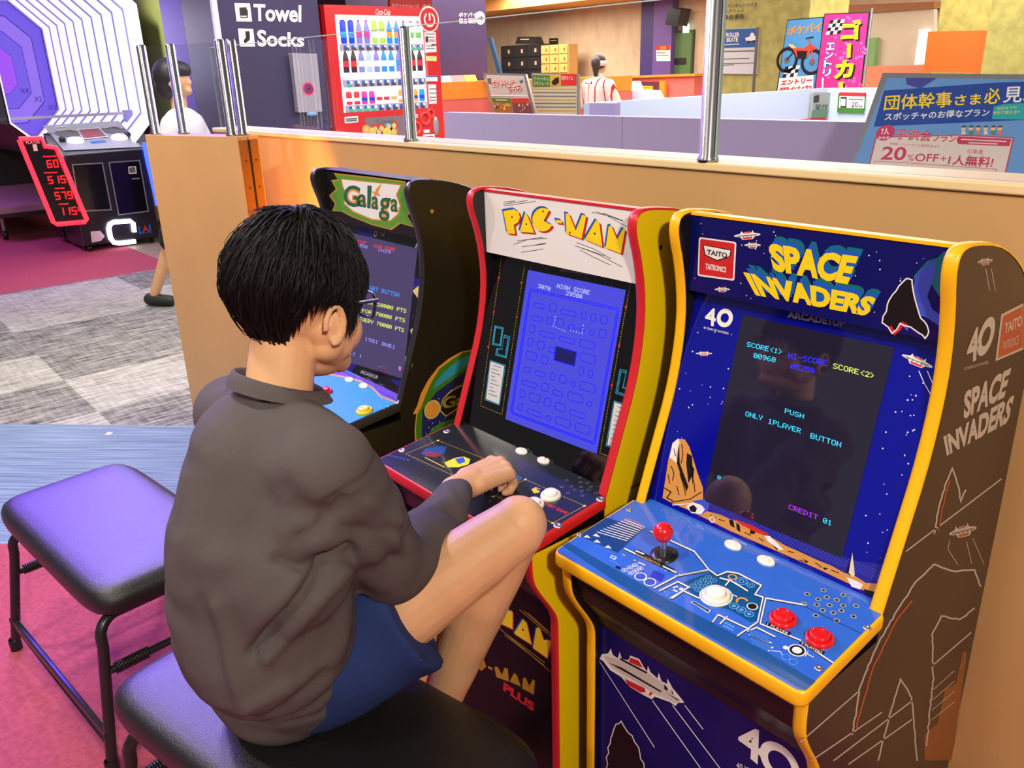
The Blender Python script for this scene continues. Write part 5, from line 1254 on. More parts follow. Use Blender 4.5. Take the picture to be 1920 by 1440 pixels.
def checker(b, P, tl, u, v, n, m, w_=.0):
    for i in range(n):
        for j in range(m):
            q = lambda a, c: (tl[0] + u[0] * a + v[0] * c, tl[1] + u[1] * a + v[1] * c)
            b.poly(P, cD(q(i, j), q(i + 1, j), q(i + 1, j + 1), q(i, j + 1)), WHITE if (i + j) % 2 else INK, 2, e=E3)
def bike_flag(b, P):
    b.text(P, cD((505, 165), (712, 125), (706, 190), (500, 215)), '\u30dd\u30b1\u30d0\u30a4', ORANGE, 2, bold=.04, e=E3)
    for c_ in ((500, 360), (650, 372)): b.disc(P, cD(c_)[0], .115, INK, 2, 24, inner=.085, e=E3); b.disc(P, cD(c_)[0], .03, GREYI, 2, 12, e=E3)
    b.poly(P, cD((505, 262), (560, 285), (600, 290), (640, 260), (680, 290), (640, 310), (625, 345), (560, 345), (540, 300)), mat('bike_red', (215, 70, 40), .4), 3, e=E3); b.poly(P, cD((560, 305), (625, 305), (615, 350), (565, 350)), INK, 4, e=E3); b.line(P, cD((630, 225), (650, 290), (652, 372)), 2.2, mat('bike_red'), 3, e=E3); b.line(P, cD((615, 230), (660, 222)), 2, INK, 3, e=E3); b.line(P, cD((540, 310), (500, 360)), 2, INK, 3, e=E3); b.poly(P, cD((505, 262), (540, 268), (560, 290), (530, 290)), PALE, 4, e=E3)
    checker(b, P, (490, 400), (22, -2), (-6, 22), 4, 3); b.poly(P, cD((455, 470), (660, 450), (655, 560), (440, 560)), WHITE, 2, e=E3); b.text(P, cD((468, 482), (655, 462), (650, 498), (462, 512)), '\u30a8\u30f3\u30c8\u30ea\u30fc', RED, 3, bold=.05, e=E3); b.text(P, cD((455, 525), (650, 508), (646, 550), (450, 556)), '\u53d7\u4ed8\u4e2d', RED, 3, bold=.015, e=E3)
flag('banner_flag', 'blue banner with a red motorbike and orange heading', 6.6, [(500, 118), (722, 100), (665, 700), (410, 700)], mat('flag_blue', (70, 140, 195), .6), bike_flag)
def kart_flag(b, P):
    for off, m_, l in ((10, INK, 2), (0, YEL, 3)):
        for ch_, q in (('\u30b4', ((835, 120), (948, 115), (945, 235), (822, 242))), ('\u30ab', ((792, 365), (905, 355), (895, 465), (778, 475)))): b.text(P, cD(*[(x + off, y_ + off) for x, y_ in q]), ch_, m_, l, bold=.05, e=E3)
        b.poly(P, cD((862 + off, 262 + off), (886 + off, 260 + off), (882 + off, 345 + off), (858 + off, 348 + off)), m_, l, e=E3); b.poly(P, cD((812 + off, 492 + off), (838 + off, 490 + off), (834 + off, 580 + off), (806 + off, 580 + off)), m_, l, e=E3)
    for i, ch_ in enumerate('\u30a8\u30f3\u30c8\u30ea'):
        q = ((738 - i * 7, 258 + i * 52), (786 - i * 7, 255 + i * 52), (784 - i * 7, 298 + i * 52), (735 - i * 7, 301 + i * 52))
        b.text(P, cD(*q), ch_, BLU, 2, bold=.10, e=E3); b.text(P, cD(*q), ch_, WHITE, 3, bold=.02, e=E3)
    checker(b, P, (760, 122), (22, -2), (-7, 22), 4, 4)
    b.line(P, cD((716, 470), (712, 560)), 3, WHITE, 3, e=E3)
    rnd = random.Random(3)
    for i in range(60): b.disc(P, cD((735 + rnd.random() * 235, 100 + rnd.random() * 420))[0], .012, mat('pale_pink', (240, 90, 170), .6), 1.3, 8, e=E3)
flag('banner_flag', 'hot pink banner with big yellow go-kart lettering', 6.3, [(722, 82), (998, 72), (925, 700), (640, 700)], mat('flag_pink', (222, 30, 120), .6), kart_flag)
# notices on the pale barriers
P = PY(pe.y - .015); b = slab('', P, cD((815, 553), (975, 555), (962, 680), (803, 675)), .012, PAPER); b.poly(P, cD((815, 553), (975, 555), (973, 578), (813, 574)), RED, 1, e=E3); b.poly(P, cD((806, 645), (966, 650), (962, 680), (803, 675)), GRN, 1, e=E3); b.line(P, cD((811, 560), (804, 670)), 2.5, GRN, 1, e=E3); b.line(P, cD((970, 570), (963, 660)), 2.5, GRN, 1, e=E3)
b.poly(P, cD((822, 582), (858, 582), (856, 645), (820, 642)), INK, 2, e=E3); b.poly(P, cD((826, 592), (853, 592), (851, 636), (824, 634)), WHITE, 3, e=E3); b.text(P, cD((888, 610), (925, 610), (924, 642), (886, 642)), '20', INK, 2, e=E3); b.line(P, cD((872, 595), (955, 597)), 1.5, GREYI, 2, e=E3); b.line(P, cD((930, 636), (952, 638)), 2, GREYI, 2, e=E3)
tag(b.build('time_notice'), 'white notice with red head and green foot reading 20, on the pale barrier', 'notice')
P = PX(pq.x + .025); b = slab('', P, cD((655, 555), (760, 555), (742, 712), (642, 712)), .02, mat('board_grey', (150, 160, 152), .4)); b.poly(P, cD((660, 575), (690, 570), (688, 612), (656, 615)), INK, 1, e=E3); b.text(P, cD((668, 625), (742, 622), (740, 655), (664, 660)), '\u53d7\u4ed8', INK, 1, e=E3); b.poly(P, cD((650, 660), (742, 655), (736, 705), (644, 708)), mat('dim_green', (90, 130, 96), .5), 1, e=E3)
tag(b.build('small_notice'), 'narrow grey-green notice board just left of the 20 notice', 'notice')
P = PY(4.6); b = slab('', P, cD((530, 722), (640, 708)), .2, mat('red_box', (220, 70, 60), .4), floor=True); tag(b.build('red_box'), 'red box just showing above the lavender barrier', 'box')
# far right back wall: pale room opening, green door, salmon ledge, orange and violet panels
P = PY(10.9)
def back(nm, label, cat, pts, m_, th=.1, y=10.9): tag(slab('', PY(y), cD(*pts), th, m_).build(nm), label, cat)
b = slab('', PY(11.0), cD((600, 40), (1380, 20), (1380, 430), (560, 430)), .1, mat('pale_room', (206, 200, 180), .7)); struct(b, 'wall_right')
b = slab('', PY(10.95), cD((600, 40), (1380, 10), (1380, 48), (600, 105)), .3, mat('soffit_brown', (150, 100, 50), .6)); struct(b, 'trim_2')
back('green_cabinet', 'green cupboard beside the pink banner', 'cupboard', ((975, 230), (1030, 225), (1015, 395), (950, 395)), mat('cupboard_green', (120, 170, 100), .5))
back('light_panel', 'bright white lit panel on the far back wall', 'panel', ((1290, 178), (1340, 175), (1320, 385), (1262, 388)), mat('lit_panel', (250, 250, 245), .5, emit=(255, 252, 240), es=.9))
back('salmon_ledge', 'long salmon-coloured ledge below the far wall', 'ledge', ((945, 398), (1420, 390), (1420, 1150), (945, 1150)), mat('salmon', (220, 138, 100), .5), .4, 10.4)
b = MB(); b.box((PY(9.6).at(1757, 60).x, 9.6, 0), (PY(9.6).at(1870, 60).x, 10.1, 3.0), MOSS); struct(b, 'pillar_amber')
P = PY(5.0)
back('orange_panel', 'orange box panel behind the big plan sign', 'panel', ((1345, 190), (1755, 180), (1720, 440), (1315, 430)), mat('deep_orange', (236, 112, 30), .5), .3, 8.6)
b = MB()
b.text(PY(8.6), cD((1350, 250), (1500, 225), (1500, 310), (1350, 320)), 'NOYT', mat('faint_red', (205, 84, 40), .5), 1, shear=.3, e=E3); b.text(PY(8.6), cD((1340, 320), (1470, 315), (1465, 350), (1340, 352)), 'BRSD', mat('faint_red'), 1, shear=.3, e=E3)
tag(slab('', PY(9.4), cD((1750, 20), (1930, 20), (1930, 100), (1750, 98)), .3, mat('white_beam', (225, 215, 215), .6)).build('white_beam'), 'white lit beam at the top right corner', 'beam')
tag(slab('', PY(9.5), cD((1790, 98), (1930, 98), (1930, 375), (1730, 378)), .3, mat('periwinkle_wall', (150, 148, 225), .6)).build('periwinkle_panel'), 'periwinkle blue wall panel at the far right', 'panel')
tag(slab('', PY(9.0), cD((1740, 375), (1930, 372), (1930, 470), (1730, 470)), .3, mat('mauve', (190, 110, 190), .6)).build('mauve_ledge'), 'mauve ledge under the periwinkle panel at the far right', 'ledge')
# big easel close behind the glass
tl = PY(1.72).at(1664, 137); bl = PY(1.52).at(1606, 332)
dn = (bl - tl); nrm = Vector((1, .12, 0)).cross(dn).normalized()
if nrm.y > 0: nrm = -nrm
P = Plane(tl, nrm); cE = lambda *p: K(1600, 130, .16667, p)
t = thing('plan_sign', 'big silver-framed poster stand with yellow Japanese heading, close behind the glass', 'sign', (tl.x + .3, 1.65, 0))
b = MB(); bot = 3.4
Fq = cE((330, 40), (2350, 60), (1700, 4200), (-960, 3700)); b.extrude([P.at(*q) for q in Fq], -P.n * .03, SILV); b.build('frame', t)
b = MB()
b.poly(P, cE((385, 95), (2280, 115), (1830, 2900), (-560, 2500)), mat('poster_sky', (98, 150, 205), .5), 1)
b.poly(P, cE((345, 240), (1600, 150), (2240, 130), (2150, 560), (230, 645)), mat('poster_navy', (20, 66, 150), .5), 2); b.poly(P, cE((590, 95), (940, 98), (760, 215), (690, 200), (600, 170)), mat('poster_violet', (60, 66, 150), .5), 2)
b.poly(P, cE((1700, 390), (2200, 370), (2160, 570), (1560, 560), (1580, 420)), mat('poster_teal', (30, 165, 165), .5), 3)
b.text(P, cE((365, 290), (1110, 245), (1110, 425), (340, 465)), '\u56e3\u4f53\u5e79\u4e8b', YEL, 4, bold=.012); b.text(P, cE((1150, 290), (1440, 275), (1435, 395), (1135, 410)), '\u3055\u307e', YEL, 4, bold=.02); b.text(P, cE((1480, 215), (1660, 205), (1650, 385), (1465, 395)), '\u5fc5', YEL, 4, bold=.015); b.text(P, cE((1700, 200), (1960, 190), (1940, 370), (1680, 380)), '\u898b!', WHITE, 4, bold=.015)
b.text(P, cE((360, 495), (1540, 440), (1525, 530), (345, 580)), '\u30b9\u30dd\u30c3\u30c1\u30e3\u306e\u304a\u5f97\u306a\u30d7\u30e9\u30f3', WHITE, 4, bold=.015); b.text(P, cE((1620, 430), (1840, 410), (1835, 440), (1615, 460)), '\u524d\u65e5\u307e\u3067\u306e', YEL, 4); b.text(P, cE((1570, 475), (1870, 460), (1865, 495), (1565, 512)), '\u4e88\u7d04\u3067\u4f7f\u3048\u308b!!', YEL, 4)
PK = mat('poster_rose', (190, 50, 92), .5)
b.poly(P, cE((250, 760), (1180, 735), (1810, 765), (1640, 1500), (1500, 2300), (-100, 2200)), PK, 3); b.poly(P, cE((262, 772), (1180, 748), (1792, 778), (1625, 1500), (1480, 2280), (-80, 2180)), mat('poster_cream', (214, 205, 192), .5), 4)
b.disc(P, cE((360, 715))[0], .026, PK, 5, 28); b.text(P, cE((318, 660), (405, 658), (400, 735), (310, 738)), '7\u4eba', WHITE, 6, bold=.03); b.text(P, cE((282, 755), (408, 752), (405, 788), (280, 790)), '\u304b\u3089\u306e', WHITE, 6, bold=.02)
for bo, m_, l in ((.05, PK, 5), (.035, mat('poster_cream'), 6), (.008, PK, 7)):
    b.text(P, cE((485, 670), (890, 690), (870, 815), (470, 790)), '\u5b50\u4f9b\u4f1a', m_, l, bold=bo); b.text(P, cE((900, 730), (1165, 735), (1150, 825), (885, 810)), '\u30d7\u30e9\u30f3', m_, l, bold=bo)
b.poly(P, cE((1180, 755), (1780, 785), (1755, 868), (1180, 842), (1162, 800)), PK, 5); b.line(P, cE((1215, 790), (1720, 815)), 2.2, mat('poster_cream'), 6); b.line(P, cE((1300, 828), (1620, 842)), 2.2, mat('poster_cream'), 6)
b.text(P, cE((412, 825), (972, 855), (968, 885), (408, 850)), '3\u6642\u9593\u30fb\u30d5\u30ea\u30fc\u30bf\u30a4\u30e0\u901a\u5e38\u6599\u91d1\u3088\u308a', PK, 5)
b.text(P, cE((335, 868), (612, 875), (580, 1028), (300, 1018)), '20', PK, 5, bold=.02); b.text(P, cE((615, 958), (685, 960), (675, 1032), (605, 1030)), '%', PK, 5); b.text(P, cE((700, 950), (970, 955), (950, 1045), (690, 1035)), 'OFF', PK, 5, bold=.01); b.text(P, cE((985, 975), (1050, 978), (1045, 1035), (980, 1032)), '+', PK, 5)
b.text(P, cE((1085, 960), (1590, 985), (1560, 1110), (1060, 1075)), '1\u4eba\u7121\u6599!', PK, 5, bold=.02); b.text(P, cE((1285, 900), (1465, 905), (1458, 960), (1278, 952)), '\u5f15\u7387\u8005', PK, 5)
b.line(P, cE((215, 1120), (240, 1035), (560, 1050), (590, 1040), (620, 1055), (1610, 1125), (1590, 1220)), 1.0, PK, 5); b.text(P, cE((490, 1105), (680, 1115), (660, 1215), (475, 1200)), '2,200', PK, 5); b.text(P, cE((790, 1115), (1060, 1130), (1040, 1235), (770, 1215)), '1,010', PK, 5, bold=.02); b.text(P, cE((1190, 1140), (1360, 1150), (1340, 1250), (1170, 1235)), '400', ORG, 5, bold=.03); b.line(P, cE((275, 1105), (460, 1112)), 2, PK, 5)
rnd = random.Random(5)
for i, x in enumerate((1240, 1325, 1405, 1490, 1575, 1650)):       # plain little paper-doll figures along the card
    b.disc(P, cE((x, 668))[0], .0062, mat('doll_skin', (225, 190, 150), .5), 6, 12); b.disc(P, cE((x, 656))[0], .0058, mat('doll_hair', (70, 50, 34), .5), 7, 12, a0=0, a1=180); b.poly(P, cE((x - 26, 735), (x - 18, 690), (x + 18, 690), (x + 26, 735)), (CARD, mat('dim_green'), CORAL)[i % 3], 6)
b.build('poster', t)

# --- staff member in a striped shirt
def capsule(mb, a, c, r0, r1, m, n=16, k=5):
    a, c = Vector(a), Vector(c); d = (c - a).normalized(); P_ = []; R_ = []
    for i in range(k + 1): t_ = math.pi / 2 * (1 - i / k); P_.append(a - d * r0 * math.sin(t_)); R_.append(max(r0 * math.cos(t_), 1e-4))
    for i in range(k + 1): t_ = math.pi / 2 * i / k; P_.append(c + d * r1 * math.sin(t_)); R_.append(max(r1 * math.cos(t_), 1e-4))
    mb.tube(P_, R_, m, n)


def fuse(name, build, voxel, m, parent=None, smooth=6, label=None, shape=None, factor=.5, mats=None, matf=None, coll=None):
    """merge overlapping solids into one continuous skin: voxel union, then smoothing"""
    mb = MB(); build(mb)
    me = bpy.data.meshes.new('tmp'); me.from_pydata(mb.v, [], mb.f); me.update()
    o = bpy.data.objects.new('tmp', me); COL.objects.link(o)
    r = o.modifiers.new('r', 'REMESH'); r.mode = 'VOXEL'; r.voxel_size = voxel
    s_ = o.modifiers.new('s', 'SMOOTH'); s_.factor = factor; s_.iterations = smooth
    dg = bpy.context.evaluated_depsgraph_get()
    out = bpy.data.meshes.new_from_object(o.evaluated_get(dg)); bpy.data.objects.remove(o); bpy.data.meshes.remove(me)
    n = len(out.vertices); co = np.empty(n * 3); out.vertices.foreach_get('co', co); co = co.reshape(-1, 3)
    if shape is not None:
        nr = np.empty(n * 3); out.vertices.foreach_get('normal', nr); co = shape(co, nr.reshape(-1, 3))
    root = parent
    while root is not None and root.parent is not None: root = root.parent
    L = np.array(root.location) if root is not None else np.zeros(3)
    if matf is not None:
        ctr = np.empty(len(out.polygons) * 3); out.polygons.foreach_get('center', ctr); idx = matf(ctr.reshape(-1, 3))
    out.vertices.foreach_set('co', (co - L).ravel()); out.materials.clear()
    for mm in (mats or [m]): out.materials.append(mm)
    if matf is not None: out.polygons.foreach_set('material_index', idx.astype(np.int32))
    out.polygons.foreach_set('use_smooth', np.ones(len(out.polygons), bool)); out.update(); out.name = name
    o = bpy.data.objects.new(name, out); COL.objects.link(o)
    if parent is not None: o.parent = parent
    if label: o['label'] = label
    return o


SKIN = mat('skin', (224, 174, 130), .5, spec=.4)
nt, N, L_, bs = nodes(SKIN); bs.inputs['Subsurface Weight'].default_value = .12; bs.inputs['Subsurface Radius'].default_value = (.012, .005, .003)
noisy(SKIN, 18, .05, .08, 260)
HAIRD = mat('dark_brown_hair', (52, 40, 36), .45)
ST_W, ST_R = mat('shirt_white', (232, 226, 222), .7), mat('shirt_red', (190, 34, 40), .7)
sx, sy = -7.15, 7.05
hz = 1.55
t = thing('person', 'staff person in red and white striped shirt and white headband, back turned', 'person', (sx, sy, 0))
def sb(mb):
    mb.ball((sx - .02, sy + .05, hz), (.075, .09, .11), SKIN); capsule(mb, (sx, sy, 1.36), (sx - .01, sy + .03, 1.48), .05, .05, SKIN)
    capsule(mb, (sx, sy, .95), (sx, sy, 1.28), .12, .13, SKIN)
    for s_ in (-1, 1):
        capsule(mb, (sx + s_ * .06, sy, 1.30), (sx + s_ * .17, sy, 1.31), .07, .06, SKIN); capsule(mb, (sx + s_ * .18, sy, 1.30), (sx + s_ * .24, sy + .06, 1.06), .045, .04, SKIN); capsule(mb, (sx + s_ * .24, sy + .06, 1.06), (sx + s_ * .20, sy + .25, .95), .036, .028, SKIN); mb.ball((sx + s_ * .19, sy + .30, .94), (.03, .06, .02), SKIN, 10, 8)
        for q in range(4): capsule(mb, (sx + s_ * .19 + (q - 1.5) * .015, sy + .33, .94), (sx + s_ * .19 + (q - 1.5) * .017, sy + .40, .93), .008, .007, SKIN, 8, 3)
        capsule(mb, (sx + s_ * .2 - s_ * .03, sy + .29, .935), (sx + s_ * .2 - s_ * .055, sy + .33, .93), .009, .008, SKIN, 8, 3)
        capsule(mb, (sx + s_ * .08, sy, .9), (sx + s_ * .09, sy, .48), .085, .055, SKIN); capsule(mb, (sx + s_ * .09, sy, .48), (sx + s_ * .09, sy - .02, .08), .05, .038, SKIN); capsule(mb, (sx + s_ * .09, sy - .02, .05), (sx + s_ * .1, sy + .16, .04), .04, .035, SKIN)
    mb.ball((sx - .03, sy + .145, hz - .01), (.014, .02, .02), SKIN, 10, 8)
fuse('body', sb, .012, SKIN, t)
def ssh(mb):
    capsule(mb, (sx, sy, .92), (sx, sy, 1.26), .165, .16, ST_W)
    for s_ in (-1, 1): capsule(mb, (sx + s_ * .05, sy, 1.33), (sx + s_ * .18, sy, 1.31), .085, .085, ST_W); capsule(mb, (sx + s_ * .18, sy, 1.30), (sx + s_ * .25, sy + .05, 1.08), .085, .09, ST_W)
    capsule(mb, (sx, sy, 1.37), (sx, sy + .01, 1.42), .065, .06, ST_W)
fuse('striped_shirt', ssh, .012, ST_W, t, mats=[ST_W, ST_R], matf=lambda c: (((c[:, 0] - sx + 10) % .095 < .017)), label='white shirt with red stripes')
b = MB(); b.box((sx - .055, sy - .168, 1.335), (sx + .055, sy - .160, 1.365), INK); b.ball((sx, sy - .165, 1.35), (.05, .012, .018), ST_W, 12, 6); b.build('shirt_emblem', t)
def sh2(mb): mb.ball((sx - .02, sy + .03, hz + .03), (.088, .10, .11), HAIRD); mb.ball((sx + .045, sy - .09, hz + .02), (.055, .06, .08), HAIRD); capsule(mb, (sx + .05, sy - .10, hz + .02), (sx + .06, sy - .10, hz - .11), .05, .03, HAIRD)
fuse('hair', sh2, .01, HAIRD, t)
b = MB(); b.lathe([(.092, -.03), (.096, -.025), (.096, .025), (.092, .03)], (sx - .02, sy + .035, hz + .02), ST_W, n=28); b.build('headband', t)
def slv(mb):
    for s_ in (-1, 1): capsule(mb, (sx + s_ * .235, sy + .05, 1.12), (sx + s_ * .245, sy + .06, 1.04), .06, .055, INK); capsule(mb, (sx + s_ * .245, sy + .06, 1.04), (sx + s_ * .20, sy + .22, .95), .05, .04, INK)
fuse('undershirt', slv, .012, mat('black_cloth', (28, 24, 28), .8), t)
def trs(mb):
    for s_ in (-1, 1): capsule(mb, (sx + s_ * .08, sy, .9), (sx + s_ * .095, sy, .1), .11, .075, INK)
fuse('trousers', trs, .014, mat('black_cloth'), t)

# --- child walking past behind the partition
kx, ky = -5.35, 1.22
t = thing('person', 'dark-haired child in a white T-shirt walking past behind the left end of the glass', 'person', (kx, ky, 0))
kh = 1.50
def kb(mb):
    mb.ball((kx, ky, kh), (.09, .08, .105), SKIN); capsule(mb, (kx - .01, ky, 1.30), (kx, ky, 1.42), .05, .05, SKIN); capsule(mb, (kx, ky, .82), (kx, ky, 1.2), .11, .11, SKIN); mb.ball((kx + .088, ky, kh - .015), (.02, .014, .02), SKIN, 10, 8); mb.ball((kx + .07, ky, kh - .065), (.03, .035, .03), SKIN, 10, 8)
    for s_ in (-1, 1):
        mb.ball((kx - .005, ky + s_ * .08, kh - .01), (.02, .012, .03), SKIN, 10, 8)
        capsule(mb, (kx, ky + s_ * .06, 1.24), (kx, ky + s_ * .15, 1.23), .055, .05, SKIN); capsule(mb, (kx, ky + s_ * .16, 1.22), (kx + s_ * .06, ky + s_ * .20, .98), .042, .036, SKIN); capsule(mb, (kx + s_ * .06, ky + s_ * .20, .98), (kx + .1 + s_ * .08, ky + s_ * .19, .78), .034, .026, SKIN)
        mb.ball((kx + .12 + s_ * .085, ky + s_ * .19, .73), (.03, .016, .045), SKIN, 10, 8)
        for q in range(4): capsule(mb, (kx + .10 + s_ * .085 + q * .016, ky + s_ * .19, .70), (kx + .105 + s_ * .085 + q * .015, ky + s_ * .19, .645), .0085, .007, SKIN, 8, 3)
        capsule(mb, (kx + .14 + s_ * .085, ky + s_ * .19, .74), (kx + .165 + s_ * .085, ky + s_ * .185, .70), .009, .008, SKIN, 8, 3)
        capsule(mb, (kx, ky + s_ * .07, .82), (kx + s_ * .20, ky + s_ * .07, .44), .08, .055, SKIN); capsule(mb, (kx + s_ * .20, ky + s_ * .07, .44), (kx + s_ * .30 - .08, ky + s_ * .07, .09), .05, .035, SKIN)
fuse('body', kb, .011, SKIN, t)
def ks(mb):
    capsule(mb, (kx, ky, .80), (kx, ky, 1.20), .15, .14, ST_W)
    for s_ in (-1, 1): capsule(mb, (kx, ky + s_ * .05, 1.26), (kx, ky + s_ * .15, 1.23), .07, .07, ST_W); capsule(mb, (kx, ky + s_ * .155, 1.22), (kx + s_ * .05, ky + s_ * .195, 1.02), .07, .075, ST_W)
fuse('t_shirt', ks, .012, mat('white_cotton', (215, 215, 222), .8), t)
def kr(mb): mb.ball((kx - .040, ky, kh + .035), (.108, .108, .108), INK); mb.ball((kx + .012, ky, kh + .062), (.094, .094, .062), INK); mb.ball((kx - .055, ky, kh - .03), (.085, .10, .09), INK)
fuse('hair', kr, .01, mat('black_hair_plain', (22, 19, 20), .5), t)
def kp(mb):
    for s_ in (-1, 1): capsule(mb, (kx, ky + s_ * .06, .80), (kx + s_ * .17, ky + s_ * .075, .48), .11, .095, INK)
fuse('shorts', kp, .013, mat('black_cloth'), t)
for s_ in (-1, 1):
    b = MB(); fx = kx + s_ * .30 - .08; capsule(b, (fx - .04, ky + s_ * .07, .05), (fx + .11, ky + s_ * .07, .04), .045, .038, mat('dark_shoe', (34, 38, 34), .6)); b.build('shoe', t)

t.rotation_euler = (0, 0, math.radians(42))

# ------------------------------------------------------------------ tunnel target game on the left
DKM = noisy(mat('game_black', (26, 25, 32), .35, coat=.3), 20, .1)
t = thing('tunnel_game', 'big throwing game with a glowing white octagonal tunnel, black console and red score panel', 'arcade machine', (-9.5, 1.3, 0))
yc, zc = 1.40, 1.69; xo, xb = -8.35, -11.9
def octo(s_, x, ry=.61, rz=.80, ch_=.32):
    a, c_ = ry * s_, rz * s_; k = ch_ * s_
    return [Vector((x, yc + p, zc + q)) for p, q in ((a, c_ - k), (a - k, c_), (-a + k, c_), (-a, c_ - k), (-a, -c_ + k), (-a + k, -c_), (a - k, -c_), (a, -c_ + k))]
LED = mat('led_white', (60, 58, 70), .5, emit=(250, 246, 255), es=1.0)
LEDF = mat('ring_frame', (120, 112, 180), .5, emit=(150, 140, 220), es=.3)
NR = 10
for i in range(NR):
    x0_ = xo + (xb - xo) * i / NR; x1_ = xo + (xb - xo) * (i + .85) / NR; x2_ = xo + (xb - xo) * (i + 1) / NR
    s0_, s1_ = 1.02, 1.0
    A, B_ = octo(s0_, x0_), octo(s1_, x1_); b = MB()
    for j in range(8):
        b.add([A[j], A[(j + 1) % 8], B_[(j + 1) % 8], B_[j]], [(0, 1, 2, 3)], LED)
    b.build('light_ring', t)
    b = MB(); Cq = octo(1.03, x2_); D_ = octo(.975, x1_)
    for j in range(8):
        b.add([B_[j], B_[(j + 1) % 8], D_[(j + 1) % 8], D_[j]], [(0, 1, 2, 3)], LEDF); b.add([D_[j], D_[(j + 1) % 8], Cq[(j + 1) % 8], Cq[j]], [(0, 1, 2, 3)], LEDF)
    b.build('ring_frame', t)
b = MB(); TG = [mat('target_violet', (50, 40, 105), .5, emit=(120, 90, 236), es=.8), mat('target_lilac', (70, 55, 110), .5, emit=(150, 112, 245), es=.8)]
for i, s_ in enumerate((1.0, .78, .56, .34)):
    x_ = xb - .02 + i * .012; pts = octo(s_, x_); b.add(pts, [tuple(range(8))], TG[i % 2] if i < 3 else mat('target_core', (60, 20, 90), .5, emit=(160, 80, 245), es=.9))
    q = octo(s_ * .985, x_ + .004); r2 = octo(s_, x_ + .004)
    for j in range(8): b.add([r2[j], r2[(j + 1) % 8], q[(j + 1) % 8], q[j]], [(0, 1, 2, 3)], mat('target_line', (40, 24, 140), .5))
tp = PX(xb + .06)
for st, s_ in (('X1', 1.0), ('X2', .78), ('X4', .56)):
    o_ = octo(s_, xb + .05)[7]; w_, h = .09, .06
    v, f_, _ = glyphs(st); b.add([Vector((o_.x, o_.y - .13 + x * w_, o_.z - .0 + y * h)) for x, y in v], f_, mat('target_line'))
b.build('target_board', t)
# mouth rim and outer shell
b = MB(); A, B_ = octo(1.02, xo), octo(1.045, xo + .02)
for j in range(8):
    k = (j + 1) % 8; b.add([A[j], A[k], B_[k], B_[j]], [(0, 1, 2, 3)], LED)
b.build('mouth_rim', t)
b = MB(); B2 = octo(1.06, xo - .02); B3 = octo(1.06, xb - .1)
for j in range(8):
    k = (j + 1) % 8; b.add([B_[j], B_[k], B2[k], B2[j]], [(0, 1, 2, 3)], DKM); b.add([B2[j], B2[k], B3[k], B3[j]], [(0, 1, 2, 3)], DKM)
b.add(B3, [tuple(range(8))], DKM)
b.box((xo - .75, yc - .3, .05), (xo - .45, yc + .35, .86), DKM); b.box((xb + .3, yc - .3, .05), (xb, yc + .35, .86), DKM); b.build('shell', t)
b = MB(); b.box((-11.6, .62, .30), (-9.3, 1.95, .36), mat('platform_rose', (150, 110, 125), .6)); b.box((-11.6, .61, .26), (-9.29, 1.96, .30), PLASTIC); b.build('base_platform', t)
for x in (-11.2, -9.6): b = MB(); b.lathe([(.001, -.02), (.05, -.02), (.05, .02), (.001, .02)], (x, .72, .05), PLASTIC, ax=(0, 1, 0), n=16); b.cyl((x, .72, .09), (x, .72, .28), .018, .018, STEEL, 8); b.build('caster', t)
b = MB(); b.box((-8.95, .64, 1.20), (-8.92, 2.0, 1.225), mat('guard_bar', (190, 180, 215), .4)); b.box((-9.0, 1.93, .98), (-8.9, 2.0, 1.24), LEDF); b.build('guard_bar', t)
# console
P = PX(-8.15); cA = lambda *p: K(0, 0, .347222, p)
y0_, y1_ = 1.11, 1.81; zt = .94
b = MB(); b.extrude([(-8.15, y0_, .06), (-8.15, y0_, .90), (-8.75, y0_, 1.06), (-8.75, y0_, .06)], (0, y1_ - y0_, 0), DKM); b.build('console', t, bev=.01)
for y in (y0_ + .06, y1_ - .06):
    for x in (-8.2, -8.68): b = MB(); b.tube([(x, y - .015, .03), (x, y + .015, .03)], .03, PLASTIC, 12); b.build('caster', t)
tpn = Plane((-8.15, 1.4, .903), Vector((.16, 0, .6)))
b = MB(); b.poly(tpn, cA((232, 680), (640, 655), (770, 795), (345, 815)), mat('console_silver', (165, 165, 178), .3, .5), 1, e=.004)
for q, cl in (((368, 722), ORG), ((612, 705), RED)): b.disc(tpn, cA(q)[0], .115, mat('gauge_dark', (80, 82, 96), .3), 2, 26, e=.003); b.disc(tpn, cA(q)[0], .105, PALE, 3, 20, inner=.075, e=.003, a0=30, a1=150); b.disc(tpn, cA(q)[0], .10, cl, 4, 20, inner=.08, e=.003, a0=40, a1=90)
b.poly(tpn, cA((420, 705), (535, 695), (580, 742), (450, 755)), mat('panel_rose', (150, 86, 118), .4), 2, e=.003); b.line(tpn, cA((420, 705), (535, 695), (580, 742), (450, 755)), 1.4, WHITE, 3, closed=True, e=.003)
for i in range(4): b.line(tpn, cA((440 + i * 8, 712 + i * 10), (530 + i * 10, 704 + i * 10)), 1.2, RED, 3, e=.003)
b.poly(tpn, cA((485, 765), (565, 760), (578, 770), (495, 778)), BLU, 2, e=.003); b.line(tpn, cA((300, 690), (365, 684)), 2, WHITE, 2, e=.003)
b.build('control_panel', t)
for q in ((408, 768), (645, 750)):
    c_ = tpn.at(*cA(q)[0]); b = MB(); b.lathe([(.075, 0), (.075, .02), (.06, .035), (0, .042)], c_, mat('lit_button', (240, 240, 245), .3, emit=(240, 240, 250), es=.5), ax=tpn.n, n=24); b.build('push_button', t)
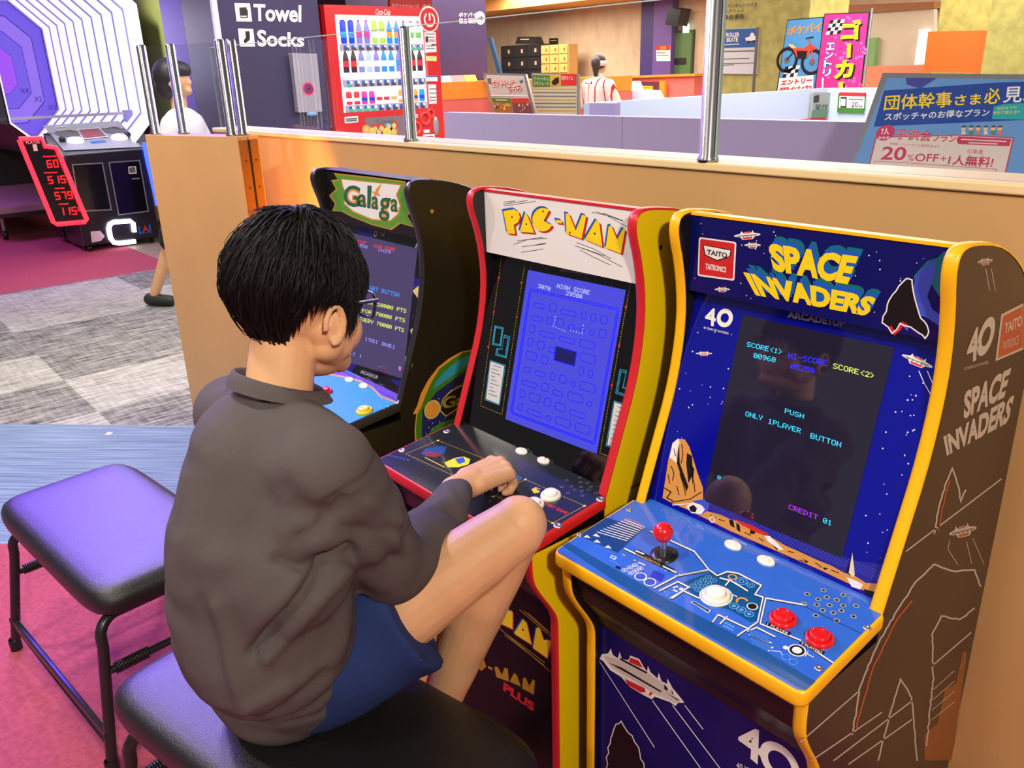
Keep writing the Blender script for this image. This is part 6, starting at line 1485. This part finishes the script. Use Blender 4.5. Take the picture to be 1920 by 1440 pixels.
for q in ((338, 765), (690, 738)):
    c_ = tpn.at(*cA(q)[0]); b = MB(); b.ball(c_ + tpn.n * .02, .032, PLASTIC, 14, 10); b.build('knob', t)
b = MB()
for q in (((390, 890), (552, 880), (600, 1132), (432, 1140)), ((588, 878), (752, 866), (800, 1140), (640, 1160))): b.line(P, cA(*q), 2.2, SILV, 2, closed=True, e=E3); b.poly(P, cA(*q), mat('glossy_black_door', (14, 13, 17), .12, coat=.4), 1, e=E3)
b.line(P, cA((694, 902), (730, 900), (734, 934), (696, 936)), 1.8, WHITE, 3, closed=True, e=E3); b.poly(P, cA((700, 908), (728, 906), (731, 930), (702, 931)), GREYI, 3, e=E3); b.line(P, cA((712, 965), (750, 963)), 2.4, SILV, 3, e=E3)
b.poly(P, cA((488, 1250), (540, 1246), (565, 1275), (545, 1300), (495, 1310)), mat('pale_arrow', (214, 200, 226), .4), 2, e=E3)
for st, q, m_ in (('L', ((745, 1222), (765, 1220), (772, 1258), (752, 1260)), BLU), ('A', ((762, 1220), (800, 1215), (806, 1250), (768, 1258)), RED), ('I', ((800, 1212), (812, 1210), (816, 1252), (806, 1254)), BLU)): b.text(P, cA(*q), st, m_, 2, bold=.03, e=E3)
b.line(P, cA((748, 1262), (816, 1254)), 1.4, BLU, 2, e=E3)
b.build('front_doors', t)
b = MB(); BL = mat('white_neon', (240, 240, 255), .4, emit=(235, 235, 255), es=5)
pts = [P.at(*q, .02) for q in cA((722, 1252), (716, 1205), (700, 1192), (612, 1198), (590, 1210), (584, 1235), (594, 1285), (612, 1308), (640, 1312), (728, 1302))]
b.tube(pts, .022, BL, 8); b.build('neon_letter', t)
b = MB(); pts = [PX(-8.13).at(*q) for q in cA((778, 770), (800, 880), (835, 1030), (852, 1110))]; b.tube(pts, .022, mat('blue_neon', (20, 30, 255), .4, emit=(40, 60, 255), es=6), 8); b.build('blue_tube', t)
# score panel
P = PX(-8.05)
b = slab('', P, cA((98, 748), (222, 744), (245, 790), (300, 796), (322, 835), (468, 1195), (300, 1212), (280, 1190)), .08, mat('score_black', (16, 8, 12), .25)); sp = b.build('score_panel', t)
b = MB(); RN = mat('red_neon', (255, 30, 40), .4, emit=(255, 28, 42), es=5)
pts = [P.at(*q, .015) for q in cA((102, 750), (222, 746), (240, 790), (300, 798), (325, 850), (466, 1185), (458, 1197), (305, 1210), (285, 1198), (102, 755))]; b.tube(pts, .02, RN, 8); b.build('red_tube', sp)
b = MB(); DG = mat('red_digit', (255, 30, 30), .4, emit=(255, 24, 30), es=2.4)
SEG = {'0': 'abcdef', '1': 'bc', '4': 'bcfg', '5': 'acdfg', '6': 'acdefg', '7': 'abc', '9': 'abcdfg'}
def seg7(ch_, q):
    tl, tr_, br, bl = q; ml = ((tl[0] + bl[0]) / 2, (tl[1] + bl[1]) / 2); mr = ((tr_[0] + br[0]) / 2, (tr_[1] + br[1]) / 2)
    for s_ in SEG[ch_]: b.line(P, cA(*{'a': (tl, tr_), 'b': (tr_, mr), 'c': (mr, br), 'd': (bl, br), 'e': (ml, bl), 'f': (tl, ml), 'g': (ml, mr)}[s_]), 2.2, DG, 2, e=E3)
for st, x, y in (('60', 252, 868), ('515', 258, 955), ('579', 296, 1040), ('1154', 318, 1125)):
    for i, ch_ in enumerate(st): xx = x + i * (34 if len(st) > 2 else 35); yy = y - i * 2; seg7(ch_, ((xx, yy), (xx + 20, yy - 2), (xx + 27, yy + 34), (xx + 7, yy + 36)))
    b.line(P, cA((x - 20 if x < 280 else x, y - 22), (x + 50, y - 25)), 1.8, DG, 2, e=E3)
b.text(P, cA((138, 762), (212, 758), (216, 774), (142, 778)), 'PLAYER', WHITE, 2, e=E3); b.text(P, cA((174, 780), (196, 778), (204, 814), (182, 816)), '1', WHITE, 2, bold=.04, e=E3)
b.build('score_digits', sp)
lamp('tunnel_light', (-8.2, yc, 1.8), .8, 16, (.86, .80, 1), target=(-6.5, yc, .4), shape='RECTANGLE', sy=.9)

# ================================================================== BENCHES
VINYL = noisy(mat('black_vinyl', (24, 25, 26), .40, spec=.6), 6, .08, .25, 420)
TUBE = mat('black_tube', (44, 42, 44), .28, .3)


def bench(label, ox, oy, deg, L=.70, D=.325):
    a = math.radians(deg); R = Matrix.Translation((ox, oy, 0)) @ Matrix.Rotation(a, 4, 'Z')
    T = lambda x, y, z: R @ Vector((x, y, z))
    c0 = T(L / 2, D / 2, 0)
    t = thing('bench', label, 'bench', (c0.x, c0.y, 0), 'black padded benches')
    # cushion: superellipse rings, domed top
    b = MB(); n = 64; vs = []
    def ring(ins, z, ex=8):
        o = []
        for i in range(n):
            th = 2 * math.pi * i / n; c, s_ = math.cos(th), math.sin(th)
            o.append(T(L / 2 + (L / 2 - ins) * math.copysign(abs(c) ** (2 / ex), c), D / 2 + (D / 2 - ins) * math.copysign(abs(s_) ** (2 / ex), s_), z))
        return o
    prof = [(.03, .385), (.012, .388), (.003, .396), (.0, .41), (.001, .424), (.006, .437), (.016, .446), (.032, .4515), (.06, .4545), (.10, .456), (.14, .4565)]
    for ins, z in prof: vs += ring(ins, z)
    k = len(prof); fs = [(i * n + j, i * n + (j + 1) % n, (i + 1) * n + (j + 1) % n, (i + 1) * n + j) for i in range(k - 1) for j in range(n)] + [tuple((k - 1) * n + j for j in range(n)), tuple(reversed(range(n)))]
    b.add(vs, fs, VINYL, True); b.build('seat', t)
    b = MB(); b.add(ring(.035, .372) + ring(.03, .386), [(j, (j + 1) % n, n + (j + 1) % n, n + j) for j in range(n)] + [tuple(range(n))], PLASTIC, True); b.build('seat_base', t)
    r = .0125
    for x0_, sp in ((.07, -.055), (L - .07, .055)):
        # inverted-U end frame: two splayed legs joined under the seat
        for side in (0, 1):
            y = .035 if side == 0 else D - .035; o = -.07 if side == 0 else .07
            m_ = D / 2; pts = [T(x0_ + sp * .9, y + o, .012), T(x0_ + sp * .3, y + o * .3, .30)]
            for q in range(1, 8):
                th = math.pi / 2 * q / 7; pts.append(T(x0_ + sp * .3 * (1 - q / 7), (y + o * .3) + (.045 if side == 0 else -.045) * (1 - math.cos(th)), .318 + .045 * math.sin(th)))
            pts.append(T(x0_, m_, .363))
            b = MB(); b.tube(pts, r, TUBE, 12); lg = b.build('leg', t)
            b = MB(); f = T(x0_ + sp * .9, y + o, 0); b.lathe([(.016, 0), (.016, .03), (.0135, .034)], f, PLASTIC, n=14); b.build('foot_cap', lg)
        b = MB(); p, q = T(x0_ + sp * .45, .035 - .03, .24), T(x0_ + sp * .45, D - .035 + .03, .24); b.tube([p, q], .009, TUBE, 10); cb_ = b.build('cross_tube', t)
        b = MB(); d = (q - p).normalized(); u = d.orthogonal().normalized(); w_ = d.cross(u); pts = []
        for i in range(14 * 8): th = i / 8 * 2 * math.pi; pts.append(p + d * (.02 + i * .0007) + (u * math.cos(th) + w_ * math.sin(th)) * .0125)
        b.tube(pts, .0024, TUBE, 6); b.build('spring', cb_)
    for side in (0, 1):
        y = -.025 if side == 0 else D + .025
        b = MB(); p, q = T(.07 - .045, y, .085), T(L - .07 + .045, y, .085)
        dz = Vector((0, 0, .014)); dy = (R.to_3x3() @ Vector((0, .006, 0)))
        b.extrude([p - dz - dy, p + dz - dy, p + dz + dy, p - dz + dy], q - p, TUBE); b.build('side_rail', t, bev=.004)
    return t


bench('empty black padded bench with tube legs, left of the boy', -1.985, -.668, 6, D=.365)
bench('black padded bench the boy sits on, in front of the middle cabinet', -1.005, -.672, 12, L=.76, D=.385)
b = MB(); b.extrude([(-2.62, -.60, .0003), (-2.60, -.585, .0003), (-2.585, -.60, .0003), (-2.60, -.62, .0003)], (0, 0, .0006), PAPER)
pp = PZ(0).at(205, 813); b.v = [(x + pp.x + 2.6, y + pp.y + .6, z) for x, y, z in b.v]; tag(b.build('paper_scrap'), 'tiny scrap of pink-white paper on the blue carpet', 'paper')

# ================================================================== THE BOY
boy = thing('person', 'seated boy in glasses, grey sweatshirt and navy shorts playing the middle cabinet', 'person', (-.6, -.42, .4))
H = Vector((-.625, -.352, 1.19)); TH = math.radians(-8)       # head centre, a slight turn towards the left
RH = Matrix.Rotation(math.radians(13), 3, 'Z') @ Matrix.Rotation(math.radians(-11), 3, 'X')
hp = lambda x, y, z: H + RH @ Vector((x, y, z))
hipR, hipL = Vector((-.652, -.405, .553)), Vector((-.765, -.425, .553))
kneR, ankR = Vector((-.492, -.085, .765)), Vector((-.640, -.165, .33))
kneL, ankL = Vector((-.69, -.11, .585)), Vector((-.74, -.15, .10))
shR, shL = Vector((-.487, -.415, 1.012)), Vector((-.742, -.43, 1.0))
elR, wrR = Vector((-.558, -.285, .768)), Vector((-.703, -.020, .748))
elL, wrL = Vector((-.80, -.30, .74)), Vector((-.70, -.14, .66))
BALL = Vector((JOY[0], JOY[1], JOY[2] + .026))


def hand_right(mb):
    """fist closed round the ball of the joystick: palm, four bent fingers, thumb"""
    d = (BALL + Vector((.010, .004, .014)) - wrR).normalized()          # wrist to knuckles
    side = Vector((.80, .55, -.1)); side = (side - d * side.dot(d)).normalized()   # towards the little finger
    up = side.cross(d).normalized()
    if up.z < 0: up = -up
    o = wrR + d * .012
    capsule(mb, wrR - d * .04, wrR + d * .012, .0245, .0285, SKIN)
    kn = []
    for i, (s_, l) in enumerate(((-.028, .082), (-.0095, .088), (.0095, .084), (.027, .075))):
        k = o + d * l + side * s_ + up * (.014 - .003 * abs(i - 1))
        kn.append(k); mb.ball(k + up * .0035 - d * .002, .0128, SKIN, 12, 8); capsule(mb, o + side * s_ * .55 + up * .002, k, .0235 - .001 * i, .0140, SKIN, 12, 4)
    for i, k in enumerate(kn):
        l1, l2, l3 = (.034, .022, .016) if i in (1, 2) else (.030, .019, .015)
        p1 = k + d * l1 * .55 - up * l1 * .80; p2 = p1 - d * l2 * .55 - up * l2 * .80; p3 = p2 - d * l3 * .95 + up * l3 * .1
        capsule(mb, k, p1, .0106 - .0006 * (i == 3), .0096, SKIN, 12, 4); capsule(mb, p1, p2, .0096, .0090, SKIN, 12, 4); capsule(mb, p2, p3, .0090, .0080, SKIN, 12, 4)
    t0 = o + d * .022 - side * .026 - up * .006; t1 = t0 + d * .030 - side * .012 - up * .014; t2 = t1 + d * .024 + side * .010 - up * .008
    capsule(mb, o - side * .008, t0, .017, .014, SKIN, 12, 4); capsule(mb, t0, t1, .0125, .0108, SKIN, 12, 4); capsule(mb, t1, t2, .0105, .0085, SKIN, 12, 4)
    return kn


def hand_left(mb):
    d = Vector((.35, .75, -.5)).normalized(); side = Vector((-.9, .4, 0)); side = (side - d * side.dot(d)).normalized(); up = d.cross(side); up = up if up.z > 0 else -up
    o = wrL
    for i, (s_, l) in enumerate(((.026, .070), (.009, .074), (-.009, .071), (-.025, .062))):
        k = o + d * l + side * s_; capsule(mb, o + side * s_ * .5, k, .018, .011, SKIN, 12, 4)
        p1 = k + d * .032 - up * .010; p2 = p1 + d * .018 - up * .014; capsule(mb, k, p1, .0098, .0088, SKIN, 12, 4); capsule(mb, p1, p2, .0088, .0076, SKIN, 12, 4)
    t0 = o + d * .02 + side * .028; t1 = t0 + d * .034 + side * .014; capsule(mb, o, t0, .016, .012, SKIN, 12, 4); capsule(mb, t0, t1, .0115, .009, SKIN, 12, 4)


def body(mb):
    # head: skull, jaw, cheeks, nose, lips, brow, ears
    mb.ball(hp(0, -.012, .018), (.071, .088, .088), SKIN, 28, 18, RH); mb.ball(hp(0, .026, -.030), (.064, .062, .078), SKIN, 26, 16, RH)
    mb.ball(hp(0, .030, -.070), (.050, .050, .044), SKIN, 22, 14, RH); mb.ball(hp(0, .060, -.092), (.024, .020, .018), SKIN, 16, 10, RH)
    for s_ in (-1, 1):
        mb.ball(hp(s_ * .032, .044, -.042), (.032, .034, .036), SKIN, 18, 12, RH); capsule(mb, hp(s_ * .050, .004, -.058), hp(s_ * .018, .058, -.090), .024, .019, SKIN); capsule(mb, hp(s_ * .052, -.004, -.04), hp(s_ * .044, .03, -.06), .022, .024, SKIN)
        capsule(mb, hp(s_ * .018, .080, .012), hp(s_ * .045, .068, .014), .009, .008, SKIN, 10, 3)
        # ear: rim, lobe and hollow
        ec = hp(s_ * .074, -.008, -.024); E_ = lambda a, r, q=0: ec + RH @ Vector((s_ * (.004 + q), -.004 + math.cos(a) * r * .62, math.sin(a) * r))
        pts = [E_(math.radians(a), .0255, .005) for a in range(-100, 215, 20)]
        mb.tube(pts, [.0050] * len(pts), SKIN, 8); mb.ball(ec + RH @ Vector((s_ * .001, 0, -.004)), (.006, .012, .021), SKIN, 14, 10, RH); mb.ball(ec + RH @ Vector((s_ * .002, .003, -.022)), (.006, .007, .009), SKIN, 12, 8, RH)
    capsule(mb, hp(0, .080, .004), hp(0, .096, -.026), .008, .0115, SKIN, 12, 4); mb.ball(hp(.010, .088, -.032), (.008, .009, .007), SKIN, 10, 8); mb.ball(hp(-.010, .088, -.032), (.008, .009, .007), SKIN, 10, 8)
    capsule(mb, hp(-.015, .078, -.056), hp(.015, .078, -.056), .0065, .0065, SKIN, 10, 3); capsule(mb, hp(-.013, .077, -.066), hp(.013, .077, -.066), .007, .007, SKIN, 10, 3)
    # neck and trunk
    capsule(mb, (-.602, -.425, 1.03), hp(0, -.028, -.055), .049, .045, SKIN, 20)
    capsule(mb, (-.705, -.42, .57), (-.61, -.465, .78), .095, .09, SKIN, 20); capsule(mb, (-.60, -.465, .78), (-.605, -.44, .95), .09, .085, SKIN, 20)
    for s_, sh in ((1, shR), (-1, shL)): capsule(mb, (-.607, -.42, 1.005), sh + Vector((0, 0, -.008)), .046, .040, SKIN)
    capsule(mb, hipL, hipR, .086, .086, SKIN)
    # arms
    capsule(mb, shR + Vector((0, 0, -.008)), elR + Vector((0, 0, -.01)), .040, .031, SKIN); capsule(mb, elR + Vector((0, 0, -.01)), elR.lerp(wrR, .6) + Vector((0, 0, -.008)), .030, .025, SKIN); capsule(mb, elR.lerp(wrR, .6) + Vector((0, 0, -.008)), wrR, .025, .0225, SKIN); capsule(mb, shL, elL, .043, .034, SKIN); capsule(mb, elL, wrL, .033, .0225, SKIN)
    # legs: thigh, knee cap, calf, ankle, foot
    for hip, kn, an in ((hipR, kneR, ankR), (hipL, kneL, ankL)):
        m_ = hip.lerp(kn, .5); capsule(mb, hip, m_, .080, .071, SKIN, 20); capsule(mb, m_, kn, .071, .052, SKIN, 20)
        mb.ball(kn + (kn - hip).normalized() * .008 + (kn - an).normalized() * .006, .0485, SKIN, 18, 12)
        cm = kn.lerp(an, .32); back = ((hip - kn).normalized()); cm = cm + back * .012
        capsule(mb, kn, cm, .049, .052, SKIN, 18); capsule(mb, cm, an, .052, .033, SKIN, 18)
    hand_right(mb); hand_left(mb)


def body_shape(co, nr):
    q = co.copy()
    # slight hollow behind the ear rim and gentle irregularity on the skin so it is not perfectly smooth
    q += nr * (np.sin(co[:, 0] * 61 + co[:, 2] * 47) * np.sin(co[:, 1] * 53)).reshape(-1, 1) * .0006
    return q


fuse('body', body, .0033, SKIN, boy, smooth=4, shape=body_shape)

# eyes behind the glasses
for s_ in (-1, 1):
    b = MB(); b.ball(hp(s_ * .030, .071, -.004), .0118, mat('eye_white', (235, 232, 228), .2), 16, 12); e_ = b.build('eye', boy)
    b = MB(); b.ball(hp(s_ * .030, .0795, -.004), (.006, .0042, .006), mat('iris_brown', (40, 26, 18), .15), 14, 10); b.build('iris', e_)

# glasses
GF = mat('navy_frame', (26, 30, 66), .25, coat=.5); LENS = glass_mat('lens', (.93, .95, .97), 1.0)
b = MB()
def rim(s_): return [hp(s_ * (.033 + .0265 * math.copysign(abs(math.cos(a)) ** .7, math.cos(a))), .100 - .012 * abs(math.cos(a)) * (math.cos(a) > 0) - .003, -.006 + .0185 * math.copysign(abs(math.sin(a)) ** .75, math.sin(a))) for a in [2 * math.pi * i / 28 for i in range(29)]]
for s_ in (-1, 1): b.tube(rim(s_), .0022, GF, 8)
b.tube([hp(-.008, .098, .0), hp(0, .101, .003), hp(.008, .098, .0)], .0022, GF, 8)
gl_ = b.build('glasses', boy)
for s_ in (-1, 1):
    b = MB(); b.tube([hp(s_ * .058, .088, .004), hp(s_ * .069, .080, .005), hp(s_ * .080, .02, .004), hp(s_ * .081, -.006, .006), hp(s_ * .079, -.022, -.012)], [.003, .0032, .0026, .0024, .002], GF, 8); b.build('temple', gl_)
    b = MB(); r_ = rim(s_)[:-1]; c_ = sum(r_, Vector()) / len(r_); b.add([c_ + RH @ Vector((0, .002, 0))] + r_, [(0, 1 + i, 1 + (i + 1) % 28) for i in range(28)], LENS, True); b.build('lens', gl_)

# hair: a solid black cap plus thousands of tapering locks
HAIR = mat('black_hair', (13, 11, 11), .58, spec=.22)
nt, N, L_, bs = nodes(HAIR); bs.inputs['Anisotropic'].default_value = .5
def hairline(az):
    """lowest height of the hair (in head space) for a direction; az 0 = face, 180 = nape"""
    a = abs(((az + 180) % 360) - 180)
    pts = [(0, .022), (30, .014), (50, -.006), (57, -.032), (65, -.040), (71, -.022), (77, .004), (104, .006), (112, -.012), (125, -.045), (140, -.078), (160, -.098), (180, -.102)]
    for (a0, h0), (a1, h1) in zip(pts, pts[1:]):
        if a <= a1: return h0 + (h1 - h0) * (a - a0) / (a1 - a0)
    return -.1
RX, RY, RZ = .088, .106, .109; HC = Vector((0, -.014, .022))
def scalp(az, t, k=1.0):
    """t from 0 (crown) down over the head; radius scale k"""
    a = math.radians(az); th = t
    fr = max(0.0, min(1.0, (128 - abs((az + 180) % 360 - 180)) / 25)); sn = math.sin(th)
    if th > math.pi / 2: sn = sn + (max(sn, .96) - sn) * fr
    x = sn * math.sin(a) * RX; y = sn * math.cos(a) * RY; z = math.cos(th) * RZ
    if th > math.pi / 2:      # below the widest point the hair follows the neck inwards
        s_ = 1 - .36 * (1 - fr) * (th - math.pi / 2) ** 1.3; x *= s_; y *= s_ if math.cos(a) < 0 else 1
    return HC + Vector((x, y, z)) * k
b = MB(); NA, NT = 72, 26; vs = []
for j in range(NT + 1):
    for i in range(NA):
        az = 360 * i / NA; hl = hairline(az); c_ = max(-1, min(1, (hl + .012 - HC.z) / RZ)); tm = math.acos(c_)
        p = scalp(az, tm * j / NT, .955); vs.append(hp(*p))
inner = []
for j in range(NT + 1):
    for i in range(NA):
        az = 360 * i / NA; hl = hairline(az); c_ = max(-1, min(1, (hl + .016 - HC.z) / RZ)); tm = math.acos(c_); inner.append(hp(*scalp(az, tm * j / NT, .82)))
n0 = (NT + 1) * NA
fs = [(j * NA + i, j * NA + (i + 1) % NA, (j + 1) * NA + (i + 1) % NA, (j + 1) * NA + i) for j in range(NT) for i in range(NA)]
fs += [tuple(n0 + q for q in reversed(f_)) for f_ in fs] + [(NT * NA + i, NT * NA + (i + 1) % NA, n0 + NT * NA + (i + 1) % NA, n0 + NT * NA + i) for i in range(NA)]
b.add(vs + inner, fs, HAIR, True)
rnd = random.Random(21)
def lock(p0, pts, w_):
    """a flat tapering lock of hair with a lens cross-section"""
    k = len(pts); vs = []
    for i, p in enumerate(pts):
        t_ = (pts[min(i + 1, k - 1)] - pts[max(i - 1, 0)]).normalized(); o = (p - H).normalized(); s_ = t_.cross(o).normalized(); o = s_.cross(t_).normalized()
        f = i / (k - 1); ww = w_ * (.55 + .45 * math.sin(math.pi * min(1, f * 1.2 + .1))) * (1 - f ** 3) + .0002
        vs += [p - s_ * ww, p + o * ww * .55, p + s_ * ww, p - o * ww * .4]
    fs = [(i * 4 + j, i * 4 + (j + 1) % 4, (i + 1) * 4 + (j + 1) % 4, (i + 1) * 4 + j) for i in range(k - 1) for j in range(4)]
    b.add(vs, fs, HAIR, True)
for it in range(7000):
    az = rnd.uniform(0, 360); hl = hairline(az); tm = math.acos(max(-1, min(1, (hl - HC.z) / RZ)))
    t0 = math.sqrt(rnd.random()) * tm * .86
    ln = rnd.uniform(.035, .075) / .1
    t1 = min(t0 + ln, tm + rnd.uniform(-.02, .10)); swirl = rnd.gauss(14, 10); lift = rnd.uniform(.0, .05) + (.05 if rnd.random() < .08 else 0)
    pts = []
    for q in range(6):
        f = q / 5; th = t0 + (t1 - t0) * f
        kk = .95 + lift * math.sin(math.pi * min(1, .15 + f * .8)) + .03 * f * (rnd.random() < .5)
        pts.append(hp(*scalp(az + swirl * f * (1.2 - th / 3) * .6, th, kk)))
    lock(None, pts, rnd.uniform(.0009, .0024))
for it in range(760):     # loose ends along the hairline and short flyaways at the crown
    az = rnd.uniform(0, 360); hl = hairline(az); tm = math.acos(max(-1, min(1, (hl - HC.z) / RZ)))
    if it % 3: t0, t1 = tm - .30, tm + rnd.uniform(.06, .20); kk0, kk1 = .97, rnd.uniform(.94, 1.0)
    else: t0, t1 = rnd.uniform(.02, .35), rnd.uniform(.4, .7); kk0, kk1 = .96, rnd.uniform(1.0, 1.09)
    pts = [hp(*scalp(az + 9 * q / 4, t0 + (t1 - t0) * q / 4, kk0 + (kk1 - kk0) * (q / 4) ** 1.3)) for q in range(5)]
    lock(None, pts, rnd.uniform(.0012, .0026))
b.build('hair', boy)

# sweatshirt
GREYC = noisy(mat('charcoal_jersey', (90, 84, 85), .9, spec=.15), 9, .06, .3, 900)
def shirt(mb):
    capsule(mb, (-.700, -.435, .60), (-.636, -.474, .70), .122, .134, GREYC, 24); capsule(mb, (-.622, -.476, .70), (-.606, -.470, .86), .138, .130, GREYC, 24); capsule(mb, (-.606, -.470, .86), (-.608, -.448, .975), .128, .108, GREYC, 24)
    capsule(mb, (-.745, -.435, .565), (-.668, -.425, .575), .114, .116, GREYC, 20); capsule(mb, (-.735, -.445, .535), (-.690, -.440, .535), .106, .106, GREYC, 20); capsule(mb, (-.65, -.465, .84), (-.56, -.465, .84), .11, .11, GREYC, 20)
    for sh in (shR, shL): capsule(mb, (-.610, -.425, 1.035), sh + Vector((0, 0, -.004)), .058, .055, GREYC, 18)
    capsule(mb, shR + Vector((.004, 0, -.012)), shR.lerp(elR, .5) + Vector((.010, 0, -.014)), .064, .064, GREYC, 18); capsule(mb, shR.lerp(elR, .5) + Vector((.006, 0, -.012)), elR + Vector((.004, -.004, -.018)), .060, .057, GREYC, 18)
    capsule(mb, (-.585, -.45, .93), (-.512, -.425, .925), .090, .076, GREYC, 18); capsule(mb, (-.605, -.445, 1.0), (-.505, -.420, .985), .072, .068, GREYC, 18); capsule(mb, (-.62, -.45, .93), (-.70, -.43, .93), .085, .07, GREYC, 18)
    e2 = elR.lerp(wrR, .42) + Vector((.004, 0, -.022)); capsule(mb, elR + Vector((.004, -.004, -.018)), e2, .060, .055, GREYC, 18); capsule(mb, e2, elR.lerp(wrR, .78), .052, .039, GREYC, 18); capsule(mb, elR.lerp(wrR, .76), elR.lerp(wrR, .87), .036, .030, GREYC, 18)
    capsule(mb, shL, elL, .060, .054, GREYC, 18); capsule(mb, elL, elL.lerp(wrL, .85), .052, .036, GREYC, 18)
def folds(co, nr):
    q = co.copy(); x, y, z = co.T
    d = np.zeros(len(co))
    # broad soft drapes, different on every part of the back
    g = lambda u, v, f, p: np.sin(f * u + 2.1 * np.sin(.43 * f * v + p) + p)
    d += .0030 * g(x - .45 * z, z + .5 * y, 21, .4) * np.clip((z - .50) * 4, 0, 1)
    d += .0022 * g(z + .7 * x, x - y, 33, 1.7) * np.clip((.95 - z) * 4, 0, 1)
    d += .0014 * g(x + .9 * z - .6 * y, z - x, 58, 2.6)
    # creases, each a line on the near side of the cloth: two ends, half-width in millimetres at about 1.2 m, depth
    vv = co - np.array(CAMP); zc = vv @ np.array(cf); u = np.stack([960 + FPX * (vv @ np.array(cr)) / zc, 720 + FPX * (vv @ np.array(cd)) / zc], 1)
    near = np.clip((-(nr * vv).sum(1) / np.linalg.norm(vv, axis=1)) * 3, 0, 1)
    def crease_line(pts, r, amt):
        best = np.full(len(co), 1e9)
        for a, c in zip(pts, pts[1:]):
            a, c = np.array(a, float), np.array(c, float); w_ = c - a; t_ = np.clip(((u - a) @ w_) / (w_ @ w_), 0, 1); best = np.minimum(best, np.linalg.norm(u - (a + t_[:, None] * w_), axis=1))
        return amt * np.exp(-(best / r) ** 2) * near
    for pts, r, amt in ((((655, 1030), (610, 1055), (545, 1145), (473, 1226)), 11, -.017), (((640, 1070), (565, 1160), (500, 1232)), 15, .010), (((522, 1050), (560, 1066), (606, 1050)), 12, -.010), (((560, 1100), (470, 1180)), 20, .005),
                        (((572, 1100), (578, 1180), (566, 1260)), 4, -.002), (((456, 1345), (503, 1362), (600, 1340), (690, 1240)), 7, -.005), (((507, 1350), (560, 1305), (610, 1262)), 12, -.009), (((470, 1320), (540, 1285)), 12, .006),
                        (((404, 1140), (430, 1240), (456, 1330)), 14, .005), (((375, 1130), (405, 1250), (430, 1320)), 14, -.004), (((537, 915), (595, 965)), 22, -.005), (((560, 1010), (610, 985), (640, 940)), 14, -.009),
                        (((598, 985), (610, 940), (645, 918), (687, 893), (704, 862)), 5, -.004), (((762, 962), (790, 945), (815, 925)), 9, -.010), (((728, 992), (770, 998)), 10, -.007), (((764, 975), (758, 1010)), 8, -.007), (((745, 965), (752, 995)), 10, .005),
                        (((690, 940), (735, 975), (745, 1030)), 12, .005), (((640, 990), (700, 1000), (735, 1045)), 14, -.007), (((815, 955), (850, 965)), 9, -.005), (((835, 905), (860, 950)), 8, .003), (((345, 900), (360, 1000)), 25, .004), (((470, 800), (500, 960)), 30, -.003)): d += crease_line(pts, r, amt)
    # ribbed cuff and hem draw in
    q += nr * d[:, None]
    lo = z < .47; q[lo, 2] = .47 + (z[lo] - .47) * .06
    return q
def band(mb_name):
    b = MB(); n = 40; vs = []
    c_ = lambda t_, r, h: Vector((-.613 + (.057 * r) * math.cos(t_), -.408 + (.055 * r) * math.sin(t_), 1.080 + h - .024 * math.sin(t_)))
    for r, h in ((1.30, -.012), (1.20, -.003), (1.08, .006), (1.02, .007), (.98, .001), (1.1, -.014)):
        for i in range(n): vs.append(c_(2 * math.pi * i / n, r + .006 * (i % 2), h))
    b.add(vs, [(k * n + i, k * n + (i + 1) % n, (k + 1) * n + (i + 1) % n, (k + 1) * n + i) for k in range(5) for i in range(n)], GREYC, True)
    return b.build('neckband', mb_name)
sw = fuse('sweatshirt', shirt, .0058, GREYC, boy, smooth=22, shape=folds, label='charcoal grey crew-neck sweatshirt'); band(sw)

# shorts
NAVYC = noisy(mat('navy_jersey', (40, 58, 112), .85, spec=.2), 10, .08, .3, 700)
def shorts(mb):
    capsule(mb, hipL + Vector((0, -.01, 0)), hipR + Vector((0, -.005, 0)), .097, .097, NAVYC, 22)
    for hip, kn, f in ((hipR, kneR, .47), (hipL, kneL, .5)):
        e_ = hip.lerp(kn, f); capsule(mb, hip, hip.lerp(kn, f * .55) + Vector((0, 0, -.010)), .097, .100, NAVYC, 22); mb.tube([hip.lerp(kn, f * .5) + Vector((0, 0, -.010)), e_ + Vector((0, 0, -.014))], [.102, .106], NAVYC, 26)
def sfold(co, nr):
    q = co.copy(); x, y, z = co.T
    d = .004 * np.sin(40 * (y + .6 * z) + 3 * np.sin(15 * x)) + .003 * np.sin(70 * (x - .4 * y))
    q += nr * d[:, None]; lo = q[:, 2] < .462; q[lo, 2] = .462 + (q[lo, 2] - .462) * .1
    return q
fuse('shorts', shorts, .0058, NAVYC, boy, smooth=5, shape=sfold, label='navy blue shorts')
# shoes
for an, dr in ((ankR, Vector((-.35, .55, -.45))), (ankL, Vector((-.1, 1, -.12)))):
    dr = dr.normalized(); heel = an + Vector((0, -.012, -.045))
    def shoe(mb): capsule(mb, heel, heel + dr * .15, .040, .036, INK, 16); capsule(mb, an + Vector((0, 0, -.012)), heel + dr * .02, .042, .042, INK, 16)
    fuse('shoe', shoe, .006, mat('dark_shoe'), boy, smooth=4)
